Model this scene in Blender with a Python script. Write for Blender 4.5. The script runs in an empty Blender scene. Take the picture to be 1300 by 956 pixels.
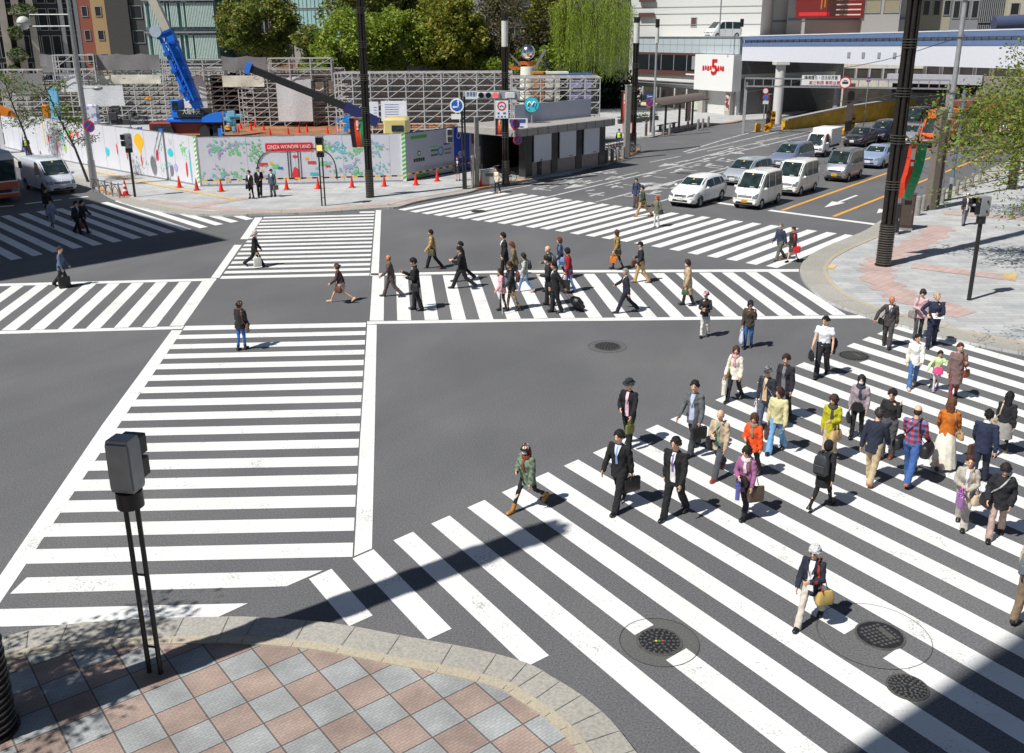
import bpy,math,random
import numpy as np
from mathutils import Vector,Matrix
from mathutils.bvhtree import BVHTree
scene=bpy.context.scene
COL=scene.collection
rnd=random.Random(7)
R=math.radians
pi=math.pi
F_PX,CX,CY,YH,ROLL,CAM_H=1200.0,650.0,433.5,42.0,0.005,9.0
PITCH=math.atan((CY-YH)/F_PX)
c_fwd=Vector((0,math.cos(PITCH),-math.sin(PITCH)))
c_up0=Vector((0,math.sin(PITCH),math.cos(PITCH)))
c_right=Vector((1,0,0))*math.cos(ROLL)-c_up0*math.sin(ROLL)
c_up=Vector((1,0,0))*math.sin(ROLL)+c_up0*math.cos(ROLL)
cam_data=bpy.data.cameras.new('camera')
cam=bpy.data.objects.new('camera',cam_data)
COL.objects.link(cam)
cam.matrix_world=Matrix(((c_right.x,c_up.x,-c_fwd.x,0),(c_right.y,c_up.y,-c_fwd.y,0),(c_right.z,c_up.z,-c_fwd.z,CAM_H),(0,0,0,1)))
cam_data.sensor_width=36
cam_data.lens=F_PX/1300*36
cam_data.shift_y=-(478-CY)/1300
cam_data.clip_start=0.3
cam_data.clip_end=3000
scene.camera=cam
SUN_EL,SHADOW_DIR=54.0,35.5
world=bpy.data.worlds.new('World')
scene.world=world
world.use_nodes=True
wn=world.node_tree
bg=wn.nodes['Background']
sky=wn.nodes.new('ShaderNodeTexSky')
sky.sky_type='NISHITA'
sky.sun_disc=False
sky.sun_elevation=R(SUN_EL)
sdx,sdy=-math.cos(R(SHADOW_DIR)),-math.sin(R(SHADOW_DIR))
sky.sun_rotation=math.atan2(sdx,sdy)
sky.air_density=1.0
sky.dust_density=0.6
sky.ozone_density=1.2
wn.links.new(sky.outputs[0],bg.inputs[0])
bg.inputs[1].default_value=0.05
sun_d=bpy.data.lights.new('sun','SUN')
sun_d.energy=5.0
sun_d.angle=R(0.55)
sun_d.color=(1.0,0.97,0.91)
sun=bpy.data.objects.new('sun',sun_d)
COL.objects.link(sun)
sv=Vector((sdx*math.cos(R(SUN_EL)),sdy*math.cos(R(SUN_EL)),math.sin(R(SUN_EL))))
sun.rotation_euler=sv.to_track_quat('Z','Y').to_euler()
sun.location=sv*60
vs=scene.view_settings
vs.view_transform='Standard'
vs.look='None'
vs.gamma=1.0
vs.use_curve_mapping=False
vs.exposure=0.08
scene.cycles.max_bounces=5
scene.cycles.diffuse_bounces=3
scene.cycles.glossy_bounces=3
scene.cycles.transmission_bounces=3
scene.cycles.transparent_max_bounces=6
scene.cycles.use_denoising=True
scene.cycles.use_adaptive_sampling=True
scene.cycles.sample_clamp_indirect=4.0
def ray(x,y):
 return c_fwd+c_right*((x-CX)/F_PX)-c_up*((y-CY)/F_PX)
def G(x,y,z=0.0):
 d=ray(x,y);t=(z-CAM_H)/d.z
 return Vector((d.x*t,d.y*t,z))
def at_y(x,y,Y):
 d=ray(x,y);t=Y/d.y
 return Vector((d.x*t,d.y*t,CAM_H+d.z*t))
def px(v):
 w=Vector(v)-Vector((0,0,CAM_H));k=w.dot(c_fwd)
 return CX+F_PX*w.dot(c_right)/k,CY-F_PX*w.dot(c_up)/k
def height_to(base,ytop):
 lo,hi=0.0,80.0
 for _ in range(40):
  m=(lo+hi)/2
  if px((base[0],base[1],base[2]+m))[1]>ytop:lo=m
  else:hi=m
 return lo
def tag(o,label=None,cat=None,group=None,kind=None):
 if label:o['label']=label
 if cat:o['category']=cat
 if group:o['group']=group
 if kind:o['kind']=kind
 return o
def empty(name,loc=(0,0,0),rz=0.0,label=None,cat=None,group=None,kind=None):
 o=bpy.data.objects.new(name,None)
 o.empty_display_size=0.2
 COL.objects.link(o)
 o.location=loc
 o.rotation_euler=(0,0,rz)
 return tag(o,label,cat,group,kind)
def copy_tree(o,parent=None):
 kids=[k for k in o.children]
 c=o.copy()
 COL.objects.link(c)
 c.parent=parent
 for ch in kids:copy_tree(ch,c)
 return c
def link_mesh(name,me,parent=None,loc=None,rz=0.0):
 o=bpy.data.objects.new(name,me)
 COL.objects.link(o)
 if parent is not None:o.parent=parent
 if loc is not None:o.location=loc
 if rz:o.rotation_euler=(0,0,rz)
 return o
class MB:
 """collects shapes and links them as one mesh"""
 def __init__(s):s.v=[];s.f=[];s.m=[];s.mi=0;s.M=None
 def mat(s,i):s.mi=i;return s
 def add(s,vs,fs):
  b=len(s.v)
  if s.M is not None:vs=[s.M@Vector(p)for p in vs]
  s.v+=[tuple(p)for p in vs]
  for f in fs:
   s.f.append(tuple(b+i for i in f));s.m.append(s.mi)
  return s
 def box(s,c,d,rz=0.0,rx=0.0,ry=0.0,bev=0.0):
  hx,hy,hz=d[0]/2,d[1]/2,d[2]/2
  Mx=Matrix.Rotation(rz,4,'Z')@Matrix.Rotation(ry,4,'Y')@Matrix.Rotation(rx,4,'X')
  c=Vector(c)
  if bev<=0:
   vs=[c+Mx@Vector((x,y,z))for z in(-hz,hz)for x,y in((-hx,-hy),(hx,-hy),(hx,hy),(-hx,hy))]
   return s.add(vs,[(3,2,1,0),(4,5,6,7),(0,1,5,4),(1,2,6,5),(2,3,7,6),(3,0,4,7)])
  b=min(bev,hx*.9,hy*.9,hz*.9)
  vs=[]
  for z,k in((-hz,b),(-hz+b,0),(hz-b,0),(hz,b)):
   X,Y=hx-k,hy-k
   for x,y in((-X+b,-Y),(X-b,-Y),(X,-Y+b),(X,Y-b),(X-b,Y),(-X+b,Y),(-X,Y-b),(-X,-Y+b)):
    vs.append(c+Mx@Vector((x,y,z)))
  fs=[tuple(range(7,-1,-1)),tuple(range(24,32))]
  for r in range(3):
   for i in range(8):
    j=(i+1)%8
    fs.append((r*8+i,r*8+j,r*8+8+j,r*8+8+i))
  return s.add(vs,fs)
 def tube(s,p0,p1,r0,r1=None,n=8,cap=True):
  r1=r0 if r1 is None else r1
  p0,p1=Vector(p0),Vector(p1);d=p1-p0
  if d.length<1e-6:return s
  q=d.to_track_quat('Z','Y')
  vs=[]
  for p,r in((p0,r0),(p1,r1)):
   for i in range(n):
    a=2*pi*i/n
    vs.append(p+q@Vector((r*math.cos(a),r*math.sin(a),0)))
  fs=[(i,(i+1)%n,n+(i+1)%n,n+i)for i in range(n)]
  if cap:fs+=[tuple(range(n-1,-1,-1)),tuple(range(n,2*n))]
  return s.add(vs,fs)
 def path(s,pts,r,n=6,closed=False):
  """a tube along a polyline"""
  pts=[Vector(p)for p in pts];N=len(pts);vs=[]
  rr=r if isinstance(r,(list,tuple))else[r]*N
  for k,p in enumerate(pts):
   a=pts[k-1]if k>0 else(pts[-1]if closed else p);b=pts[(k+1)%N]if(k<N-1 or closed)else p
   q=(b-a).to_track_quat('Z','Y')
   for i in range(n):
    t=2*pi*i/n
    vs.append(p+q@Vector((rr[k]*math.cos(t),rr[k]*math.sin(t),0)))
  fs=[]
  for k in range(N if closed else N-1):
   k2=(k+1)%N
   for i in range(n):
    j=(i+1)%n
    fs.append((k*n+i,k*n+j,k2*n+j,k2*n+i))
  if not closed:fs+=[tuple(range(n-1,-1,-1)),tuple(range((N-1)*n,N*n))]
  return s.add(vs,fs)
 def loft(s,rings,cap=True,closed=True):
  n=len(rings[0]);vs=[p for r in rings for p in r];fs=[]
  for k in range(len(rings)-1):
   for i in range(n if closed else n-1):
    j=(i+1)%n
    fs.append((k*n+i,k*n+j,(k+1)*n+j,(k+1)*n+i))
  if cap:fs+=[tuple(range(n-1,-1,-1)),tuple(range((len(rings)-1)*n,len(rings)*n))]
  return s.add(vs,fs)
 def prism(s,poly,z0,z1):
  """vertical prism over a plan polygon"""
  a=sum(poly[i][0]*poly[(i+1)%len(poly)][1]-poly[(i+1)%len(poly)][0]*poly[i][1]for i in range(len(poly)))
  if a<0:poly=poly[::-1]
  return s.loft([[(p[0],p[1],z0)for p in poly],[(p[0],p[1],z1)for p in poly]])
 def sphere(s,c,r,nu=12,nv=8,fn=None):
  c=Vector(c);r=(r,r,r)if not isinstance(r,(tuple,list))else r
  vs=[c+Vector((0,0,-r[2]))]
  for j in range(1,nv):
   t=-pi/2+pi*j/nv
   for i in range(nu):
    a=2*pi*i/nu
    vs.append(c+Vector((r[0]*math.cos(t)*math.cos(a),r[1]*math.cos(t)*math.sin(a),r[2]*math.sin(t))))
  vs.append(c+Vector((0,0,r[2])))
  if fn:vs=[fn(Vector(p))for p in vs]
  fs=[(0,1+(i+1)%nu,1+i)for i in range(nu)]
  for j in range(nv-2):
   for i in range(nu):
    k=(i+1)%nu
    fs.append((1+j*nu+i,1+j*nu+k,1+(j+1)*nu+k,1+(j+1)*nu+i))
  L=len(vs)-1;b=1+(nv-2)*nu
  fs+=[(b+i,b+(i+1)%nu,L)for i in range(nu)]
  return s.add(vs,fs)
 def quad(s,a,b,c,d):return s.add([a,b,c,d],[(0,1,2,3)])
 def poly(s,pts):
  return s.add(pts,[tuple(range(len(pts)))])
 def beam(s,p0,p1,w,h=None):
  """square section bar"""
  h=w if h is None else h
  p0,p1=Vector(p0),Vector(p1);d=p1-p0
  if d.length<1e-6:return s
  dn=d.normalized();up=Vector((0,0,1))if abs(dn.z)<.95 else Vector((1,0,0))
  x=dn.cross(up).normalized()*(w/2);y=x.cross(dn).normalized()*(h/2)
  r=[-x-y,x-y,x+y,-x+y]
  return s.loft([[p0+k for k in r],[p1+k for k in r]])
 def mesh(s,name,mats,smooth=None):
  me=bpy.data.meshes.new(name)
  me.from_pydata(s.v,[],s.f)
  for m in(mats if isinstance(mats,(list,tuple))else[mats]):me.materials.append(m)
  if any(s.m):me.polygons.foreach_set('material_index',s.m)
  if smooth is not None:
   me.polygons.foreach_set('use_smooth',[True]*len(me.polygons))
   if smooth<180:me.set_sharp_from_angle(angle=R(smooth))
  me.update()
  return me
 def build(s,name,mats,parent=None,smooth=None,loc=None,rz=0.0):
  return link_mesh(name,s.mesh(name,mats,smooth),parent,loc,rz)
MATS={}
def material(name,col,rough=0.6,metal=0.0,noise=0.12,scale=4.0,bump=0.0,spec=None,coat=0.0,emit=None,detail=3.0,alpha=None,trans=0.0):
 key=name
 if key in MATS:return MATS[key]
 m=bpy.data.materials.new(name);m.use_nodes=True
 nt=m.node_tree;b=nt.nodes['Principled BSDF']
 b.inputs['Roughness'].default_value=rough
 b.inputs['Metallic'].default_value=metal
 if spec is not None:b.inputs['Specular IOR Level'].default_value=spec
 if coat:b.inputs['Coat Weight'].default_value=coat;b.inputs['Coat Roughness'].default_value=0.08
 if emit:b.inputs['Emission Color'].default_value=(*emit[:3],1);b.inputs['Emission Strength'].default_value=emit[3]
 if trans:b.inputs['Transmission Weight'].default_value=trans
 b.inputs['Base Color'].default_value=(*col,1)
 if noise>0 or bump>0:
  tc=nt.nodes.new('ShaderNodeTexCoord')
  nz=nt.nodes.new('ShaderNodeTexNoise');nz.inputs['Scale'].default_value=scale;nz.inputs['Detail'].default_value=detail
  nt.links.new(tc.outputs['Object'],nz.inputs['Vector'])
  if noise>0:
   mr=nt.nodes.new('ShaderNodeMapRange')
   mr.inputs['From Min'].default_value=0.25;mr.inputs['From Max'].default_value=0.75
   mr.inputs['To Min'].default_value=1-noise;mr.inputs['To Max'].default_value=1+noise
   nt.links.new(nz.outputs['Fac'],mr.inputs['Value'])
   vm=nt.nodes.new('ShaderNodeVectorMath');vm.operation='SCALE'
   vm.inputs[0].default_value=col
   nt.links.new(mr.outputs[0],vm.inputs['Scale'])
   nt.links.new(vm.outputs[0],b.inputs['Base Color'])
  if bump>0:
   bp=nt.nodes.new('ShaderNodeBump');bp.inputs['Strength'].default_value=bump;bp.inputs['Distance'].default_value=0.02
   nt.links.new(nz.outputs['Fac'],bp.inputs['Height']);nt.links.new(bp.outputs[0],b.inputs['Normal'])
 MATS[key]=m
 return m
_cm={}
def srgb(r,g,b):
 f=lambda c:((c/255)/12.92)if c<=10 else(((c/255)+.055)/1.055)**2.4
 return(f(r),f(g),f(b))
def cloth(rgb,kind='cloth'):
 """fabric of a given real colour (sRGB triple), with a soft fold bump"""
 key=(tuple(rgb),kind)
 if key not in _cm:
  rough={'cloth':.9,'wool':.95,'leather':.45,'denim':.9,'skin':.55,'hair':.7,'plastic':.35}[kind]
  _cm[key]=material('%s_%d_%d_%d'%((kind,)+tuple(rgb)),srgb(*rgb),rough,noise={'skin':.06,'hair':.5}.get(kind,.2),scale=38 if kind=='hair' else 9,bump=.6 if kind in('cloth','wool','denim','hair')else .0)
 return _cm[key]
def paint(rgb,rough=.5,metal=0.,noise=.06,name='paint',**k):
 key=(name,)+tuple(rgb)+(rough,metal)
 if key not in _cm:_cm[key]=material('%s_%d_%d_%d_%d'%(name,rgb[0],rgb[1],rgb[2],int(rough*100)),srgb(*rgb),rough,metal,noise=noise,scale=2.5,**k)
 return _cm[key]
_fonts={}
def text_mesh(s,size,mats,parent,name='lettering',thick=0.004,loc=(0,0,0),rot=(0,0,0),width=None,bold=0.0,align='CENTER'):
 """flat raised letters as one mesh; faces +Z before rotation"""
 cu=bpy.data.curves.new('letters','FONT')
 cu.body=s;cu.size=size;cu.extrude=thick;cu.align_x=align;cu.align_y='CENTER';cu.offset=bold
 cu.resolution_u=2
 t=bpy.data.objects.new('letters',cu);COL.objects.link(t)
 dg=bpy.context.evaluated_depsgraph_get();dg.update()
 me=bpy.data.meshes.new_from_object(t.evaluated_get(dg))
 bpy.data.objects.remove(t);bpy.data.curves.remove(cu)
 if len(me.vertices)and width:
  xs=[v.co.x for v in me.vertices];w=max(xs)-min(xs)
  if w>0:
   k=width/w
   for v in me.vertices:v.co.x*=k
 me.materials.clear();me.materials.append(mats)
 o=link_mesh(name,me,parent)
 o.location=loc;o.rotation_euler=rot
 return o
# ================================================================== GROUND
def ground_mat(name,base,dark,light,fine=60.,speck=.35,rough=.9,streak=None,bump=.3):
 m=bpy.data.materials.new(name);m.use_nodes=True
 nt=m.node_tree;N=nt.nodes;L=nt.links;b=N['Principled BSDF']
 b.inputs['Roughness'].default_value=rough
 tc=N.new('ShaderNodeTexCoord')
 n1=N.new('ShaderNodeTexNoise');n1.inputs['Scale'].default_value=.22;n1.inputs['Detail'].default_value=6
 n2=N.new('ShaderNodeTexNoise');n2.inputs['Scale'].default_value=fine;n2.inputs['Detail'].default_value=2
 L.new(tc.outputs['Object'],n1.inputs[0]);L.new(tc.outputs['Object'],n2.inputs[0])
 r1=N.new('ShaderNodeValToRGB');r1.color_ramp.elements[0].position=.3;r1.color_ramp.elements[1].position=.72
 r1.color_ramp.elements[0].color=(*dark,1);r1.color_ramp.elements[1].color=(*light,1)
 e=r1.color_ramp.elements.new(.5);e.color=(*base,1)
 L.new(n1.outputs[0],r1.inputs[0])
 mr=N.new('ShaderNodeMapRange');mr.inputs[1].default_value=.3;mr.inputs[2].default_value=.7
 mr.inputs[3].default_value=1-speck;mr.inputs[4].default_value=1+speck
 L.new(n2.outputs[0],mr.inputs[0])
 vm=N.new('ShaderNodeVectorMath');vm.operation='SCALE'
 L.new(r1.outputs[0],vm.inputs[0]);L.new(mr.outputs[0],vm.inputs['Scale'])
 last=vm.outputs[0]
 if streak:
  for ang,sx,amt in streak:
   mp=N.new('ShaderNodeMapping');mp.inputs['Rotation'].default_value[2]=-R(ang);mp.inputs['Scale'].default_value=(.035*sx,.55*sx,1)
   mp.vector_type='POINT'
   mpr=N.new('ShaderNodeMapping');mpr.inputs['Rotation'].default_value[2]=-R(ang)
   L.new(tc.outputs['Object'],mpr.inputs[0]);mp.inputs['Rotation'].default_value[2]=0;L.new(mpr.outputs[0],mp.inputs[0])
   n3=N.new('ShaderNodeTexNoise');n3.inputs['Scale'].default_value=1;n3.inputs['Detail'].default_value=5
   L.new(mp.outputs[0],n3.inputs[0])
   m3=N.new('ShaderNodeMapRange');m3.inputs[1].default_value=.5;m3.inputs[2].default_value=.75;m3.inputs[3].default_value=1;m3.inputs[4].default_value=1+amt
   L.new(n3.outputs[0],m3.inputs[0])
   v3=N.new('ShaderNodeVectorMath');v3.operation='SCALE'
   L.new(last,v3.inputs[0]);L.new(m3.outputs[0],v3.inputs['Scale']);last=v3.outputs[0]
 L.new(last,b.inputs['Base Color'])
 bp=N.new('ShaderNodeBump');bp.inputs['Strength'].default_value=bump;bp.inputs['Distance'].default_value=.01
 L.new(n2.outputs[0],bp.inputs['Height']);L.new(bp.outputs[0],b.inputs['Normal'])
 return m
g3=lambda v,t=(1,1,1):(v*t[0],v*t[1],v*t[2])
M_ASPH=ground_mat('asphalt',g3(.120,(.99,1,1.05)),g3(.107,(.99,1,1.05)),g3(.138,(1,1,1.02)),32,.34,streak=((52,1.0,.12),(97,.8,.10),(68,.4,.22)))  # last streak paints the pale sheen of reflections into the asphalt colour
M_SITE=ground_mat('site_soil',(.30,.13,.06),(.2,.1,.06),(.42,.2,.09),3,.3)
M_APRON=ground_mat('concrete_apron',(.36,.345,.31),(.29,.28,.25),(.42,.40,.37),22,.18)
M_KERB=ground_mat('kerbstone',(.43,.38,.29),(.36,.32,.25),(.5,.45,.36),30,.15)
M_JOINT=material('joint_dirt',(.07,.065,.06),.9,noise=.2)
M_EARTH=ground_mat('far_pavement',g3(.2),g3(.15),g3(.26),2,.2)
def paint_mat(name,col,wear=.45,low=(.3,.3,.3)):
 m=bpy.data.materials.new(name);m.use_nodes=True
 nt=m.node_tree;N=nt.nodes;L=nt.links;b=N['Principled BSDF'];b.inputs['Roughness'].default_value=.6
 tc=N.new('ShaderNodeTexCoord')
 n1=N.new('ShaderNodeTexNoise');n1.inputs['Scale'].default_value=1.3;n1.inputs['Detail'].default_value=10;n1.inputs['Roughness'].default_value=.7
 n2=N.new('ShaderNodeTexNoise');n2.inputs['Scale'].default_value=26;n2.inputs['Detail'].default_value=4
 L.new(tc.outputs['Object'],n1.inputs[0]);L.new(tc.outputs['Object'],n2.inputs[0])
 mul=N.new('ShaderNodeMath');mul.operation='MULTIPLY';L.new(n1.outputs[0],mul.inputs[0]);L.new(n2.outputs[0],mul.inputs[1])
 r=N.new('ShaderNodeValToRGB');r.color_ramp.elements[0].position=.12+wear*.1;r.color_ramp.elements[1].position=.20+wear*.12
 r.color_ramp.elements[0].color=(*low,1);r.color_ramp.elements[1].color=(*col,1)
 e=r.color_ramp.elements.new(.19+wear*.1);e.color=(col[0]*.88,col[1]*.88,col[2]*.86,1)
 L.new(mul.outputs[0],r.inputs[0])
 n3=N.new('ShaderNodeTexNoise');n3.inputs['Scale'].default_value=.55;n3.inputs['Detail'].default_value=7;n3.inputs['Roughness'].default_value=.62;L.new(tc.outputs['Object'],n3.inputs[0])
 mr=N.new('ShaderNodeMapRange');mr.inputs[1].default_value=.36;mr.inputs[2].default_value=.56;mr.inputs[3].default_value=.90;mr.inputs[4].default_value=1.0;L.new(n3.outputs[0],mr.inputs[0])
 vm=N.new('ShaderNodeVectorMath');vm.operation='SCALE';L.new(r.outputs[0],vm.inputs[0]);L.new(mr.outputs[0],vm.inputs['Scale']);L.new(vm.outputs[0],b.inputs['Base Color'])
 return m
M_WHITE=paint_mat('road_paint_white',(.80,.80,.79),-.12)
M_WORN=paint_mat('road_paint_worn',(.62,.62,.62),.55,(.16,.16,.16))
M_YELLOW=paint_mat('road_paint_yellow',(.80,.38,.04),.1)
def tile_mat(name,cols,size,rot,offset=.5,mortar=.012,ratio=2.0,mcol=(.18,.18,.18)):
 m=bpy.data.materials.new(name);m.use_nodes=True
 nt=m.node_tree;N=nt.nodes;L=nt.links;b=N['Principled BSDF'];b.inputs['Roughness'].default_value=.75
 tc=N.new('ShaderNodeTexCoord');mp=N.new('ShaderNodeMapping');mp.inputs['Rotation'].default_value[2]=-R(rot)
 L.new(tc.outputs['Object'],mp.inputs[0])
 br=N.new('ShaderNodeTexBrick');br.offset=offset
 br.inputs['Scale'].default_value=1;br.inputs['Brick Width'].default_value=size*ratio;br.inputs['Row Height'].default_value=size
 br.inputs['Mortar Size'].default_value=mortar;br.inputs['Mortar Smooth'].default_value=.2;br.inputs['Bias'].default_value=0
 br.inputs['Color1'].default_value=(*cols[0],1);br.inputs['Color2'].default_value=(*cols[1],1);br.inputs['Mortar'].default_value=(*mcol,1)
 L.new(mp.outputs[0],br.inputs[0])
 nz=N.new('ShaderNodeTexNoise');nz.inputs['Scale'].default_value=.9;nz.inputs['Detail'].default_value=8;L.new(tc.outputs['Object'],nz.inputs[0])
 mr=N.new('ShaderNodeMapRange');mr.inputs[1].default_value=.3;mr.inputs[2].default_value=.7;mr.inputs[3].default_value=.86;mr.inputs[4].default_value=1.12
 L.new(nz.outputs[0],mr.inputs[0])
 vm=N.new('ShaderNodeVectorMath');vm.operation='SCALE';L.new(br.outputs[0],vm.inputs[0]);L.new(mr.outputs[0],vm.inputs['Scale'])
 L.new(vm.outputs[0],b.inputs['Base Color'])
 return m
M_SLAB=tile_mat('granite_slabs',((.40,.41,.42),(.50,.50,.50)),.3,0,ratio=3.0,mcol=(.3,.3,.3))
M_PINK=tile_mat('pink_slabs',((.47,.34,.31),(.52,.39,.36)),.3,45,ratio=1,mcol=(.33,.26,.24))
M_BUFF=tile_mat('yellow_tactile',((.62,.44,.17),(.66,.48,.2)),.3,45,ratio=1,mcol=(.4,.3,.14))
def diamond_mat():
 m=bpy.data.materials.new('diamond_pavers');m.use_nodes=True
 nt=m.node_tree;N=nt.nodes;L=nt.links;b=N['Principled BSDF'];b.inputs['Roughness'].default_value=.8
 tc=N.new('ShaderNodeTexCoord');mp=N.new('ShaderNodeMapping');mp.inputs['Rotation'].default_value[2]=R(-38)
 L.new(tc.outputs['Object'],mp.inputs[0])
 ck=N.new('ShaderNodeTexChecker');ck.inputs['Scale'].default_value=1/.55
 ck.inputs['Color1'].default_value=(.42,.315,.27,1);ck.inputs['Color2'].default_value=(.40,.42,.42,1)
 L.new(mp.outputs[0],ck.inputs[0])
 br=N.new('ShaderNodeTexBrick');br.offset=0;br.inputs['Scale'].default_value=1;br.inputs['Brick Width'].default_value=.55;br.inputs['Row Height'].default_value=.55
 br.inputs['Mortar Size'].default_value=.012;br.inputs['Color1'].default_value=(1,1,1,1);br.inputs['Color2'].default_value=(.9,.9,.9,1);br.inputs['Mortar'].default_value=(.35,.35,.35,1)
 L.new(mp.outputs[0],br.inputs[0])
 b2=N.new('ShaderNodeTexBrick');b2.offset=.5;b2.inputs['Scale'].default_value=1;b2.inputs['Brick Width'].default_value=.1;b2.inputs['Row Height'].default_value=.05
 b2.inputs['Mortar Size'].default_value=.006;b2.inputs['Color1'].default_value=(1,1,1,1);b2.inputs['Color2'].default_value=(.82,.82,.82,1);b2.inputs['Mortar'].default_value=(.6,.6,.6,1)
 L.new(mp.outputs[0],b2.inputs[0])
 m1=N.new('ShaderNodeMix');m1.data_type='RGBA';m1.blend_type='MULTIPLY';m1.inputs['Factor'].default_value=1
 L.new(ck.outputs[0],m1.inputs[6]);L.new(br.outputs[0],m1.inputs[7])
 m2=N.new('ShaderNodeMix');m2.data_type='RGBA';m2.blend_type='MULTIPLY';m2.inputs['Factor'].default_value=.7
 L.new(m1.outputs[2],m2.inputs[6]);L.new(b2.outputs[0],m2.inputs[7])
 nz=N.new('ShaderNodeTexNoise');nz.inputs['Scale'].default_value=1.5;nz.inputs['Detail'].default_value=8;L.new(tc.outputs['Object'],nz.inputs[0])
 mr=N.new('ShaderNodeMapRange');mr.inputs[1].default_value=.3;mr.inputs[2].default_value=.7;mr.inputs[3].default_value=.68;mr.inputs[4].default_value=1.12
 L.new(nz.outputs[0],mr.inputs[0])
 vm=N.new('ShaderNodeVectorMath');vm.operation='SCALE';L.new(m2.outputs[2],vm.inputs[0]);L.new(mr.outputs[0],vm.inputs['Scale'])
 L.new(vm.outputs[0],b.inputs['Base Color'])
 return m
M_DIAMOND=diamond_mat()
gm=MB();gm.quad((-1500,-300,0),(1500,-300,0),(1500,2500,0),(-1500,2500,0))
tag(gm.build('road',M_ASPH),kind='structure')
def W(pts,z=0.):return[G(x,y,z)if len(p)==2 else Vector((p[0],p[1],z))for p in pts for x,y in[p[:2]]]
def smooth_line(pts,n=3):
 out=[]
 P=[Vector(p)for p in pts]
 for i in range(len(P)-1):
  p0=P[max(i-1,0)];p1=P[i];p2=P[i+1];p3=P[min(i+2,len(P)-1)]
  for k in range(n):
   t=k/n
   out.append(.5*((2*p1)+(-p0+p2)*t+(2*p0-5*p1+4*p2-p3)*t*t+(-p0+3*p1-3*p2+p3)*t**3))
 out.append(P[-1]);return out
def offset(line,d):
 """shift a plan polyline sideways (positive = to its left)"""
 out=[]
 for i,p in enumerate(line):
  a=line[max(i-1,0)];b=line[min(i+1,len(line)-1)]
  t=(b-a);t.z=0;t.normalize()
  out.append(p+Vector((-t.y,t.x,0))*d)
 return out
def strip(mb,A,B,z):
 """a flat ribbon between two polylines with as many points each"""
 n=len(A)
 vs=[(p.x,p.y,z)for p in A]+[(p.x,p.y,z)for p in B]
 return mb.add(vs,[(i,i+1,n+i+1,n+i)for i in range(n-1)])
KH=.10
def pavement(name,edge,back,side,top_mat,apron=.9,parts=True):
 """raised pavement: edge = kerb polyline (road side), back = closing points; side = +1 if the pavement lies left of the edge"""
 mb=MB();poly=[Vector((p[0],p[1],0))for p in edge]+[Vector((p[0],p[1],0))for p in back]
 mb.prism([(p.x,p.y)for p in poly],-.05,KH)
 tag(mb.build(name,top_mat),kind='structure')
 e=edge
 a1=MB();strip(a1,offset(e,side*.0),offset(e,side*apron),KH+.004)
 tag(a1.build('concrete_apron',M_APRON),kind='structure')
 k=MB()
 i0,i1=offset(e,side*(apron+.005)),offset(e,side*(apron+.19))
 for j in range(len(e)-1):
  k.loft([[(i0[j].x,i0[j].y,KH),(i1[j].x,i1[j].y,KH),(i1[j].x,i1[j].y,KH+.022),(i0[j].x,i0[j].y,KH+.022)],[(i0[j+1].x,i0[j+1].y,KH),(i1[j+1].x,i1[j+1].y,KH),(i1[j+1].x,i1[j+1].y,KH+.022),(i0[j+1].x,i0[j+1].y,KH+.022)]])
 tag(k.build('kerb',M_KERB),kind='structure')
 jm=MB()
 for j in range(2,len(e)-1,2 if name=='near_pavement' else 4):
  a,c=offset(e,side*.01)[j],offset(e,side*(apron+.19))[j];t=(e[j+1]-e[j]).normalized()*.008
  jm.add([(a.x,a.y,KH+.007),(a.x+t.x,a.y+t.y,KH+.007),(c.x+t.x,c.y+t.y,KH+.025),(c.x,c.y,KH+.025)],[(0,1,2,3)])
 tag(jm.build('kerb_joints',M_JOINT),kind='structure')
 return
N_px=[(122,240),(140,252),(176,264),(223,272),(278.5,275),(334,273.5),(401,271.8),(450,268.5),(484,266),(505,264.8),(523,259.5),(545,254.8),(592,246.5),(611,241),(640,236.3),(672,229.8),(720,220.5),(766,210.8),(781,205.6),(799,199.6),(809,195.3),(812,192),(808,188.8),(790,186)]
N_edge=smooth_line(W(N_px),3)
u_l=Vector((-.695,.72,0))
N_edge=[N_edge[0]+u_l*90,N_edge[0]+u_l*8]+N_edge
N_back=[G(720,176),G(720,176)+Vector((-30,60,0)),G(720,176)+Vector((-80,90,0))]
pavement('far_pavement',N_edge,N_back,1,M_SLAB,.7)
B_px=[(700,171),(770,174.5),(806,175.8),(821,175.5),(829,174.8),(843,171),(870,165),(894,160.4),(929,157.2),(943,154.3),(965,153),(990,150),(1030,140)]
B_edge=smooth_line(W(B_px),3)
pavement('bus_stop_pavement',B_edge,[B_edge[-1]+Vector((30,90,0)),B_edge[0]+Vector((-40,110,0))],1,M_SLAB,.4)
E_px=[(1290,200),(1200,243),(1155,264),(1118,282),(1100,294),(1072,306),(1048,316),(1026,328),(1016,341),(1017,353),(1028,368),(1054.6,387),(1088,399.4),(1110.4,407.2),(1137,414),(1177,425),(1211,434),(1300,451.8)]
E_edge=smooth_line(W(E_px),3)
E_edge=[E_edge[0]+Vector((.62,.785,0))*60]+E_edge+[E_edge[-1]+Vector((25,-12.5,0))]
pavement('right_pavement',E_edge,[E_edge[-1]+Vector((30,30,0)),E_edge[0]+Vector((40,-10,0))],1,M_SLAB,.85)
S_px=[(-90,842),(0,817),(57.7,803.5),(153.8,793.8),(269,790),(327,790.3),(423,798),(508,813.5),(605,831.4),(669,849),(698,865),(738,890),(775,922),(805,960)]
S_edge=smooth_line(W(S_px),3)
S_edge=[S_edge[0]+Vector((-20,-14,0))]+S_edge+[S_edge[-1]+Vector((3,-6,0)),S_edge[-1]+Vector((9,-30,0))]
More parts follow.
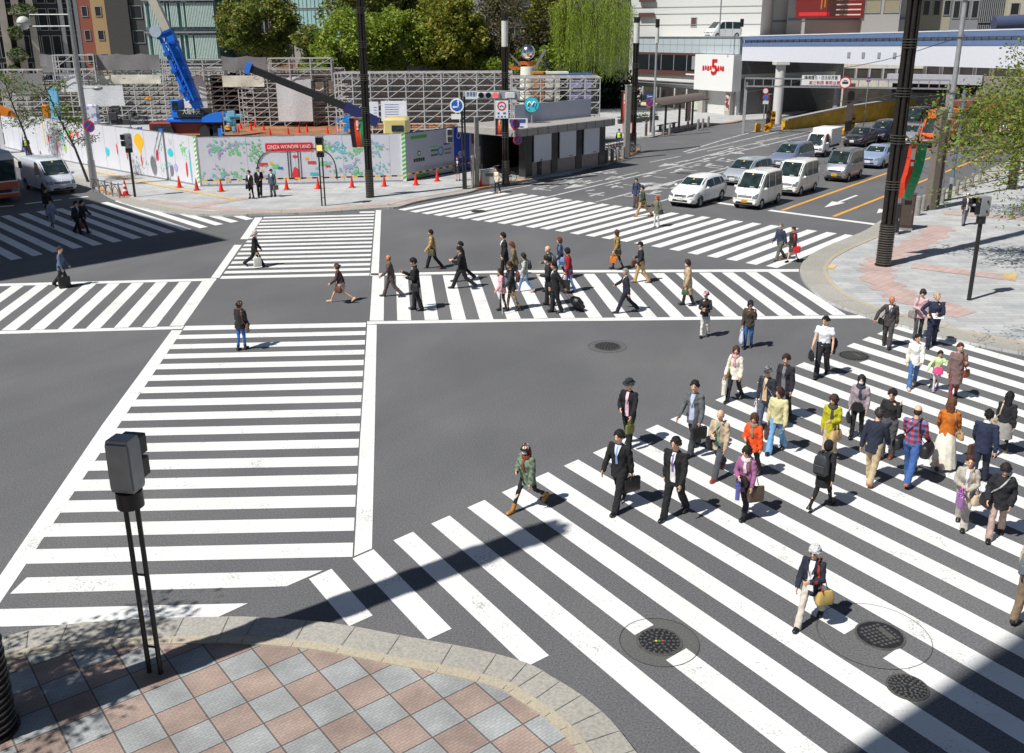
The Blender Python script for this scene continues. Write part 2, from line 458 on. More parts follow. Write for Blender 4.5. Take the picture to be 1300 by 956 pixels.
pavement('near_pavement',S_edge,[Vector((-40,-40,0))],-1,M_DIAMOND,.52)
def band(name,mat,pts_a,pts_b,z):
 mb=MB();strip(mb,pts_a,pts_b,z);tag(mb.build(name,mat),kind='structure')
band('pink_tile_band',M_PINK,W([(187,255.5),(240,263),(300,269),(345,269.8),(420,266.5),(480,262),(505,259.5),(545,251.5)],KH),W([(187,252.5),(240,259.5),(300,265.3),(345,266.3),(420,263),(480,258.5),(500,256.5),(540,249)],KH),KH+.008)
def zigzag(line,d0,d1,amp,step=.3):
 """ribbon whose two borders step like laid slabs"""
 out=[line[0]]
 for a,b in zip(line,line[1:]):
  n=max(1,int((b-a).length/step))
  for k in range(1,n+1):out.append(a.lerp(b,k/n))
 A,B=offset(out,d0),offset(out,d1)
 T=offset(out,d0+amp);U=offset(out,d1+amp)
 return[T[i]if(i//2)%2 else A[i]for i in range(len(out))],[U[i]if(i//2)%2 else B[i]for i in range(len(out))]
e0=E_edge[10:46]
za,zb=zigzag(e0,2.1,3.3,.3)
band('pink_tile_band',M_PINK,za,zb,KH+.008)
def px_quad(name,mat,pts,z):
 mb=MB();mb.poly([tuple(G(x,y,z))for x,y in pts]);return tag(mb.build(name,mat),kind='structure')
px_quad('pink_tile_line',M_PINK,[(1160,334),(1290,350),(1290,357),(1156,340)],KH+.012)
px_quad('yellow_tactile_pad',M_BUFF,[(1277,346),(1292,347.5),(1289,355),(1272,352.5)],KH+.016)
px_quad('yellow_tactile_pad',M_BUFF,[(1050,335.5),(1063,336.5),(1058,341.5),(1045,340.5)],KH+.016)
px_quad('pink_tile_line',M_PINK,[(232,262),(311,250.5),(318,252),(243,264.5)],KH+.012)
px_quad('yellow_tactile_line',M_BUFF,[(105,214.2),(140,220),(190,231.8),(300,252.4),(296,253.8),(188,233.6),(138,221.8),(104,215.6)],KH+.016)
px_quad('pink_tile_line',M_PINK,[(1195,268),(1300,275),(1300,279.5),(1198,272)],KH+.012)
# ================================================================== ROAD MARKINGS
Z1=.005
def lerp(a,b,t):return a+(b-a)*t
def stripes(name,quads,mat=None,z=Z1):
 mb=MB()
 for q in quads:mb.poly([(p[0],p[1],z)for p in q])
 return tag(mb.build(name,mat or M_WHITE),kind='structure')
def L2(a,b):return(G(*a),G(*b))
def isect(p,d,a,b):
 """where the ray p + t d meets the line a-b (plan)"""
 e=b-a;den=d.x*e.y-d.y*e.x
 t=((a.x-p.x)*e.y-(a.y-p.y)*e.x)/den
 return p+d*t
def on(line,y):
 """point on a px polyline at a given px row"""
 for(x0,y0),(x1,y1)in zip(line,line[1:]):
  if(y-y0)*(y-y1)<=0:return(x0+(x1-x0)*(y-y0)/(y1-y0),y)
 (x0,y0),(x1,y1)=line[-2:]
 return(x0+(x1-x0)*(y-y0)/(y1-y0),y)
RE=[(465,405),(453.8,591),(447.5,706)]
SA=[(409.7,415.2),(420.3,425.4),(431.8,437.6),(444.1,450.1),(457,463.7),(470.8,477.8),(485.4,493),(501.8,510.5),(518.8,528),(537.8,547.7),(557.4,568.4),(579.1,591.5),(602,616.2),(628.4,643.5),(657.3,674),(689.1,707.1)]
dirA=(G(465,410)-G(235,415)).normalized()
LI=[(234,416),(150.8,540),(0,766),(-60,856)]
q=[]
for k,(yt,yb)in enumerate(SA):
 q.append(None)
yt_l=[414.3]
LB={0:419.6,1:430.7,2:443.4,3:455.8,4:469.2,9:554.2,11:598,12:623.9,13:651.1,14:681.9,15:716,16:754}
ks=sorted(LB)
def left_bottom(k):
 import bisect
 i=min(max(bisect.bisect(ks,k)-1,0),len(ks)-2);a,b=ks[i],ks[i+1]
 A,B=G(*on(LI,LB[a])),G(*on(LI,LB[b]));return A.lerp(B,(k-a)/(b-a))
quads=[]
for k,(yt,yb)in enumerate(SA):
 a,b=G(*on(RE,yt)),G(*on(RE,yb));lb=left_bottom(k)
 wv=a-b
 li0,li1=G(*on(LI,416)),G(*on(LI,766))
 lt=isect(b.lerp(lb,.5)+wv,(lb-b).normalized(),li0,li1)
 quads.append([a,b,lb,lt])
s16=[G(409.5,724.5),G(363.5,744.6),G(12.8,754),G(34,733.5)]
s17=[G(314.6,766.2),G(265.4,788.8),G(-60,797.5),G(-40,774.5)]
quads+=[s16,s17]
stripes('crosswalk_near_left',quads)
stripes('crosswalk_border_line',[[G(218,419.5),G(231.5,419.5),G(150.8,540),G(129.4,540)],[G(129.4,540),G(150.8,540),G(0,766),G(0,731)],[G(0,731),G(0,766),G(-45,835),G(-50,806)]],z=Z1)
stripes('crosswalk_border_line',[[G(466.3,412.3),G(478.3,412.3),G(475.4,560),G(457.1,560)],[G(457.1,560),G(475.4,560),G(472.2,696.5),G(449.7,706.2)]])
RB=[(475.6,268),(468.9,350.5)]
yb0,yb1=348.3,273.0
LBk=[(276.5,354.5),(308,311),(336,273.5)]
quads=[]
p_n,p_f=G(*on(RB,yb0)),G(*on(RB,yb1))
l_n,l_f=G(280.5,352.4),G(334.5,276.5)
for k in range(16):
 t=k/15;c=p_n.lerp(p_f,t);l=l_n.lerp(l_f,t);w=Vector((-.04,.43,0))/2
 quads.append([c-w,c+w,l+w,l-w])
c=G(475.5,269.3);w=Vector((-.04,.42,0))/2;quads.append([c-w,c+w,G(456.5,269.6)+w,G(456.5,269.6)-w])
stripes('crosswalk_far_middle',quads)
stripes('crosswalk_border_line',[[G(267.6,352.9),G(278,352.9),G(307,311),G(297.5,311)],[G(305,303.7),G(314.9,303.7),G(333.4,276.2),G(324,276.2)],[G(477.1,266.9),G(484,266.7),G(480.8,349.2),G(470.8,349.2)]])
quads=[]
b0,b1=G(1.7,419.6),G(179.5,416.2);t0,t1=G(76.4,361.6),G(197.7,358.6)
for k in range(-5,6):
 b=b0.lerp(b1,k/5);t=t0.lerp(t1,k/4)if k<=4 else t0.lerp(t1,k/4)
 w=Vector((.45,.02,0))
 quads.append([b,b+w,t+w,t])
quads.append([G(215.2,413.9),G(232.9,413.7),G(273,356.5),G(256.8,356.8)])
stripes('crosswalk_left',quads)
stripes('crosswalk_border_line',[[G(-60,363.5),G(-60,366.5),G(0,363.4),G(0,360.3)],[G(0,360.3),G(0,363.4),G(274,356.3),G(275,353.4)],[G(-60,423.5),G(-60,427.5),G(0,424.2),G(0,420.3)],[G(0,420.3),G(0,424.2),G(231,417.8),G(234,414.2)]])
quads=[]
bA,bB=G(469.4,407.3),G(1057.2,400.2);tA,tB=G(472.9,350.6),G(974.8,345.4)
for k in range(18):
 b=bA.lerp(bB,k/17);t=tA.lerp(tB,k/17);w=Vector((.46,0,0))
 if k==0:w=Vector((.46,0,0))
 quads.append([b,b+w,t+w,t])
stripes('crosswalk_right',quads)
stripes('crosswalk_border_line',[[G(470,350.3),G(470,347.3),G(650,343.3),G(650,346.3)],[G(650,346.3),G(650,343.3),G(1014,341.8),G(1014,345.1)],[G(466,411.7),G(466,408.2),G(700,404.2),G(700,408)],[G(700,408),G(700,404.2),G(1100,400.3),G(1104,404.2)]])
EP=[(392.2,735),(447.5,709.4),(499.5,686.2),(547.4,665),(593.3,644.5),(637,625.2),(676.5,608),(715.7,591.6),(752.6,575),(786,560.3),(819.2,546),(851,532.6),(880,520),(908,508),(935,496.5),(961,485.6),(986,475),(1010,464.8),(1031.5,456.2),(1053,447.9),(1074.6,439.7),(1094.2,431.6),(1113.5,424.1),(1134,417)]
dE=Vector((math.cos(R(-56.9)),math.sin(R(-56.9)),0));wE=Vector((.335,.315,0))*1.0
pin=G(1090.6,460.7)
quads=[]
for k,p in enumerate(EP):
 a=G(*p);d=Vector((math.cos(R(-56.6-.05*k)),math.sin(R(-56.6-.05*k)),0))
 n=Vector((-d.y,d.x,0))*.455
 up=isect(a+n,wE.normalized(),a+n,a+n)if 0 else None
 w=wE.normalized()*(.455/abs(wE.normalized().dot(Vector((-d.y,d.x,0)))))
 far=26.0
 if k==0:
  quads.append([a,a+w,G(473.2,781.6),G(443.3,795.1)]);continue
 if k==1:
  quads.append([a,a+w,G(573.4,798.4),G(543.2,812.2)]);continue
 if k==2:
  quads.append([a,a+w,G(697,832.4),G(668.1,846.9)]);continue
 cuts={4:((829.8,793.5),(805.8,806.4),(871.3,823.3),(845.4,838.2)),7:((1092,793.3),(1072,805.5),(1140.5,822.5),(1121,836)),18:((1061,459),(1045,465),(1102.4,457),(1090.6,460.7))}
 if k in(4,7):
  c1,c2,c3,c4=[G(*c)for c in cuts[k]]
  quads.append([a,a+w,c1,c2]);quads.append([c4,c3,c3+d*far,c4+d*far]);continue
 if k==19:
  s1=a+d*1.9 if 0 else G(1090.6,460.7);quads.append([s1,G(1102.4,456.8),G(1102.4,456.8)+d*far,s1+d*far]);continue
 end=far if k>5 else far
 quads.append([a,a+w,a+w+d*end,a+d*end])
stripes('crosswalk_near_right',quads)
dF=Vector((math.cos(R(49.5)),math.sin(R(49.5)),0))
FP=[(505.4,266.0),(520,268.5),(534.6,270.7),(549.5,272.7),(564.6,274.7),(580.8,276.8),(597.4,278.8),(613.8,280.8),(630.8,283),(648.5,285.5),(666.9,287.8),(685,289.9),(703.7,292.7),(723,296),(742.8,298.9),(763,302),(784,305.3),(804.5,308.7),(826,312.5),(849,316.6),(872.3,321.2),(896.9,325.3),(921.5,329.2),(946.2,334),(972,337.9)]
fa,fb=G(687.6,248.9),G(1075.4,297.8)
quads=[]
for k,p in enumerate(FP):
 a=G(*p);u=Vector((math.cos(R(-41)),math.sin(R(-41)),0))*-.0
 w=Vector((.70,-.62,0)).normalized()*.50
 ang=49.5+max(0,6-k)*-.0
 far=isect(a,dF,fa,fb)
 if k==0:far=G(621,243.5)
 if k==1:far=G(640,244.6)
 quads.append([a,a+w,far+w,far])
stripes('crosswalk_far_right',quads)
GP=[(14.2,330.4),(41.4,325.3),(67,320.6),(93,316),(118.5,312.2),(143.3,308),(168.5,303.8),(190,300),(212,296.4),(232.7,292.9),(253.7,289.9),(273.5,286.3),(292.9,282.9),(312.4,279.5)]
GU=[(2,274.5),(23,271.4),(45,268.7),(67,266.0),(87.9,263.7),(107.7,261.3),(126.5,259),(146,256.4)]
quads=[]
for k in range(-4,14):
 a=G(*GP[k])if k>=0 else G(*GP[0])+(G(*GP[0])-G(*GP[1]))*(-k)
 w=Vector((.30,.345,0))
 far=a+Vector((-.675,.738,0))*10.9
 quads.append([a,a+w,far+w,far])
stripes('crosswalk_far_left',quads)
def line_px(name,pts,w,mat=M_WHITE,z=Z1,dash=None):
 """painted line of a given width along px points; dash = (on, off) metres"""
 P=W(pts);mb=MB()
 for a,b in zip(P,P[1:]):
  d=(b-a);L=d.length;d.normalize();n=Vector((-d.y,d.x,0))*w/2
  segs=[(0,L)]if not dash else[(s,min(s+dash[0],L))for s in np.arange(0,L,dash[0]+dash[1])]
  for s0,s1 in segs:
   p,r=a+d*s0,a+d*s1
   mb.poly([(v.x,v.y,z)for v in(p-n,p+n,r+n,r-n)])
 return tag(mb.build(name,mat),kind='structure')
line_px('stop_line',[(905,256.5),(950,263)],.4)
line_px('stop_line',[(976.6,267),(1116,285.6)],.4)
uR=Vector((math.cos(R(51.6)),math.sin(R(51.6)),0))
def lane(name,p,L,w,mat=M_WHITE,ang=52.0,dash=None,z=Z1+.001):
 a=G(*p);d=Vector((math.cos(R(ang)),math.sin(R(ang)),0));n=Vector((-d.y,d.x,0))*w/2;mb=MB()
 segs=[(0,L)]if not dash else[(s,min(s+dash[0],L))for s in np.arange(0,L,dash[0]+dash[1])]
 for s0,s1 in segs:
  q_,r_=a+d*s0,a+d*s1
  mb.poly([(v.x,v.y,z)for v in(q_-n,q_+n,r_+n,r_-n)])
 return tag(mb.build(name,mat),kind='structure')
lane('yellow_lane_line',(992.7,267.2),60,.2,M_YELLOW,51.8)
lane('yellow_lane_line',(1058,275),60,.2,M_YELLOW,51.4)
lane('lane_line',(688,252),90,.2,M_WORN,53.3)
lane('lane_line',(757,256.5),78,.2,M_WORN,53.2)
lane('lane_line',(830,258),60,.18,M_WORN,52.6,(5,5))
lane('lane_line',(632,243),42,.16,M_WORN,50,(4.5,4))
line_px('lane_line',[(868,193),(920,177),(970,163.5),(1030,155)],.2,M_WORN)
line_px('lane_line',[(872,194.5),(925,182),(1005,163),(1048,157)],.2,M_WORN)
line_px('lane_line',[(870,205),(940,186),(1060,160)],.16,M_WORN)
line_px('lane_line',[(0,262.5),(18,261)],.3,M_WHITE);line_px('lane_line',[(32,259),(78,253.5)],.3,M_WHITE);line_px('lane_line',[(88,252),(112,249.5)],.3,M_WHITE)
def arrow(p,L,ang,wid=.9,mat=M_WHITE,turn=0):
 """lane arrow: tip at px p, tail L metres behind in direction ang"""
 a=G(*p);d=Vector((math.cos(R(ang)),math.sin(R(ang)),0));n=Vector((-d.y,d.x,0));z=Z1+.002;mb=MB()
 h=L*.42
 mb.poly([(v.x,v.y,z)for v in(a,a+d*h-n*wid/2,a+d*h+n*wid/2)][::-1])
 mb.poly([(v.x,v.y,z)for v in(a+d*h*.98-n*.09,a+d*h*.98+n*.09,a+d*L+n*.09,a+d*L-n*.09)][::-1])
 if turn:
  c=a+d*(L*.72)
  e=c+n*turn*.9-d*.5
  mb.poly([(v.x,v.y,z+.001)for v in(c-d*.15,c+d*.25,e+d*.25,e-d*.15)])
  mb.poly([(v.x,v.y,z+.001)for v in(e+d*.8,e-d*.7,e+n*turn*.8)])
 return tag(mb.build('road_arrow',mat),kind='structure')
arrow((1046.5,263.5),5.0,51.5,.75)
arrow((1113,271),3.4,52,.7)
for p,t in(((715,240),1),((765,229),0),((835,212),0),((812,243),1),((900,198),-1),((880,228),0),((700,225),0)):
 arrow(p,4.6,52.5,1.0,M_WORN,t)
def strokes(p,rows,seed):
 r2=random.Random(seed);a=G(*p);d=Vector((math.cos(R(52.5)),math.sin(R(52.5)),0));n=Vector((d.y,-d.x,0));mb=MB();z=Z1+.003
 for r_ in range(rows):
  o=a+d*(r_*3.2)
  for k in range(5):
   s=o+d*r2.uniform(0,2.2)+n*r2.uniform(-.8,.8)
   if k%2:e=s+n*r2.uniform(.7,1.3)
   else:e=s+d*r2.uniform(.7,1.6)+n*r2.uniform(-.2,.2)
   q_=(e-s).normalized();m_=Vector((-q_.y,q_.x,0))*.1
   mb.poly([(v.x,v.y,z+k*.0008)for v in(s-m_,s+m_,e+m_,e-m_)])
 return tag(mb.build('worn_lane_lettering',M_WORN),kind='structure')
for i,(p,n_)in enumerate((((668,243),2),((735,249),2),((790,250),2),((810,226),2),((860,212),2),((745,222),1),((700,233),1),((900,213),2),((930,190),2))):strokes(p,n_,i)
M_PATCH=ground_mat('asphalt_patch',g3(.105),g3(.09),g3(.125),45,.3);M_SEAMR=material('tar_seam',(.06,.055,.05),.7,noise=.4,scale=5)
def ring_sheet(name,c,r0,r1,z,mat,n=48):
 mb=MB();vs=[]
 for i in range(n):
  a=2*pi*i/n;vs.append((c.x+r0*math.cos(a),c.y+r0*math.sin(a),z))
 if r1:
  for i in range(n):
   a=2*pi*i/n;vs.append((c.x+r1*math.cos(a),c.y+r1*math.sin(a),z))
  mb.add(vs,[(i,(i+1)%n,n+(i+1)%n,n+i)for i in range(n)])
 else:mb.add(vs,[tuple(range(n))])
 return tag(mb.build(name,mat),kind='structure')
M_IRON=material('cast_iron',(.045,.048,.055),.55,.6,noise=.35,scale=30)
M_IRON2=material('cast_iron_worn',(.2,.19,.17),.5,.6,noise=.35,scale=30)
def manhole(p,r,label,style,zone=0):
 c=G(*p)
 if zone:
  ring_sheet('asphalt_ring_patch',c,zone,0,.0025,M_PATCH);ring_sheet('asphalt_seam',c,zone,zone-.012,.0095,M_SEAMR)
 root=empty('manhole_cover',(c.x,c.y,.0),R(20*style),label,'manhole cover','iron manhole covers in the road')
 mb=MB();mb.loft([[(r*math.cos(2*pi*i/40),r*math.sin(2*pi*i/40),z)for i in range(40)]for z in(.002,.014)])
 mb.build('frame_ring',M_IRON2,root)
 mb=MB();mb.loft([[((r-.035)*math.cos(2*pi*i/40),(r-.035)*math.sin(2*pi*i/40),z)for i in range(40)]for z in(.0145,.017)])
 mb.build('lid',M_IRON,root)
 mb=MB();z=.0175
 if style in(0,2):
  for rr,n_,s in((.8,22,.045),(.62,16,.05),(.42,11,.05),(.22,6,.05)):
   for i in range(n_):
    a=2*pi*i/n_;x,y=rr*r*math.cos(a),rr*r*math.sin(a)
    mb.box((x,y,z),(s,s*.55,.006),rz=a+(.6 if i%2 else-.6))
  mb.loft([[(.92*r*math.cos(2*pi*i/40),.92*r*math.sin(2*pi*i/40),z)for i in range(40)],[(.88*r*math.cos(2*pi*i/40),.88*r*math.sin(2*pi*i/40),z+.002)for i in range(40)]],cap=False)
  if style==0:
   for k,c_ in enumerate(((230,190,60),(60,150,80),(200,60,50))):
    b2=MB();b2.box((-.05+k*.05,0,z+.004),(.035,.035,.006));b2.build('enamel_dot',paint(c_),root)
 else:
  n_=int(2*r/.075)
  for i in range(-n_,n_):
   for j in range(-n_,n_):
    x,y=i*.075,j*.075
    if x*x+y*y<(r-.09)**2:mb.box((x,y,z),(.045,.045,.006))
  mb.box((.12,0,z+.004),(.1,.3,.004))
 mb.build('relief_pattern',M_IRON2,root)
manhole((837,815),.36,'round manhole cover with flower rings and coloured enamel dots, at front between cut stripe ends',0,.62)
manhole((1117,807),.38,'round waffle-pattern manhole cover inside a wide round seam, at lower right',1,0)
ring_sheet('asphalt_seam',G(1109,806),.86,.85,.0095,M_SEAMR)
manhole((1152,873),.3,'manhole cover half in the building shade at the lower right corner',2,0)
manhole((771,440),.42,'bluish flower-pattern manhole cover alone on the open asphalt in the middle',2,.58)
manhole((1084,452),.44,'dark waffle manhole cover cutting a stripe beside the man in the white shirt',1,0)
manhole((608,268.5),.42,'small dark manhole cover among the stripes of the far right crosswalk',2,0)
manhole((868,220),.5,'far manhole cover on the traffic lane behind the white hatchback',1,0)
c=G(285,307)
# ================================================================== PEOPLE AND WHAT THEY CARRY
def evaluated(o):
 dg=bpy.context.evaluated_depsgraph_get();dg.update()
 return bpy.data.meshes.new_from_object(o.evaluated_get(dg))
def fuse(mb,voxel,mats,smooth_n=3,fold=0.0,seed=0.0,name='body'):
 """grow one continuous skin over overlapping closed shapes"""
 me=bpy.data.meshes.new('tmp');me.from_pydata(mb.v,[],mb.f);me.update()
 o=bpy.data.objects.new('tmp',me);COL.objects.link(o)
 r=o.modifiers.new('r','REMESH');r.mode='VOXEL';r.voxel_size=voxel;r.use_smooth_shade=True
 if smooth_n:
  s=o.modifiers.new('s','SMOOTH');s.factor=.5;s.iterations=smooth_n
 out=evaluated(o);out.name=name
 bpy.data.objects.remove(o);bpy.data.meshes.remove(me)
 n=len(out.vertices)
 if fold and n:
  co=np.empty(n*3,np.float32);out.vertices.foreach_get('co',co);co=co.reshape(-1,3)
  nr=np.empty(n*3,np.float32);out.vertices.foreach_get('normal',nr);nr=nr.reshape(-1,3)
  x,y,z=co.T
  d=(np.sin(z*46+4*np.sin(x*17+seed)+3*np.sin(y*23))*.5+np.sin(z*21+x*30+5*np.sin(y*11+seed*2))*.6+np.sin(x*60+z*13+seed)*.25)
  co=co+nr*(d*fold)[:,None]
  out.vertices.foreach_set('co',co.ravel().astype(np.float32));out.update()
 out.materials.clear()
 for m in mats:out.materials.append(m)
 out.polygons.foreach_set('use_smooth',[True]*len(out.polygons))
 return out
def ellring(c,rx,ry,n=14,tilt=0.0):
 return[(c[0]+rx*math.cos(2*pi*i/n),c[1]+ry*math.sin(2*pi*i/n),c[2]+tilt*math.sin(2*pi*i/n))for i in range(n)]
SKIN=cloth((226,178,148),'skin');SKIN2=cloth((205,150,118),'skin')
DARKEYE=cloth((38,26,22),'hair');LIP=cloth((176,92,84),'skin')
def limb(mb,pts,rs,n=10):
 pts=[Vector(p)for p in pts]
 mb.path(pts,rs,n)
 for p,r in zip(pts,rs):mb.sphere(p,r*.985,n,6)
class Fig:
 def __init__(f,H=1.7,stride=0,lead=1,lean=3,arms=('swing','swing'),head=(0,0),wide=1.0,female=False,rear_lift=None):
  k=f.k=H/1.725
  f.female=female;f.stride=stride;f.lead=lead;f.wide=wide
  f.lean=R(lean)
  J=f.J={};jit=random.Random(int(H*9973+stride*31+lean*7))
  hipw=.085
  legs={}
  for sd,nm in((-1,'L'),(1,'R')):
   fr=(sd==lead)
   if stride:a,kf,fp=(R(stride),R(4),R(8))if fr else(R(-stride*.75),R(stride*1.0+4),R(-stride*1.1-4))
   else:a,kf,fp=R(2 if fr else-2),R(2),0
   hip=Vector((sd*hipw,0,0))
   knee=hip+.43*Vector((0,math.sin(a),-math.cos(a)))
   ank=knee+.415*Vector((0,math.sin(a-kf),-math.cos(a-kf)))
   c,s=math.cos(fp),math.sin(fp)
   rot=lambda y,z:Vector((0,y*c-z*s,y*s+z*c))
   heel=ank+rot(-.065,-.075);toe=ank+rot(.185,-.075)
   legs[nm]=(hip,knee,ank,heel,toe,fp)
  low=min(min(l[3].z,l[4].z)for l in legs.values())
  f.hz=-low
  up=Vector((0,0,-low))
  for nm,l in legs.items():
   for key,p in zip(('hip','knee','ank','heel','toe'),l[:5]):J[key+nm]=p+up
   J['fp'+nm]=l[5]
  f.P=up
  sl,cl=math.sin(f.lean),math.cos(f.lean)
  f.T=lambda x,y,z:Vector((x,y*cl+z*sl,-y*sl+z*cl))+up
  shw=(.155 if female else .172)*wide
  sway={'L':0,'R':0}
  for sd,nm,ar in((-1,'L',arms[0]),(1,'R',arms[1])):
   if isinstance(ar,str):
    sw=-stride*.8 if sd==lead else stride*.8
    ar={'swing':(sw,7,12+max(0,sw)*.7,4),'down':(2,6,10,2),'bag':(4,9,14,0),'phone':(22,8,88,22),'hold':(8,10,78,38),'face':(38,12,128,34),'shoulder':(6,12,118,12),'hip':(-18,32,75,50),'out':(24,34,16,-10),'fwd':(18,6,28,4),'pull':(-24,12,8,0),'pocket':(-6,14,42,18)}[ar]
   ar=[v+jit.uniform(-q_,q_)for v,q_ in zip(ar,(7,3,9,5))]
   s_,ab,el,inw=map(R,ar)
   sh=f.T(sd*shw,-.005,.438)
   u=Vector((sd*math.sin(ab),math.sin(s_)*math.cos(ab),-math.cos(s_)*math.cos(ab)))
   e=sh+.285*u
   v=Vector((sd*math.sin(ab)*.4,math.sin(s_+el),-math.cos(s_+el))).normalized()
   v=Matrix.Rotation(sd*inw,3,'Z')@v
   w=e+.25*v
   J['sh'+nm],J['el'+nm],J['wr'+nm],J['hd'+nm]=sh,e,w,v
   J['hand'+nm]=w+v*.085
  J['neck']=f.T(0,-.005,.50)
  f.hc=f.T(0,.015,.665)
  f.hR=Matrix.Rotation(R(head[0]),3,'Z')@Matrix.Rotation(R(-head[1]),3,'X')
  J['head']=f.hc
 def hp(f,x,y,z):return f.hc+f.hR@(Vector((x,y,z))*1.05)
 def world(f,p):return Vector(p)*f.k
 def mbk(f):
  m=MB();m.M=Matrix.Scale(f.k,4);return m
 def body(f,voxel,skin,hairmat,bare_arm=False):
  J=f.J;mb=f.mbk();w=f.wide
  fem=f.female
  T=f.T
  st=[(-.09,.075,.085,0),(.02,.135 if fem else .13,.095,-.005),(.17,(.10 if fem else .12)*w,.082*w,0),(.33,.13*w,.098*w,.008),(.44,.14*w,.085,0),(.495,.06,.05,-.005)]
  mb.loft([[T(p[0],p[1]+yo,z+p[2])for p in ellring((0,0,0),rx,ry)]for z,rx,ry,yo in st])
  mb.path([T(0,-.005,.45),T(0,.0,.54),f.hp(0,-.01,-.05)],[.058,.052,.055],12)
  def hf(p):
   q=Vector(p)
   if q.z<0:q.x*=1+q.z*2.6;q.y+=-q.z*.12 if q.y>0 else q.z*-.25
   return f.hp(q.x,q.y,q.z)
  mb.sphere((0,0,0),(.078,.096,.116),18,14,fn=hf)
  mb.sphere((0,0,0),(.013,.018,.02),8,6,fn=lambda p:f.hp(p.x,p.y+.096,p.z-.022))
  mb.sphere((0,0,0),(.03,.02,.014),8,6,fn=lambda p:f.hp(p.x,p.y+.062,p.z-.095))
  for sd in(-1,1):mb.sphere((0,0,0),(.012,.02,.03),8,6,fn=lambda p,sd=sd:f.hp(p.x+sd*.077,p.y-.005,p.z-.012))
  for nm,sd in(('L',-1),('R',1)):
   limb(mb,[T(sd*.07,-.005,.44),J['sh'+nm],J['sh'+nm].lerp(J['el'+nm],.35),J['el'+nm],J['el'+nm].lerp(J['wr'+nm],.3),J['wr'+nm]],[.04,.043,.04,.034,.035,.025],10)
   v=J['hd'+nm];side=Vector((0,1,0))if abs(v.y)<.7 else Vector((0,0,1))
   side=(side-v*side.dot(v)).normalized();nrm=v.cross(side)*sd
   wr=J['wr'+nm]
   palm=wr+v*.05
   mb.loft([[wr+v*t+side*(a*ww)+nrm*(b*tt)for a,b in((-1,-.6),(-.6,-1),(.6,-1),(1,-.6),(1,.6),(.6,1),(-.6,1),(-1,.6))]for t,ww,tt in((-.01,.022,.02),(.03,.036,.016),(.085,.04,.014),(.098,.034,.011))])
   for i,(o,L)in enumerate(((-.032,.062),(-.011,.074),(.011,.07),(.031,.055))):
    b=wr+v*.088+side*o;m_=b+v*L*.55-nrm*.008;e_=m_+(v*.7-nrm*.7).normalized()*L*.5
    limb(mb,[b,m_,e_],[.0105,.0098,.008],6)
   b=wr+v*.03+side*.03;m_=b+(v*.6+side*.7-nrm*.3).normalized()*.04;e_=m_+(v*.9+side*.15-nrm*.3).normalized()*.035
   limb(mb,[b,m_,e_],[.013,.0115,.009],6)
   h,kn,an,he,to=(J[q+nm]for q in('hip','knee','ank','heel','toe'))
   limb(mb,[h+Vector((0,0,-.02)),h.lerp(kn,.4),kn,kn.lerp(an,.3),an.lerp(kn,.12)],[.072,.062,.045,.045,.028],10)
   limb(mb,[an,an.lerp(he,.45),an.lerp(to,.62)],[.03,.024,.017],8)
  me=fuse(mb,voxel,[skin,DARKEYE,LIP,hairmat],2,name='person_body')
  n=len(me.polygons);c=np.empty(n*3,np.float32);me.polygons.foreach_get('center',c);c=c.reshape(-1,3)
  hc=np.array(f.hc*f.k);Rm=np.array(f.hR);q=(c-hc)@Rm/f.k
  x,y,z=q.T;idx=np.zeros(n,np.int32);front=(y>.045)&(np.abs(z)<.13)
  ax=np.abs(x)
  idx[front&(ax>.016)&(ax<.046)&(z>-.004)&(z<.012)]=1
  idx[front&(ax>.012)&(ax<.050)&(z>.024)&(z<.035)]=3
  idx[front&(ax<.026)&(z>-.068)&(z<-.056)]=2
  me.polygons.foreach_set('material_index',idx)
  return me
 def top(f,voxel,mats,kind,length,loose=0.,sleeve=1.0,flare=0.,seed=0.):
  """kind: shirt / jacket / coat; length = how far below the hip joint the hem hangs (m)"""
  J=f.J;mb=f.mbk();T=f.T;w=f.wide;fem=f.female
  t={'shirt':.012,'jacket':.024,'coat':.03,'puffer':.045}[kind]+loose
  wa=(.112 if fem else .132)*w
  st=[(-length,.15+t+flare,.112+t+flare+f.stride*.0011*max(0,length-.05)*6,0),(-length*.5,.15+t+flare*.6,.108+t+flare*.5,-.003),(.02,.148+t+flare*.3,.104+t,-.005),(.17,wa+t+loose*.6,.088*w+t,0),(.33,(.142)*w+t,(.112 if fem else .108)*w+t*.8,.008),(.425,.138*w+t*.5,.088+t*.6,0),(.475,.098*w+t*.3,.066+t*.3,-.005),(.515,.064,.056,-.003)]
  mb.loft([[T(p[0],p[1]+yo,z+p[2])for p in ellring((0,0,0),rx,ry,18)]for z,rx,ry,yo in st])
  ts=t*.75
  for nm,sd in(('L',-1),('R',1)):
   sh,el,wr=J['sh'+nm],J['el'+nm],J['wr'+nm]
   a=[T(sd*.06,-.005,.445),sh,sh.lerp(el,.4),el];r=[.042+ts*.4,.044+ts*.9,.046+ts,.041+ts]
   if sleeve>.5:
    a+=[el.lerp(wr,.45),el.lerp(wr,sleeve)];r+=[.041+ts,.034+ts*.9]
   else:
    a=a[:3];r=r[:3];r[-1]+=.012
   limb(mb,a,r,12)
  return fuse(mb,voxel,mats,3 if voxel<.015 else 2,fold=.0062 if kind!='puffer' else .009,seed=seed,name='top')
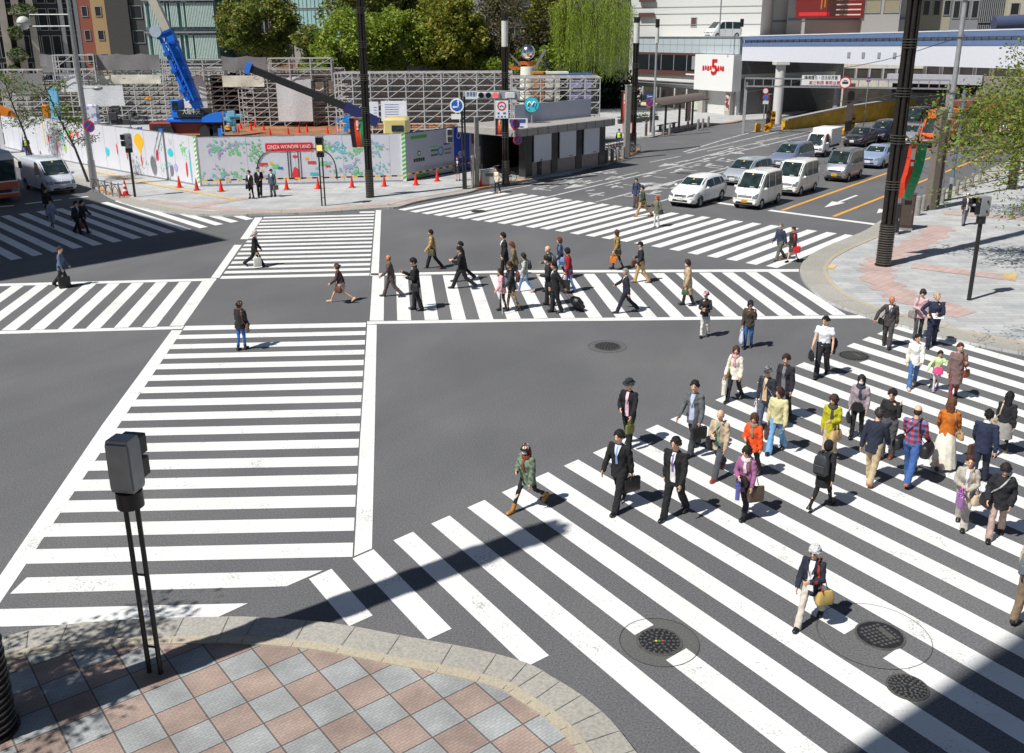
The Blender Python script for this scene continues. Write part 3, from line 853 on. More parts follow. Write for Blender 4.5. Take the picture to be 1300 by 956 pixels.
 def trousers(f,voxel,mats,r0=.0,hem=.058,length=1.0,seed=0.):
  J=f.J;mb=f.mbk()
  T=f.T
  mb.loft([[T(p[0],p[1],z+p[2])for p in ellring((0,0,0),rx,ry,16)]for z,rx,ry in((-.10,.10,.10),(-.03,.152+r0,.11+r0),(.05,.145+r0,.105+r0),(.15,.12,.09))])
  for nm in 'LR':
   h,kn,an=(J[q+nm]for q in('hip','knee','ank'))
   if length<.6:pts=[h+Vector((0,0,-.01)),h.lerp(kn,.5),h.lerp(kn,length/.5)];rs=[.09+r0,.082+r0,.075+r0]
   else:pts=[h+Vector((0,0,-.01)),h.lerp(kn,.45),kn,kn.lerp(an,.5),kn.lerp(an,1.06*length)];rs=[.092+r0,.084+r0,.064+r0*.9,(.060+hem)/2+r0*.5,hem]
   limb(mb,pts,rs,12)
  return fuse(mb,voxel,mats,2,fold=.0055,seed=seed+2,name='trousers')
 def skirt(f,mats,length=.5,flare=.08,ruffle=0.,seed=0.):
  mb=f.mbk();T=f.T;n=40;rings=[]
  J=f.J;N=9
  for k in range(N):
   t=k/(N-1);z=.12-(length+.12)*t
   rx=.118+.045*min(1,t*3)+flare*t;ry=.095+.03*min(1,t*3)+flare*t+f.stride*.0042*t*length
   c=T(0,0,z)
   c=Vector((c.x,c.y*(1-t)+0*t,c.z))
   rings.append([(c.x+rx*math.cos(a)*(1+ruffle*t*math.sin(11*a+seed)),c.y+ry*math.sin(a)*(1+ruffle*t*math.sin(11*a+seed)),c.z+ruffle*.1*math.sin(5*a)*t)for a in(2*pi*i/n for i in range(n))])
  inner=[[(p[0]*.93,p[1]*.93,p[2]+.01)for p in r]for r in rings[::-1]]
  mb.loft(rings+inner,cap=True)
  return mb.mesh('skirt',mats,60)
 def shoes(f,mat,high=0,parent=None,boots=0):
  for nm in 'LR':
   mb=f.mbk();an,he,to=f.J['ank'+nm],f.J['heel'+nm],f.J['toe'+nm]
   fw=(to-he).normalized();L=(to-he).length;up=Vector((1,0,0)).cross(fw);up=up if up.z>0 else-up
   x=Vector((1,0,0));rings=[]
   for t,w,h in((-.03,.03,.055),(.02,.042,.085),(.3,.045,.095),(.5,.048,.078),(.75,.051,.056),(.93,.04,.042),(1.03,.018,.022)):
    c=he+fw*(L*t)
    rings.append([c+x*(a*w)+up*(b*h)for a,b in((-1,.0),(-1.02,.35),(-.8,.8),(-.3,1),(.3,1),(.8,.8),(1.02,.35),(1,.0))])
   mb.loft(rings)
   if boots:mb.path([an+(f.J['knee'+nm]-an)*t for t in(-.12,.1,.25,boots)],[.045,.05,.053,.058],12)
   mb.build('shoe',mat,parent,50)
 def hair(f,style,mat,seed=0):
  mb=f.mbk();r2=random.Random(seed)
  def cover(fr,side,back,puff=.0):
   def fn(p):
    d=Vector((p.x/.084,p.y/.102,p.z/.123));az=math.atan2(d.x,d.y)
    a=abs(az)/pi
    lim=fr+(side-fr)*min(1,a/.42)if a<.42 else side+(back-side)*(a-.42)/.58
    k=1+puff+.03*math.sin(9*az+5*d.z+seed)+.02*math.sin(23*az+seed)
    if d.z<lim:k=.86 if d.z<lim-.14 else .96
    return f.hp(p.x*k,p.y*k-.006,p.z*k+.004)
   return fn
  if style=='bald':
   mb.sphere((0,0,0),(.080,.098,.115),20,14,fn=lambda p:f.hp(*(p*(1.0 if(p.z<.045 and p.z>-.05 and p.y<.02)else .9))))
  elif style=='buzz':mb.sphere((0,0,0),(.079,.097,.117),22,16,fn=cover(.66,.1,-.35))
  elif style=='short':mb.sphere((0,0,0),(.081,.099,.121),22,16,fn=cover(.62,.02,-.5,.02))
  elif style=='thick':mb.sphere((0,0,0),(.084,.102,.124),24,16,fn=cover(.58,-.1,-.62,.06))
  elif style=='curly':
   mb.sphere((0,0,0),(.092,.108,.13),24,16,fn=cover(.5,-.35,-.75,.08))
   for i in range(46):
    u,v=r2.uniform(-pi,pi),r2.uniform(-.2,1.4)
    if abs(u)<.9 and v<.5:continue
    c=Vector((.09*math.sin(u)*math.cos(v),.105*math.cos(u)*math.cos(v)-.01,.125*math.sin(v)))
    mb.sphere((0,0,0),.026,6,4,fn=lambda p,c=c:f.hp(*(p+c)))
  elif style in('bob','long','pony','bun'):
   mb.sphere((0,0,0),(.088,.105,.128),24,16,fn=cover(.5,-.75 if style in('bob','long')else-.1,-1.2 if style in('bob','long')else-.6,.05))
   if style=='bob':
    mb.sphere((0,0,0),(.098,.072,.105),18,10,fn=lambda p:f.hp(p.x,p.y-.045,p.z-.045))
   if style=='long':
    mb.sphere((0,0,0),(.098,.066,.13),18,10,fn=lambda p:f.hp(p.x,p.y-.05,p.z-.06))
    mb.loft([[f.T(0,0,0)*0+f.hp(0,0,0)+Vector(q)for q in ellring((0,-.085-.03*t,-.04-.36*t),.088*(1-.35*t)+.006*math.sin(7*t),.04*(1-.3*t),14)]for t in(0,.2,.4,.6,.8,1)])
   if style=='pony':
    mb.path([f.hp(0,-.095,.03),f.hp(0,-.15,.03),f.hp(0,-.17,-.04),f.hp(0,-.155,-.16)],[.025,.032,.03,.012],10)
   if style=='bun':mb.sphere((0,0,0),.045,12,8,fn=lambda p:f.hp(p.x,p.y-.12,p.z+.04))
  if style not in('bald','none'):
   fr,sdl,bk={'buzz':(.7,.15,-.3),'short':(.64,.05,-.45),'thick':(.6,-.05,-.55),'curly':(.56,-.3,-.7)}.get(style,(.56,-.3,-.9))
   ln={'buzz':.016,'short':.03,'thick':.042,'curly':.03}.get(style,.05)
   for i in range(90):
    az=r2.uniform(-pi,pi);a=abs(az)/pi
    lim=fr+(sdl-fr)*min(1,a/.42)if a<.42 else sdl+(bk-sdl)*(a-.42)/.58
    if a<.32 and r2.random()<.6:lim=.8
    sz=r2.uniform(max(lim,-.95),1.0);cz=math.sqrt(max(0,1-sz*sz))
    d=Vector((math.sin(az)*cz,math.cos(az)*cz,sz));c=Vector((d.x*.082,d.y*.100-.006,d.z*.121))
    tn=Vector((d.x*abs(sz)+r2.uniform(-.3,.3),d.y*abs(sz)+r2.uniform(-.2,.5),-cz+r2.uniform(-.2,.2)+.1)).normalized()
    L=ln*r2.uniform(.7,1.4);q0=c-tn*L*.4;q1=c+tn*L*.6+d*.006
    mb.path([f.hp(*q0),f.hp(*((q0+q1)/2+d*.008)),f.hp(*q1)],[.006,.014,.003],5)
  return mb.mesh('hair',mat,60)
 def hat(f,kind,mats):
  mb=f.mbk();hp=f.hp
  def dome(rx,ry,rz,z0,flat=0.):
   rings=[]
   for t in(0,.25,.5,.7,.85,.95,1.0):
    k=math.sqrt(max(0.0,1-t*t))if not flat else(1 if t<.8 else 1-(t-.8)*1.5);zz=z0+rz*(t if not flat else t)
    rings.append([hp(max(k,.04)*rx*math.cos(a),max(k,.04)*ry*math.sin(a)-.005,zz)for a in(2*pi*i/20 for i in range(20))])
   mb.loft(rings)
  if kind=='fedora':
   dome(.085,.102,.105,.04,1);mb.mat(0)
   mb.loft([[hp(r*.14*math.cos(a),r*.155*math.sin(a)-.003,z+.012*abs(math.cos(a))*(r>.7))for a in(2*pi*i/24 for i in range(24))]for r,z in((.6,.045),(1,.038),(1,.046),(.6,.055))])
  elif kind=='cap':
   dome(.088,.105,.10,.035)
   mb.mat(1 if len(mats)>1 else 0)
   mb.add([hp(x,y,z)for x,y,z in((-.07,.07,.04),(-.055,.135,.03),(0,.165,.036),(.055,.135,.03),(.07,.07,.04),(.07,.07,.05),(.055,.135,.038),(0,.165,.044),(-.055,.135,.038),(-.07,.07,.05))],[(0,1,2,3,4),(5,6,7,8,9),(0,9,8,1),(1,8,7,2),(2,7,6,3),(3,6,5,4),(4,5,9,0)])
  elif kind=='beanie':dome(.092,.108,.12,.01)
  elif kind=='hood':
   mb.sphere((0,0,0),(.102,.118,.14),22,14,fn=lambda p:hp(*(Vector((p.x,p.y-.02,p.z))*(1 if not(p.y>.03 and p.z<.05)else .8))))
  elif kind=='helmet':
   dome(.095,.115,.115,.02);mb.loft([[hp(r*.125*math.cos(a),r*.15*math.sin(a)+.01,z)for a in(2*pi*i/24 for i in range(24))]for r,z in((.75,.02),(1,.015),(1,.025),(.75,.035))])
  return mb.mesh('hat',mats,50)
 def lay(f,bvh,rows,back=False,off=.006):
  """rows: list of rows of (x, z) in torso coordinates; returns mesh data lying on the garment"""
  vs=[];k=f.k
  for row in rows:
   for x,z in row:
    o=f.T(x,-.6 if back else .6,z)*k;d=(f.T(0,1 if back else-1,0)-f.T(0,0,0))
    hit=bvh.ray_cast(o,d.normalized())
    if hit[0]is None:
     vs.append(f.T(x,-.1 if back else .1,z)*k)
    else:vs.append(hit[0]-d.normalized()*off)
  m=len(rows[0]);fs=[]
  for i in range(len(rows)-1):
   for j in range(m-1):fs.append((i*m+j,i*m+j+1,(i+1)*m+j+1,(i+1)*m+j))
  return vs,fs
def bvh_of(me):
 return BVHTree.FromPolygons([v.co for v in me.vertices],[tuple(p.vertices)for p in me.polygons])
def vrow(shape,n=5,m=10):
 """shape(v) -> (x0, x1, z)"""
 rows=[]
 for i in range(m+1):
  x0,x1,z=shape(i/m);rows.append([(lerp(x0,x1,j/n),z)for j in range(n+1)])
 return rows
def plaid():
 if 'plaid' in MATS:return MATS['plaid']
 m=bpy.data.materials.new('plaid_cotton');m.use_nodes=True;nt=m.node_tree;N=nt.nodes;L=nt.links;b=N['Principled BSDF'];b.inputs['Roughness'].default_value=.9
 tc=N.new('ShaderNodeTexCoord');outs=[]
 for ax in(0,2):
  mp=N.new('ShaderNodeMapping');mp.inputs['Scale'].default_value=(1,1,1);L.new(tc.outputs['Object'],mp.inputs[0])
  wv=N.new('ShaderNodeTexWave');wv.bands_direction='XYZ'[ax];wv.inputs['Scale'].default_value=2.6;L.new(mp.outputs[0],wv.inputs[0])
  gt=N.new('ShaderNodeMath');gt.operation='GREATER_THAN';gt.inputs[1].default_value=.55;L.new(wv.outputs['Fac'],gt.inputs[0]);outs.append(gt)
 m1=N.new('ShaderNodeMix');m1.data_type='RGBA';m1.inputs[6].default_value=(*srgb(176,40,48),1);m1.inputs[7].default_value=(*srgb(50,70,120),1);L.new(outs[0].outputs[0],m1.inputs[0])
 m2=N.new('ShaderNodeMix');m2.data_type='RGBA';m2.inputs[7].default_value=(*srgb(120,120,160),1);L.new(m1.outputs[2],m2.inputs[6])
 mu=N.new('ShaderNodeMath');mu.operation='MULTIPLY';mu.inputs[1].default_value=.6;L.new(outs[1].outputs[0],mu.inputs[0]);L.new(mu.outputs[0],m2.inputs[0])
 L.new(m2.outputs[2],b.inputs['Base Color']);MATS['plaid']=m;return m
def checks(c1,c2,s=14):
 key=('chk',c1,c2,s)
 if key in MATS:return MATS[key]
 m=bpy.data.materials.new('checked_cloth');m.use_nodes=True;nt=m.node_tree;N=nt.nodes;L=nt.links;b=N['Principled BSDF']
 tc=N.new('ShaderNodeTexCoord');ck=N.new('ShaderNodeTexChecker');ck.inputs['Scale'].default_value=s
 ck.inputs[1].default_value=(*srgb(*c1),1);ck.inputs[2].default_value=(*srgb(*c2),1);L.new(tc.outputs['Object'],ck.inputs[0]);L.new(ck.outputs[0],b.inputs['Base Color']);MATS[key]=m;return m
def blotch(c1,c2,s=9,name='printed_cloth'):
 key=('bl',c1,c2,s)
 if key in MATS:return MATS[key]
 m=bpy.data.materials.new(name);m.use_nodes=True;nt=m.node_tree;N=nt.nodes;L=nt.links;b=N['Principled BSDF'];b.inputs['Roughness'].default_value=.85
 tc=N.new('ShaderNodeTexCoord');nz=N.new('ShaderNodeTexNoise');nz.inputs['Scale'].default_value=s;L.new(tc.outputs['Object'],nz.inputs[0])
 r=N.new('ShaderNodeValToRGB');r.color_ramp.interpolation='CONSTANT';r.color_ramp.elements[1].position=.52
 r.color_ramp.elements[0].color=(*srgb(*c1),1);r.color_ramp.elements[1].color=(*srgb(*c2),1);L.new(nz.outputs[0],r.inputs[0]);L.new(r.outputs[0],b.inputs['Base Color']);MATS[key]=m;return m
def cm(c,kind='cloth'):return c if not isinstance(c,tuple)else cloth(c,kind)
BLACK,NAVY,GREY,WHITE,KHAKI=(26,27,30),(28,34,52),(86,88,92),(226,226,224),(176,152,116)
HAIRK,HAIRB,HAIRG,HAIRR=(22,19,18),(58,38,28),(150,148,144),(96,48,26)
PGROUP='people crossing the streets'
def carried(kind,fig,base,rz,hand,col,label,cat=None,size=1.0,strap=None,bvh=None,side=None,parts=None,dz=None,group='bags carried by the walkers'):
 """a thing the figure carries; hand = 'L'/'R' (hangs from the hand), 'hipL'/'hipR' (hangs at the hip from a shoulder strap), 'back' (backpack), 'belly'"""
 k=fig.k;J=fig.J;m=cm(col,'leather');sd=-1 if hand.endswith('L')else 1
 dark=cloth((30,28,28),'leather')
 if hand in('L','R'):
  grip=(J['wr'+hand]+J['hd'+hand]*.075)*k
 elif hand.startswith('hip'):
  grip=(fig.T(sd*(.20*fig.wide+.05),.03,.12))*k
 elif hand=='belly':grip=fig.T(0,.19,.12)*k
 elif hand.startswith('elbow'):
  grip=J['el'+hand[-1]].lerp(J['wr'+hand[-1]],.3)*k-Vector((0,0,.03))
 else:grip=fig.T(0,-.14,.46)*k
 S={'handbag':(.30,.13,.22,.16),'tote':(.36,.13,.34,.22),'paper':(.32,.12,.36,.2),'briefcase':(.40,.10,.29,.05),'shoulder':(.34,.13,.26,.1),'small':(.22,.08,.18,.08),'duffel':(.52,.26,.30,.1),'plastic':(.24,.12,.34,.12),'backpack':(.30,.17,.42,0),'waist':(.26,.09,.15,0)}[kind]
 w,d,h,drop=[v*size for v in S]
 if dz is not None:drop=dz
 if kind=='backpack':
  c=fig.T(0,-.19-d*.25,.26)*k
 else:c=grip-Vector((0,0,drop+h/2))
 if c.z-h/2<.03:c.z=h/2+.03
 bloc=Vector((c.x,c.y,c.z-h/2))
 wl=Matrix.Rotation(rz,3,'Z')@bloc+Vector(base)
 root=empty({'backpack':'backpack','briefcase':'briefcase','paper':'shopping_bag','plastic':'plastic_bag','waist':'waist_bag','duffel':'duffel_bag'}.get(kind,'handbag'),wl,rz,label,cat or{'backpack':'backpack','briefcase':'briefcase','paper':'shopping bag','plastic':'plastic bag'}.get(kind,'bag'),group)
 mb=MB();mb.M=Matrix.Translation(-bloc)
 lw,ld=(d,w)if hand in('L','R','hipL','hipR','elbowL','elbowR')else(w,d)
 def sq(z,kx,ky,n=20,e=.45):
  out=[]
  for i in range(n):
   a=2*pi*i/n;ca,sa=math.cos(a),math.sin(a)
   out.append((c.x+kx*lw/2*math.copysign(abs(ca)**e,ca),c.y+ky*ld/2*math.copysign(abs(sa)**e,sa),z))
  return out
 z0,z1=c.z-h/2,c.z+h/2
 if kind in('paper',):prof=[(0,1,1),(.02,1,1),(.98,.96,1),(1,.95,1)];e=.22
 elif kind=='plastic':prof=[(0,.5,.6),(.1,.9,.9),(.35,1,1),(.7,.7,.75),(1,.3,.5)];e=.8
 elif kind=='briefcase':prof=[(0,.9,.97),(.04,1,1),(.9,1,1),(1,.8,.97)];e=.3
 elif kind=='backpack':prof=[(0,.8,.8),(.08,1,1),(.5,1,1),(.85,.9,.8),(1,.5,.45)];e=.5
 elif kind=='duffel':prof=[(0,.75,.9),(.2,1,1),(.6,1,1),(.9,.7,.92),(1,.4,.8)];e=.6
 elif kind=='tote':prof=[(0,.9,.95),(.1,1,1),(.7,.95,1),(.97,.7,1),(1,.4,.98)];e=.35
 else:prof=[(0,.85,.9),(.12,1,1),(.5,1,.98),(.85,.7,.86),(1,.4,.76)];e=.5
 mb.loft([sq(z0+(z1-z0)*t,a,b,e=e)for t,a,b in prof])
 bb=mb.build('bag_body',m,root,50)
 if hand in('L','R','hipL','hipR','elbowL','elbowR')and kind not in('duffel',):bb.rotation_euler[2]=sd*R(38 if hand.startswith('hip')else 25)
 hm=MB();hm.M=Matrix.Translation(-bloc)
 st=strap if strap is not None else col
 if kind=='backpack':
  for s_ in(-1,1):
   hm.path([fig.T(s_*.09,-.17,.44)*k,fig.T(s_*.10,-.06,.535)*k,fig.T(s_*.105,.06,.50)*k,fig.T(s_*.11,.155,.38)*k,fig.T(s_*.15,.13,.22)*k,fig.T(s_*.15,-.05,.14)*k],.016*k,6)
  hm.build('strap',dark,root,40)
  pm=MB();pm.M=Matrix.Translation(-bloc);pm.box((c.x,c.y-d*.52,z0+h*.32),(w*.7,d*.16,h*.42),bev=.02);pm.build('pocket',m,root)
 elif kind=='waist':
  hm.path([Vector(p)*k for p in[fig.T(.16*math.sin(a),.135*math.cos(a),.10)for a in(2*pi*i/16 for i in range(16))]],.012,5,closed=True);hm.build('strap',dark,root,40)
 else:
  sm=cm(st,'leather')
  if hand in('L','R')or hand.startswith('elbow')or hand=='belly':
   hw=ld*.26
   for s_ in(-1,1)if kind in('paper','tote','handbag','plastic','briefcase')else(0,):
    if lw<ld:pts=[(c.x+s_*lw*.3,c.y-hw,z1-.01),(c.x+s_*lw*.2,c.y-hw*.8,z1+drop*.6),(grip.x,c.y,z1+drop),(c.x+s_*lw*.2,c.y+hw*.8,z1+drop*.6),(c.x+s_*lw*.3,c.y+hw,z1-.01)]
    else:pts=[(c.x-lw*.26,c.y+s_*ld*.3,z1-.01),(c.x-lw*.2,c.y,z1+drop*.6),(c.x,grip.y,z1+drop),(c.x+lw*.2,c.y,z1+drop*.6),(c.x+lw*.26,c.y+s_*ld*.3,z1-.01)]
    hm.path(pts,.009 if kind!='paper' else .006,5)
   hm.build('handle',sm,root,40)
  else:
   cross=side=='cross';sx=-sd if cross else sd
   up=fig.T(sx*.10,-.02,.54)*k
   for bk in(False,True):
    rows=[]
    n_=14
    x0,zt0,x1,zt1=sx*.10,.50,sd*.15,.16
    for i in range(n_+1):
     t=i/n_;x=lerp(x0,x1,t);z=lerp(zt0,zt1,t);rows.append([(x-.017,z),(x+.017,z)])
    if bvh:
     vs,fs=fig.lay(bvh,rows,bk,off=.009);hm.add(vs,fs)
   yb=fig.T(sx*.1,0,.5)*k
   hm.path([fig.T(sx*.10,-.085,.50)*k,fig.T(sx*.10,-.02,.545)*k,fig.T(sx*.10,.06,.515)*k],.012*k,6)
   for yy in(-1,1):hm.path([fig.T(sd*.155,yy*.11,.17)*k,(c.x,c.y+yy*ld*.3,z1-.01)],.009,5)
   hm.build('strap',sm,root,40)
 if parts:
  for nm,rgb,(fx,fy,fz),(sx_,sy_,sz_)in parts:
   pm=MB();pm.M=Matrix.Translation(-bloc);pm.box((c.x+fx*lw,c.y+fy*ld,c.z+fz*h),(sx_*lw,sy_*ld,sz_*h));pm.build(nm,cloth(rgb,'leather'),root)
 return root
def person(p,ytop,face,label,top=('jacket',BLACK),bottom=('trousers',BLACK),hair=('short',HAIRK),stride=22,lead=1,arms=('swing','swing'),female=False,shoes=BLACK,lean=3,head=(0,0),shirt=None,tie=None,hat=None,mask=False,glasses=None,scarf=None,skin=None,boots=0,wide=1.0,z=0.0,group=PGROUP,bags=(),tights=None,H=None,vest=None,length=None,sleeve=1.0,loose=0.,flare=0.,collar=None):
 base=G(p[0],p[1],z)
 Hh=H or max(1.5 if female else 1.6,min(1.72 if female else 1.84,height_to(base,ytop)))
 dist=base.y
 voxel=.012 if dist<27 else(.015 if dist<42 else .022)
 rz=R(face-90)
 jt=random.Random(int(p[0]*13+p[1]))
 if head==(0,0):head=(jt.uniform(-24,24),jt.uniform(-4,16))
 f=Fig(Hh,stride,lead,lean+jt.uniform(-1,3.5),arms,head,wide*jt.uniform(.98,1.08),female)
 if dist>60:f_low=True
 root=empty('person',base,rz,label,'person',group)
 seed=p[0]*.7+p[1]
 hm=cm(hair[1],'hair')
 sk=SKIN if skin is None else cm(skin,'skin')
 link_mesh('body',f.body(voxel,sk,hm),root)
 L_=length if length is not None else{'shirt':.06,'jacket':.19,'coat':.42,'puffer':.12}[top[0]]
 tm=f.top(voxel*1.12,[cm(top[1],'wool' if top[0]=='coat' else 'cloth')],top[0],L_,loose,sleeve,flare,seed)
 to=link_mesh({'shirt':'shirt','jacket':'jacket','coat':'coat','puffer':'jacket'}[top[0]],tm,root)
 bvh=bvh_of(tm)
 def laid(nm,col,rows,back=False,off=.006,par=to):
  mb=MB();vs,fs=f.lay(bvh,rows,back,off);mb.add(vs,fs);return mb.build(nm,cm(col),par,60)
 if shirt:
  if shirt[0]=='v':laid('shirt_front',shirt[1],vrow(lambda v:(-.062*(1-v)-.004,.062*(1-v)+.004,lerp(.495,.16,v))))
  else:
   w_=shirt[2]if len(shirt)>2 else .055
   laid('shirt_front',shirt[1],vrow(lambda v:(-w_*(.75+.35*v),w_*(.75+.35*v),lerp(.495,-min(L_,.12)+.02,v)),m=14))
  if top[0]in('jacket','coat'):
   for sd in(-1,1):laid('lapel',top[1],vrow(lambda v:sorted((sd*.062*(1-v)+sd*.003,sd*(.062*(1-v)+.03*(1-v*.6))))+[lerp(.49,.19,v)],n=2),off=.011)
 if tie:laid('tie',tie,vrow(lambda v:(-.012-.012*v,.012+.012*v,lerp(.475,.12,v)),n=2),off=.012)
 if vest:laid('reflective_vest',vest,vrow(lambda v:(-.13,.13,lerp(.45,.05,v)),n=8),off=.012);laid('reflective_vest',vest,vrow(lambda v:(-.13,.13,lerp(.45,.05,v)),n=8),True,.012)
 if collar:
  mb=f.mbk();mb.loft([[f.T(r_*math.cos(a),r_*math.sin(a)*.95,zz+.02*math.sin(a)*-1)for a in(2*pi*i/18 for i in range(18))]for r_,zz in((.085,.485),(.075,.54),(.06,.545),(.06,.50))]);mb.build('collar',cm(collar),to,50)
 if bottom[0]=='trousers':
  o=link_mesh('trousers',f.trousers(voxel*1.12,[cm(bottom[1],'cloth')],bottom[2]if len(bottom)>2 else(0. if female else .012),bottom[3]if len(bottom)>3 else(.058 if female else .074),bottom[4]if len(bottom)>4 else 1.0,seed),root)
 elif bottom[0]=='skirt':
  f.skirt
  link_mesh('skirt',f.skirt([cm(bottom[1])],bottom[2],bottom[3],bottom[4]if len(bottom)>4 else 0.,seed),root)
  if tights:link_mesh('tights',f.trousers(voxel*1.12,[cm(tights)],-.012,.040,1.0,seed),root)
 f.shoes(cm(shoes,'leather'),parent=root,boots=boots)
 if hair[0]!='none':link_mesh('hair',f.hair(hair[0],hm,seed),root)
 if hat:link_mesh({'cap':'cap','fedora':'hat','beanie':'knit_hat','hood':'hood','helmet':'helmet'}[hat[0]],f.hat(hat[0],[cm(c)for c in hat[1:]]),root)
 if mask:
  mb=f.mbk();mb.sphere((0,0,0),(.056,.06,.045),14,8,fn=lambda q:f.hp(q.x,q.y+.045,q.z-.055));mb.build('face_mask',cloth((235,238,240)),root,60)
 if glasses:
  mb=f.mbk()
  for sd in(-1,1):mb.sphere((0,0,0),(.024,.008,.017),10,6,fn=lambda q,sd=sd:f.hp(q.x+sd*.029,q.y+.094,q.z+.004));mb.path([f.hp(sd*.05,.085,.008),f.hp(sd*.08,.0,.004)],.004,4)
  mb.build('glasses',cm(glasses,'leather'),root,60)
 if scarf:
  mb=f.mbk();mb.loft([[f.T(r_*math.cos(a)*(1+.06*math.sin(5*a)),r_*math.sin(a)*.95+.01,zz-.015*math.sin(a))for a in(2*pi*i/20 for i in range(20))]for r_,zz in((.07,.46),(.115,.475),(.115,.515),(.095,.55),(.07,.545))])
  sc=mb.build('scarf',cm(scarf),root,60)
  laid('scarf_end',scarf,vrow(lambda v:(-.055+.01*math.sin(6*v),.012,lerp(.48,.20,v)),n=4),off=.02,par=sc)
 for b in bags:
  b=dict(b);carried(b.pop('kind'),f,base,rz,b.pop('hand'),b.pop('col'),b.pop('label'),bvh=bvh,**b)
 return root,f,base,rz
# ================================================================== VEHICLES
def car_paint(rgb,metal=.0):
 return material('car_paint_%d_%d_%d'%tuple(rgb),srgb(*rgb),.32,metal,noise=.02,scale=1.2,coat=.8)
M_GLASS=material('car_glass',(.02,.035,.036),.05,0,noise=.6,scale=3,spec=.6)
M_TYRE=material('tyre_rubber',(.022,.022,.024),.85,noise=.2,scale=20)
M_RIM=material('alloy_rim',(.45,.46,.48),.35,.8,noise=.05)
M_TRIM=material('black_trim',(.02,.02,.022),.5,noise=.1)
M_CHROME=material('bright_metal',(.7,.71,.72),.18,1.0,noise=0)
M_LAMP=material('headlamp_lens',(.28,.31,.34),.06,.5,noise=.5,scale=30,coat=1.0)
M_TAIL=material('tail_lamp',(.35,.01,.01),.15,0,noise=0,coat=1.0)
M_INDIC=material('indicator_lens',(.75,.28,.03),.15,0,noise=0,coat=1.0)
M_SEAM=material('door_gap',(.03,.03,.03),.8,noise=0)
SHAPES={'hatch':[(-2.1,.42,.70,.68,.75,.62,.80),(-2.03,.28,.80,.79,.90,.66,1.05),(-1.85,.25,.84,.83,.95,.66,1.34),(-1.55,.22,.85,.84,.95,.64,1.47),(-.6,.2,.85,.84,.93,.64,1.52),(.1,.2,.85,.84,.91,.64,1.50),(.4,.2,.85,.84,.90,.64,1.42),(1.15,.2,.85,.83,.88,.72,1.0),(1.6,.2,.84,.80,.80,.68,.90),(1.93,.22,.80,.74,.70,.60,.76),(2.08,.3,.70,.64,.55,.5,.60)],'keivan':[(-1.7,.45,.66,.66,.95,.60,1.0),(-1.68,.3,.72,.72,1.0,.66,1.78),(-1.55,.22,.74,.74,1.02,.67,1.9),(-.5,.2,.74,.74,1.02,.67,1.93),(.5,.2,.74,.74,1.02,.67,1.92),(.76,.2,.74,.74,1.0,.66,1.84),(1.22,.2,.74,.73,.98,.68,1.16),(1.48,.22,.73,.71,.85,.62,1.0),(1.64,.25,.70,.67,.68,.58,.78),(1.7,.32,.64,.62,.5,.52,.56)],'wagon':[(-2.25,.42,.72,.70,.8,.62,.86),(-2.2,.28,.82,.80,.95,.68,1.2),(-2.05,.24,.85,.84,1.0,.70,1.58),(-1.6,.2,.86,.85,1.0,.69,1.68),(-.4,.2,.86,.85,.98,.69,1.7),(.3,.2,.86,.85,.97,.69,1.66),(.6,.2,.86,.85,.96,.69,1.55),(1.35,.2,.86,.84,.94,.74,1.07),(1.8,.2,.85,.80,.84,.68,.95),(2.12,.22,.80,.74,.72,.60,.78),(2.25,.3,.7,.64,.55,.5,.60)],'sedan':[(-2.2,.42,.72,.70,.75,.62,.80),(-2.1,.28,.82,.80,.88,.68,1.0),(-1.6,.24,.86,.84,.92,.72,1.10),(-1.1,.2,.87,.85,.92,.68,1.38),(-.4,.2,.87,.85,.90,.64,1.47),(.1,.2,.87,.85,.89,.64,1.45),(.35,.2,.87,.85,.88,.66,1.36),(1.15,.2,.87,.83,.86,.72,.97),(1.65,.2,.86,.80,.78,.68,.87),(2.05,.22,.80,.74,.68,.60,.73),(2.2,.3,.7,.64,.55,.5,.58)],'cab':[(-.1,.5,.78,.78,1.15,.70,2.05),(.0,.45,.82,.82,1.18,.74,2.12),(.7,.4,.83,.83,1.18,.74,2.12),(1.0,.4,.83,.83,1.15,.74,2.0),(1.35,.4,.83,.82,1.1,.76,1.2),(1.5,.42,.81,.79,.95,.7,1.02),(1.55,.5,.76,.74,.7,.66,.8)],}
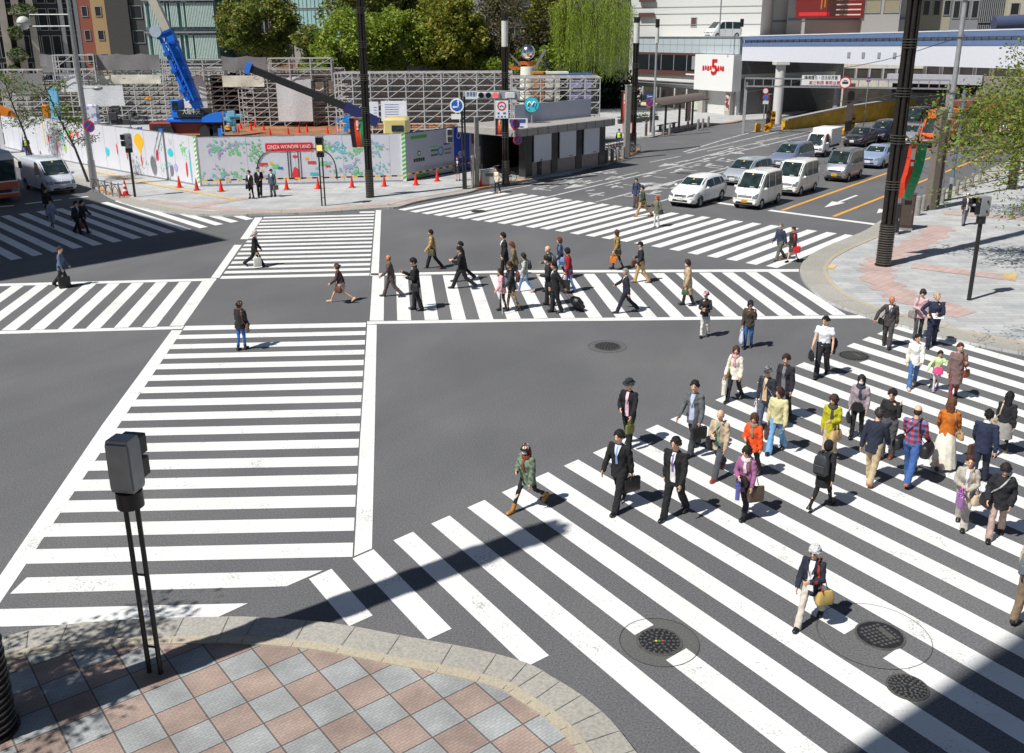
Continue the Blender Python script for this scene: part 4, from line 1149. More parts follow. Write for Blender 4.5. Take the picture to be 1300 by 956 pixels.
def vehicle(name,label,cat,shape,rgb,at,heading,L=None,Wd=None,Hh=None,metal=0.,plate=(236,236,232),wheels=(-1.25,1.3),wr=.30,group=None,rack=False,seams=(),glass=True,rear_box=None,trim=None,face='car'):
 sh=SHAPES[shape]
 root=empty(name,at,heading,label,cat,group)
 y0,y1=sh[0][0],sh[-1][0];w0=max(s[2]for s in sh);h0=max(s[6]for s in sh)
 ky=(L/(y1-y0))if L else 1;kx=(Wd/2/w0)if Wd else 1;kz=(Hh/h0)if Hh else 1
 S=lambda x,y,z:Vector((x*kx,y*ky,z*kz))
 def ring(s):
  y,b,wl,wb,zb,wr_,zt=s
  half=[(0,b),(wl*.9,b),(wl,b+.10),(wl+.005,lerp(b,zb,.55)),(wb,zb),(lerp(wb,wr_,.55),lerp(zb,zt,.52)),(wr_+.01,zt-.085*min(1,(zt-zb)*3)),(wr_-.10,zt-.012),(wr_*.4,zt+.012),(0,zt+.018)]
  full=[(x,z)for x,z in half]+[(-x,z)for x,z in half[-2:0:-1]]
  return[S(x,y,z)for x,z in full]
 st=[]
 for a,b in zip(sh,sh[1:]):
  n=max(1,int((b[0]-a[0])/.12))
  for k in range(n):st.append(tuple(lerp(p,q,k/n)for p,q in zip(a,b)))
 st.append(sh[-1])
 arr=np.array(st);sm=arr.copy()
 for _ in range(2):sm[1:-1,1:]=(arr[:-2,1:]+2*arr[1:-1,1:]+arr[2:,1:])/4;arr=sm.copy()
 mb=MB();mb.loft([ring(s)for s in arr]);
 paint_m=car_paint(rgb,metal)
 bm_=mb.mesh('car_body',paint_m,38)
 body=link_mesh('body',bm_,root)
 bvh=BVHTree.FromPolygons([v.co for v in bm_.vertices],[tuple(p.vertices)for p in bm_.polygons])
 def patch(nm,mat,quad,axis,sgn=1,off=.006,n=8,par=root,rnd_=.0):
  """quad of 4 (a, z) corners laid on the body; axis 'x' = side view (a = y), 'y' = front or rear view (a = x)"""
  vs=[];ok=True
  for j in range(n+1):
   for i in range(n+1):
    u,v=i/n,j/n
    a=lerp(lerp(quad[0][0],quad[1][0],u),lerp(quad[3][0],quad[2][0],u),v);z=lerp(lerp(quad[0][1],quad[1][1],u),lerp(quad[3][1],quad[2][1],u),v)
    if axis=='x':p=S(0,a,z);o=Vector((sgn*3,p.y,p.z));d=Vector((-sgn,0,0))
    elif axis=='y':p=S(a,0,z);o=Vector((p.x,sgn*5,p.z));d=Vector((0,-sgn,0))
    hit=bvh.ray_cast(o,d)
    if hit[0]is None:vs.append(None)
    else:vs.append(hit[0]+hit[1].normalized()*off*(1 if hit[1].dot(d)<0 else-1))
  good=[(j*(n+1)+i,j*(n+1)+i+1,(j+1)*(n+1)+i+1,(j+1)*(n+1)+i)for j in range(n)for i in range(n)]
  good=[q for q in good if all(vs[k]is not None for k in q)]
  if not good:return None
  m=MB();m.add([v if v is not None else Vector((0,0,.5))for v in vs],good)
  used=sorted({k for q in good for k in q});mp={k:i for i,k in enumerate(used)}
  m=MB();m.add([vs[k]for k in used],[tuple(mp[k]for k in q)for q in good])
  return m.build(nm,mat,par,60)
 ys=arr[:,0];f=lambda col,y:float(np.interp(y,ys,arr[:,col]))
 roof=max(arr[:,6])
 top_y=max(y for y,zt in zip(ys,arr[:,6])if zt>roof-.09 and y<y1-.2)
 cow=[y for y in ys if y>top_y and f(6,y)<f(4,y)+.20]
 cow_y=cow[0]if cow else y1-.3
 zt0,zc=f(6,top_y)-.04,f(6,cow_y)+.03
 wt,wc=f(5,top_y)-.035,f(5,cow_y)-.01
 patch('windscreen',M_GLASS,[(-wc,zc),(wc,zc),(wt,zt0),(-wt,zt0)],'y',1,n=12)
 patch('inspection_sticker',paint((230,190,60)),[(-.04,zt0-.09),(.04,zt0-.09),(.04,zt0-.03),(-.04,zt0-.03)],'y',1,n=2,off=.012)
 patch('dashboard_papers',paint((170,176,172)),[(-wc*.55,zc+.03),(-wc*.1,zc+.03),(-wc*.12,zc+.07),(-wc*.5,zc+.07)],'y',1,n=3,off=.010)
 wp=MB()
 for s_ in(-1,1):
  a=S(s_*.1-.3*0,cow_y+.02,zc-.01);wp.beam(a+Vector((s_*.0,.03,.02)),a+Vector((s_*.42,-.09,.12)),.012)
 wp.build('wiper',M_TRIM,root)
 rt=min(y for y,zt in zip(ys,arr[:,6])if zt>roof-.1)
 if not rear_box:
  rz_=f(4,rt);patch('rear_window',M_GLASS,[(-wt,rz_+.1),(wt,rz_+.1),(wt-.04,roof-.14),(-wt+.04,roof-.14)],'y',-1,n=8)
  for s_ in(-1,1):patch('tail_lamp',M_TAIL,[(s_*.62,.62),(s_*.76,.62),(s_*.74,.98),(s_*.62,.98)],'y',-1,n=3,off=.01)
  patch('rear_bumper',M_TRIM,[(-.6,.30),(.6,.30),(.6,.38),(-.6,.38)],'y',-1,n=5,off=.01)
 for s_ in(-1,1):
  wins=seams
  for(a,b,c,d)in wins:
   zb=lambda y:f(4,y)+.04;zt=lambda y:f(6,y)-.13
   patch('side_window',M_GLASS,[(a,zb(a)),(b,zb(b)),(d,zt(d)),(c,zt(c))],'x',s_,n=8,off=.005)
   patch('door_seam',M_SEAM,[(a-.04,.32),(a-.025,.32),(a-.025,f(4,a)),(a-.04,f(4,a))],'x',s_,n=4,off=.003)
  if wins:
   b=wins[0][1]
   patch('door_seam',M_SEAM,[(b+.0,.32),(b+.015,.32),(b+.015,f(4,b)),(b,f(4,b))],'x',s_,n=4,off=.003)
   for(a,b_,c,d)in wins[:2]:
    hm=MB();p=S(s_*(f(3,a)+.012),a+.10,f(4,a)-.08);hm.box(p,(.03,.15,.028),bev=.01);hm.build('door_handle',paint_m,root,40)
   my=wins[0][1]-.06
   mm=MB();p=S(s_*(f(3,my)+.13),my+.02,f(4,my)+.1);mm.box(p,(.17,.09,.13),bev=.035);mm.beam(S(s_*(f(3,my)-.02),my,f(4,my)+.03),p,.03);mm.build('mirror',[paint_m],root,40)
  patch('sill_trim',M_TRIM,[(y0+.5,.215),(y1-.4,.215),(y1-.4,.27),(y0+.5,.27)],'x',s_,n=10,off=.004)
  for wy in wheels:
   cy,r=wy*ky,wr
   xs=S(w0,0,0).x
   am=MB();n=20
   pts_o=[]
   for i in range(n+1):
    a=pi*i/n*1.16-.08*pi;pts_o.append((cy+(r+.055)*math.cos(a),max(.1,r+(r+.055)*math.sin(a))))
   vs=[]
   for(yy,zz)in pts_o+[(cy,r)]:
    hit=bvh.ray_cast(Vector((s_*3,yy,zz)),Vector((-s_,0,0)))
    x=hit[0].x if hit[0]is not None else s_*xs*.97
    vs.append(Vector((x+s_*.006,yy,zz)))
   am.add(vs,[(i,i+1,n+1)for i in range(n)])
   am.build('wheel_arch',M_TRIM,root)
   wm=MB();wx=s_*(xs-.085)
   prof=[(-.09,r*.62),(-.09,r*.93),(-.06,r),(.06,r),(.09,r*.93),(.1,r*.66),(.07,r*.64)]
   wm.loft([[Vector((wx+s_*px_,cy+pr*math.cos(2*pi*i/24),r+pr*math.sin(2*pi*i/24)))for i in range(24)]for px_,pr in prof])
   wo=wm.build('wheel',M_TYRE,root,40)
   rm=MB()
   rm.loft([[Vector((wx+s_*px_,cy+pr*math.cos(2*pi*i/20),r+pr*math.sin(2*pi*i/20)))for i in range(20)]for px_,pr in((.055,r*.64),(.085,r*.64),(.075,r*.56),(.06,r*.5))],cap=False)
   for k in range(7):
    a=2*pi*k/7;rm.beam((wx+s_*.082,cy,r),(wx+s_*.075,cy+r*.6*math.cos(a),r+r*.6*math.sin(a)),.045,.02)
   rm.tube((wx+s_*.06,cy,r),(wx+s_*.1,cy,r),r*.17,n=12)
   rm.build('rim',M_RIM,wo,40)
   dm=MB();dm.tube((wx+s_*.02,cy,r),(wx+s_*.05,cy,r),r*.6,n=18);dm.build('brake_disc',M_TRIM,wo)
 yb=y1
 zl={'car':(.56,.72),'van':(.62,.84),'cab':(.66,.86),'kei':(.58,.80)}[face]
 for s_ in(-1,1):
  if face=='car':q=[(s_*.40,.58),(s_*.70,.62),(s_*.74,.78),(s_*.44,.68)]
  elif face=='kei':q=[(s_*.42,.60),(s_*.66,.60),(s_*.69,.88),(s_*.45,.78)]
  elif face=='van':q=[(s_*.44,.60),(s_*.70,.62),(s_*.74,.84),(s_*.46,.78)]
  else:q=[(s_*.48,.62),(s_*.74,.62),(s_*.74,.84),(s_*.48,.84)]
  patch('headlight',M_LAMP,q,'y',1,n=5,off=.012)
  patch('indicator',M_INDIC,[(s_*.60,.50),(s_*.68,.50),(s_*.68,.545),(s_*.60,.545)],'y',1,n=2,off=.012)
 g=trim if trim else M_TRIM
 if face=='car':
  patch('grille',M_TRIM,[(-.34,.58),(.34,.58),(.36,.68),(-.36,.68)],'y',1,n=6,off=.010)
  patch('air_intake',M_TRIM,[(-.46,.34),(.46,.34),(.42,.44),(-.42,.44)],'y',1,n=6,off=.010)
  for zz in(.60,.635):patch('grille_bar',M_CHROME,[(-.33,zz),(.33,zz),(.335,zz+.012),(-.335,zz+.012)],'y',1,n=6,off=.016)
  pz=.50
 elif face=='cab':
  patch('grille',M_TRIM,[(-.44,.66),(.44,.66),(.44,.78),(-.44,.78)],'y',1,n=6,off=.010)
  patch('bumper',paint((190,190,188)),[(-.76,.42),(.76,.42),(.76,.56),(-.76,.56)],'y',1,n=6,off=.02)
  pz=.5
 else:
  patch('grille',M_TRIM,[(-.38,.64),(.38,.64),(.40,.76),(-.40,.76)],'y',1,n=6,off=.010)
  patch('air_intake',M_TRIM,[(-.50,.32),(.50,.32),(.46,.42),(-.46,.42)],'y',1,n=6,off=.010)
  for zz in(.665,.70,.735):patch('grille_bar',M_CHROME if rgb[0]<200 else paint((190,190,190)),[(-.37,zz),(.37,zz),(.375,zz+.012),(-.375,zz+.012)],'y',1,n=6,off=.016)
  patch('bumper_gap',M_SEAM,[(-.64,.535),(.64,.535),(.64,.55),(-.64,.55)],'y',1,n=8,off=.006)
  pz=.47
 em=MB();hit=bvh.ray_cast(S(0,0,.80 if face!='car' else .70)+Vector((0,5,0)),Vector((0,-1,0)))
 if hit[0]is not None:em.sphere(hit[0],(.05,.018,.035),10,6);em.build('badge',M_CHROME,root,60)
 hit=bvh.ray_cast(S(0,0,pz)+Vector((0,5,0)),Vector((0,-1,0)))
 py=(hit[0].y if hit[0]is not None else S(0,yb,0).y)+.025
 pm=MB();pm.box((0,py,S(0,0,pz).z),(.34,.016,.17));po=pm.build('number_plate',paint(plate,.5,0,.02),root)
 t=text_mesh('%d-%02d'%(rnd.randint(10,99),rnd.randint(10,99)),.11,paint((30,70,50)if plate[2]>200 else(20,20,20)),po,'plate_number',.001,(0,py+.0105,S(0,0,pz).z-.02),(R(90),0,pi),width=.26)
 um=MB();um.box(S(0,(y0+y1)/2,.2),(S(w0*1.6,0,0).x,(y1-y0)*ky*.86,.08));um.build('underbody',M_TRIM,root)
 am=MB();p=S(0,top_y-.25,roof+.02);am.path([p,p+Vector((0,-.06,.09)),p+Vector((0,-.22,.2))],[.01,.006,.003],5);am.build('aerial',M_TRIM,root)
 if rack:
  rm=MB()
  for s_ in(-.5,.5):rm.tube(S(s_,-1.4,roof+.1),S(s_,.3,roof+.1),.018)
  for yy in(-1.3,-.7,-.1,.3):rm.tube(S(-.55,yy,roof+.1),S(.55,yy,roof+.1),.016);
  for yy in(-1.3,.3):
   for s_ in(-.5,.5):rm.tube(S(s_,yy,roof-.02),S(s_,yy,roof+.1),.016)
  rm.build('roof_rack',M_TRIM,root)
 return root
def head_to(a,b):
 """heading (rotation about Z) of a vehicle whose local +Y points from a to b"""
 d=b-a;return math.atan2(d.y,d.x)-pi/2
RD=R(52.3)
fw_=Vector((-math.cos(RD),-math.sin(RD),0))
lf_=Vector((math.sin(RD),-math.cos(RD),0))
HD=math.atan2(fw_.y,fw_.x)-pi/2
def by_wheel(p,wy,half):
 """place a vehicle of that street by the ground point p under its left front wheel (at wy ahead of the middle)"""
 return G(*p)-fw_*wy-lf_*(half-.09)
QG='vehicles waiting at the stop line'
HATCH_W=[(-.35,.78,-.35,.28),(-1.22,-.40,-1.15,-.40),(-1.68,-1.28,-1.5,-1.2)]
VAN_W=[(.28,1.02,.28,.62),(-.55,.20,-.55,.20),(-1.48,-.63,-1.44,-.63)]
WAG_W=[(-.2,.95,-.2,.45),(-1.15,-.26,-1.15,-.26),(-2.0,-1.22,-1.85,-1.22)]
SED_W=[(-.35,.75,-.35,.2),(-1.3,-.41,-1.0,-.41)]
person((855,656),551,233,'tall man in open black suit with purple tie and glasses, hands empty',shirt=('w',WHITE,.05),tie=(120,100,160),wide=1.1,lead=1,glasses=(90,80,75),hair=('thick',HAIRK),stride=18)
person((785,644),541,236,'slim man in black suit and pale blue tie carrying a black briefcase',shirt=('v',(205,214,240)),tie=(130,150,215),lead=-1,hair=('thick',HAIRK),head=(-12,12),bags=[dict(kind='briefcase',hand='L',col=(30,30,32),label='black leather briefcase in the hand of the man with pale blue tie')])
person((670,645),557,225,'woman in green camouflage coat with black and white cap, face mask and tan boots',top=('jacket',blotch((112,128,108),(78,92,76),12)),bottom=('trousers',BLACK,-.012,.042),female=True,hair=('long',HAIRR),hat=('cap',(225,225,225),(25,25,25)),mask=True,scarf=(120,60,40),shoes=(176,122,56),boots=.35,stride=30,arms=('bag','hold'),length=.2,loose=.02)
person((1026,792),692,232,'white-haired woman in navy cardigan, white top and beige trousers with red belt',top=('jacket',(34,40,54)),shirt=('w',(228,228,232),.06),bottom=('trousers',(196,188,178),.0,.07),female=True,hair=('curly',(205,205,206)),glasses=(60,50,50),head=(0,10),stride=22,arms=('hold','down'),lead=1,bags=[dict(kind='handbag',hand='hipL',col=(186,160,96),strap=(170,50,36),label='tan canvas handbag with red strap on the white-haired woman')])
person((797,566),481,236,'man in dark hat, black jacket and pink shirt',shirt=('w',(224,186,206),.045),hat=('fedora',(40,44,52)),hair=('short',HAIRG),arms=('fwd','hold'),lead=-1,stride=10,bags=[dict(kind='tote',hand='L',col=(112,116,50),size=.62,label='small olive green bag held by the man in the dark hat')])
person((1042,645),562,46,'back view of person in black hood and black jacket with black backpack',top=('jacket',(32,33,37)),bottom=('skirt',(28,28,32),.30,.02),tights=(24,24,26),female=True,hat=('hood',(24,24,26)),hair=('none',HAIRK),lean=6,stride=22,bags=[dict(kind='backpack',hand='back',col=(52,54,60),label='soft black backpack on the hooded person')])
person((1196,594),504,60,'woman with very long brown hair, orange cardigan and long white skirt, seen from behind',top=('jacket',(192,106,30)),bottom=('skirt',(228,222,208),.82,.12,.05),female=True,hair=('long',(100,60,40)),shoes=(60,50,44),stride=18,arms=('fwd','fwd'),length=.1,bags=[dict(kind='small',hand='hipR',col=(186,154,116),label='small beige shoulder bag on the woman in the orange cardigan')])
BEIGE=(196,172,134)
person((879,574),480,228,'man in open grey suit and light blue shirt with loosened look, carrying black bag',top=('jacket',(92,96,100)),shirt=('w',(178,186,216),.06),bottom=('trousers',(62,64,70)),hair=('thick',HAIRK),lead=-1,stride=18,arms=('bag','swing'),bags=[dict(kind='briefcase',hand='L',col=(34,34,38),size=.95,label='black soft briefcase hanging from the hand of the man in grey suit')])
person((911,603),515,232,'grey-haired old man in beige jacket striding, dark trousers and reddish shoes',top=('jacket',(186,168,144)),shirt=('w',(120,150,130),.045),bottom=('trousers',(74,76,82)),hair=('bald',HAIRG),shoes=(140,56,32),stride=26,lead=-1,arms=('down','hold'),bags=[dict(kind='shoulder',hand='hipR',col=(30,30,30),size=.8,side='cross',label='black cross-body bag on the old man in the beige jacket')])
person((953,606),535,226,'woman with red-brown bob in bright orange jacket and patterned scarf',top=('jacket',(232,84,30)),bottom=('trousers',(40,38,40)),hair=('bob',(84,50,38)),female=True,stride=14,scarf=(150,120,104),arms=('down','hold'))
person((944,655),564,231,'woman in purple jacket with dark sunglasses and black trousers, several bags',top=('jacket',(150,92,134)),bottom=('trousers',(34,34,38),.0,.06),hair=('curly',HAIRK),female=True,glasses=(20,20,22),stride=14,scarf=(226,206,210),arms=('bag','hold'),length=.28,lead=-1,bags=[dict(kind='shoulder',hand='belly',col=(36,34,36),size=.75,dz=-.02,label='black bag held before the woman in the purple jacket'),dict(kind='paper',hand='R',col=(88,92,160),size=.72,label='stiff blue and white paper bag beside the woman in purple'),dict(kind='tote',hand='hipL',col=(86,68,58),size=.9,label='brown patterned tote on the shoulder of the woman in purple')])
person((984,574),489,235,'woman in cream short jacket and flared light blue jeans',top=('jacket',(206,198,152)),bottom=('trousers',(112,160,206),.0,.09),hair=('bob',(60,36,34)),female=True,stride=16,arms=('bag','down'),length=.12,bags=[dict(kind='handbag',hand='R',col=(76,52,46),label='dark brown handbag in the hand of the woman in flared jeans')])
person((970,545),465,224,'man in dark cap, glasses and dark jacket over a beige shirt, grey jeans',top=('jacket',(44,46,56)),shirt=('w',(206,176,140),.06),bottom=('trousers',(84,92,112)),hair=('short',HAIRG),hat=('cap',(56,58,68)),glasses=(30,30,34),stride=10,arms=('down','down'),bags=[dict(kind='plastic',hand='R',col=(220,226,234),size=.9,label='white plastic bag in the hand of the man in the dark cap'),dict(kind='small',hand='hipL',col=(120,132,150),side='cross',label='small pale blue bag worn across by the man in the dark cap')])
person((993,533),445,229,'woman in black cardigan over grey patterned top, behind the woman in flared jeans',top=('jacket',(42,40,48)),shirt=('w',(120,122,130),.05),bottom=('trousers',(50,48,56),.0,.06),hair=('thick',(52,36,34)),female=True,stride=10,length=.25)
person((931,509),437,231,'woman in white jacket with pink scarf end and black trousers',top=('jacket',(226,220,206)),bottom=('trousers',(30,30,34),.0,.06),hair=('bob',(74,46,36)),female=True,scarf=(206,150,166),stride=18,lead=1,length=.2,arms=('down','bag'),bags=[dict(kind='small',hand='hipR',col=(202,172,108),size=1.1,label='tan shoulder bag on the woman in the white jacket'),dict(kind='paper',hand='R',col=(228,222,208),size=.85,label='cream printed paper bag in the hand of the woman in white jacket')])
person((949,442),381,245,'woman in navy cap, brown vest and jeans raising a hand to her face',top=('jacket',(72,62,52)),bottom=('trousers',(58,100,160),.0,.05),hair=('bob',HAIRK),hat=('cap',(34,40,66)),female=True,stride=8,arms=('face','down'),length=.14,bags=[dict(kind='plastic',hand='R',col=(206,212,226),size=1.15,label='big white plastic bag with blue print beside the jeans of the capped woman')])
person((894,428),369,245,'person in pink and white cap, black top and white trousers',top=('shirt',(44,44,50)),bottom=('trousers',(222,220,216),.0,.06),hair=('short',HAIRK),hat=('cap',(222,170,186)),female=True,stride=8,arms=('hold','hold'),length=.15,bags=[dict(kind='waist',hand='belly',col=(40,40,44),dz=-.02,label='black waist bag on the person in white trousers')])
person((872,388),329,184,'woman in long beige trench coat with face mask, standing on the stripes',top=('coat',(190,164,132)),shirt=('w',(40,130,96),.04),bottom=('trousers',(36,34,36),.0,.055),hair=('bob',(64,40,34)),mask=True,female=True,stride=10,length=.5,arms=('down','bag'),bags=[dict(kind='handbag',hand='L',col=(70,92,60),size=.8,label='dark green handbag of the woman in the trench coat')])
person((1042,478),399,240,'man in white short-sleeved shirt and dark trousers',top=('shirt',(232,236,246)),sleeve=.3,length=.02,bottom=('trousers',(38,38,48)),hair=('short',HAIRK),stride=16,arms=('down','fwd'),collar=(235,238,246),bags=[dict(kind='shoulder',hand='R',col=(32,32,34),size=.95,label='black bag in the hand of the man in the white shirt')])
person((1125,441),375,246,'balding man in dark grey-brown suit and tie with arm held out',top=('jacket',(66,60,60)),shirt=('v',(206,212,222)),tie=(70,72,90),bottom=('trousers',(74,70,72)),hair=('bald',(60,56,54)),skin=(196,122,88),stride=12,lead=-1,arms=('swing','out'),head=(30,0),bags=[dict(kind='small',hand='hipR',col=(36,36,40),side='cross',label='small black bag at the hip of the balding man')])
person((1164,430),367,250,'woman in pale pink jacket and dark grey trousers, beside the older man in navy',top=('jacket',(204,168,176)),bottom=('trousers',(70,72,76),.0,.07),hair=('curly',(52,34,34)),female=True,stride=10,arms=('down','hold'),bags=[dict(kind='shoulder',hand='hipR',col=(140,132,128),size=.85,label='grey shoulder bag on the woman in the pale pink jacket')])
person((1181,440),370,248,'older man with grey hair in navy suit holding folded white papers',top=('jacket',(36,42,66)),bottom=('trousers',(34,38,62)),hair=('short',(190,176,150)),stride=14,arms=('hold','hip'),wide=1.06,head=(40,0))
person((1157,492),422,250,'woman in white blouse and blue jeans holding the hand of the little girl',top=('jacket',(224,222,212)),shirt=('w',(236,240,242),.08),bottom=('trousers',(74,112,166),.0,.07),hair=('short',HAIRK),female=True,shoes=(206,176,136),stride=18,arms=('fwd','down'),length=.16)
person((1187,496),447,250,'little girl in pale green jacket with pigtail, between the two women',top=('jacket',(196,222,164)),bottom=('skirt',(160,120,122),.18,.03),tights=(196,190,196),hair=('pony',HAIRK),female=True,H=1.14,stride=12,arms=('out','out'),shoes=(150,130,170),bags=[dict(kind='small',hand='belly',col=(236,84,146),size=1.1,dz=-.03,label='bright pink bag worn by the little girl')])
person((1209,507),435,250,'woman in brown-grey winter coat with one hand at her shoulder strap',top=('coat',(120,98,96)),bottom=('trousers',(124,62,66),.0,.05),hair=('short',(84,48,42)),female=True,stride=10,arms=('shoulder','down'),length=.42,loose=.01,bags=[dict(kind='small',hand='hipL',col=(128,62,36),size=1.1,label='reddish brown bag under the arm of the woman in the brown-grey coat')])
person((1051,583),500,236,'woman in long yellow-green coat with beige trousers',top=('coat',(174,172,34)),bottom=('trousers',(186,166,146),.0,.06),hair=('curly',(66,42,36)),female=True,stride=12,length=.32,arms=('hold','down'),scarf=(70,66,60),bags=[dict(kind='handbag',hand='elbowL',col=(196,164,118),size=1.15,label='large tan handbag on the arm of the woman in yellow-green')])
person((1086,555),475,238,'woman with white face mask, grey-lilac jacket and long dark scarf',top=('jacket',(158,144,152)),bottom=('trousers',(30,30,34),.0,.055),hair=('bob',(30,26,26)),mask=True,scarf=(52,62,82),female=True,stride=10,length=.12,arms=('down','down'),bags=[dict(kind='small',hand='R',col=(34,34,36),size=1.2,label='small black handbag in the hand of the masked woman in grey-lilac'),dict(kind='shoulder',hand='belly',col=(30,30,34),size=.8,dz=0,side='cross',label='black shoulder bag in front of the masked woman in grey-lilac')])
person((1124,582),492,232,'man in black sweater holding his hand to his nose',top=('shirt',(36,36,40)),bottom=('trousers',(84,84,88)),hair=('thick',(34,28,28)),stride=6,arms=('face','down'),shoes=(110,50,36),head=(0,20))
person((1104,612),518,52,'back view of man in navy blazer and khaki trousers with orange-brown shoes',top=('jacket',(38,44,62)),bottom=('trousers',(186,168,136)),hair=('short',(56,54,56)),shoes=(166,82,40),stride=16,lead=-1,wide=1.08)
person((1152,612),513,50,'back view of balding man in red and blue plaid shirt and jeans',top=('shirt',plaid()),bottom=('trousers',(60,96,156)),hair=('bald',(48,40,38)),shoes=(176,86,40),stride=18,lead=-1,wide=1.12,arms=('fwd','fwd'),bags=[dict(kind='duffel',hand='hipL',col=(40,40,44),size=.82,side='cross',label='black drawstring bag at the left hip of the plaid-shirt man'),dict(kind='duffel',hand='hipR',col=(34,34,38),size=.9,label='black bundle of a bag under the right arm of the plaid-shirt man')])
person((1241,612),520,50,'back view of man in navy suit jacket walking behind the two women in front',top=('jacket',(36,44,70)),bottom=('trousers',(38,42,60)),hair=('short',HAIRK),stride=14,wide=1.08,collar=(214,220,232),bags=[dict(kind='briefcase',hand='L',col=(84,52,42),size=1.0,label='brown leather briefcase of the man in the navy suit jacket')])
person((1269,577),500,52,'woman with long black hair, black top and grey skirt, seen from behind',top=('jacket',(34,34,40)),bottom=('skirt',(150,148,144),.42,.06),tights=(30,28,32),hair=('long',(22,20,22)),female=True,stride=14,shoes=(150,120,96),length=.16,bags=[dict(kind='shoulder',hand='hipL',col=(206,192,166),size=.85,label='pale cream shoulder bag of the long-haired woman in the grey skirt')])
person((1219,668),578,236,'woman in light grey jacket and trousers clasping a checked bundle',top=('jacket',(170,166,156)),shirt=('w',(224,226,230),.04),bottom=('trousers',(188,182,172),.01,.085),hair=('short',(84,50,46)),female=True,stride=14,lead=-1,arms=('hold','hold'),length=.14,bags=[dict(kind='tote',hand='R',col=checks((60,40,80),(200,140,210),30),strap=(170,90,190),size=.75,label='purple checked bundle in the hands of the woman in light grey'),dict(kind='handbag',hand='hipL',col=(206,186,164),size=.95,label='beige handbag at the side of the woman in light grey')])
person((1262,683),585,238,'woman in black padded jacket looking down, grey-pink trousers',top=('puffer',(34,35,42)),bottom=('trousers',(178,152,142),.0,.075),hair=('curly',(36,28,30)),female=True,stride=16,arms=('pocket','pocket'),head=(0,30),length=.2,bags=[dict(kind='shoulder',hand='hipR',col=(40,40,46),size=.9,side='cross',strap=(180,180,180),label='black bag with pale strap worn over the padded jacket')])
person((1300,788),686,44,'person in beige jacket cut by the right picture edge, grey rucksack',top=('jacket',(196,186,160)),bottom=('trousers',(122,104,84)),hair=('short',HAIRG),stride=14,bags=[dict(kind='backpack',hand='back',col=(106,112,120),label='grey rucksack of the person at the right picture edge')])
person((497,377),322,182,'bald man in grey-brown suit striding to the left',top=('jacket',(92,80,80)),shirt=('v',(214,206,204)),tie=(110,100,110),bottom=('trousers',(88,78,78)),hair=('bald',(120,90,76)),skin=(206,134,92),stride=22,lead=1)
person((529,394),327,186,'stout man in black suit looking at a phone',bottom=('trousers',BLACK),hair=('thick',HAIRK),stride=7,arms=('hold','phone'),head=(0,25),wide=1.12,shirt=('v',(210,206,206)),bags=[dict(kind='shoulder',hand='hipL',col=(34,34,36),side='cross',label='black shoulder bag behind the stout man with the phone')])
person((550,341),290,180,'man in light brown jacket and black trousers with olive bag',top=('jacket',(184,150,98)),shirt=('v',(226,222,214)),hair=('thick',HAIRK),stride=20,skin=(206,150,110),shoes=(120,84,56),bags=[dict(kind='shoulder',hand='hipL',col=(78,76,52),label='olive shoulder bag of the man in the light brown jacket')])
person((587,367),309.5,181,'man in black suit with bent arms, nearer of the pair taking long strides',hair=('thick',HAIRK),stride=27,arms=('phone','hold'),shirt=('v',WHITE),head=(0,22),lead=1)
person((588,357),304,181,'taller man in black suit hidden behind the striding man',hair=('thick',HAIRK),stride=25,shirt=('v',WHITE),tie=(70,76,110),lead=-1)
person((641,352),295,196,'tall man in long black suit leading the group from the left',hair=('thick',HAIRK),stride=8,shirt=('v',WHITE),wide=1.05,top=('jacket',(32,32,36)),length=.26)
person((654,358),306,190,'woman with long red-brown hair bowed forward in olive jacket',top=('jacket',(122,110,80)),bottom=('trousers',(44,40,44),-.005,.05),hair=('long',(112,66,44)),female=True,lean=12,stride=8,head=(0,28))
person((666,371),320.5,184,'woman with dark bob in speckled white cardigan and jeans',top=('jacket',blotch((206,206,202),(160,160,158),40),),bottom=('trousers',(104,140,190),.0,.05),hair=('bob',(40,30,28)),female=True,stride=18,length=.26,shoes=(206,164,140),bags=[dict(kind='backpack',hand='back',col=(42,44,50),size=.75,label='small black backpack of the woman in the speckled cardigan')])
person((650,394),331,186,'woman with patterned leggings behind the woman in pink',top=('jacket',(60,62,70)),bottom=('trousers',blotch((190,160,120),(60,50,44),18),-.01,.045),hair=('thick',HAIRB),female=True,stride=12,bags=[dict(kind='backpack',hand='back',col=(104,62,54),size=.8,label='red-brown rucksack beside the woman in pink')])
person((638,395),341,192,'woman in pink cardigan and black leggings using a white crutch',top=('jacket',(222,160,170)),bottom=('trousers',(34,34,38),-.01,.045),hair=('bob',HAIRB),female=True,stride=6,arms=('fwd','down'),length=.2)
person((697,371),312,186,'grey-haired man in olive vest with small rucksack',top=('jacket',(92,98,84)),bottom=('trousers',(58,60,66)),hair=('bald',HAIRG),stride=8,arms=('down','hold'),bags=[dict(kind='backpack',hand='back',col=(70,74,72),size=.7,label='dark green-grey rucksack of the grey-haired man in the vest')])
person((697,388),325,190,'man with white face mask in black coat, behind the man with suitcase',top=('jacket',(38,38,42)),hair=('thick',HAIRK),mask=True,stride=6,arms=('hold','down'))
p_suit=person((705,397),332,192,'man in black suit pulling a black suitcase behind him',hair=('thick',HAIRK),stride=8,shirt=('v',WHITE),tie=(60,70,100),arms=('pull','down'))
person((711,354),301,200,'woman with auburn hair in navy jacket and denim skirt',top=('jacket',(40,48,70)),bottom=('skirt',(140,164,200),.36,.05),tights=(40,44,60),hair=('bob',(112,56,40)),female=True,stride=12,shoes=(212,160,140),length=.06,bags=[dict(kind='small',hand='hipL',col=(126,150,196),label='light denim bag on the auburn-haired woman')])
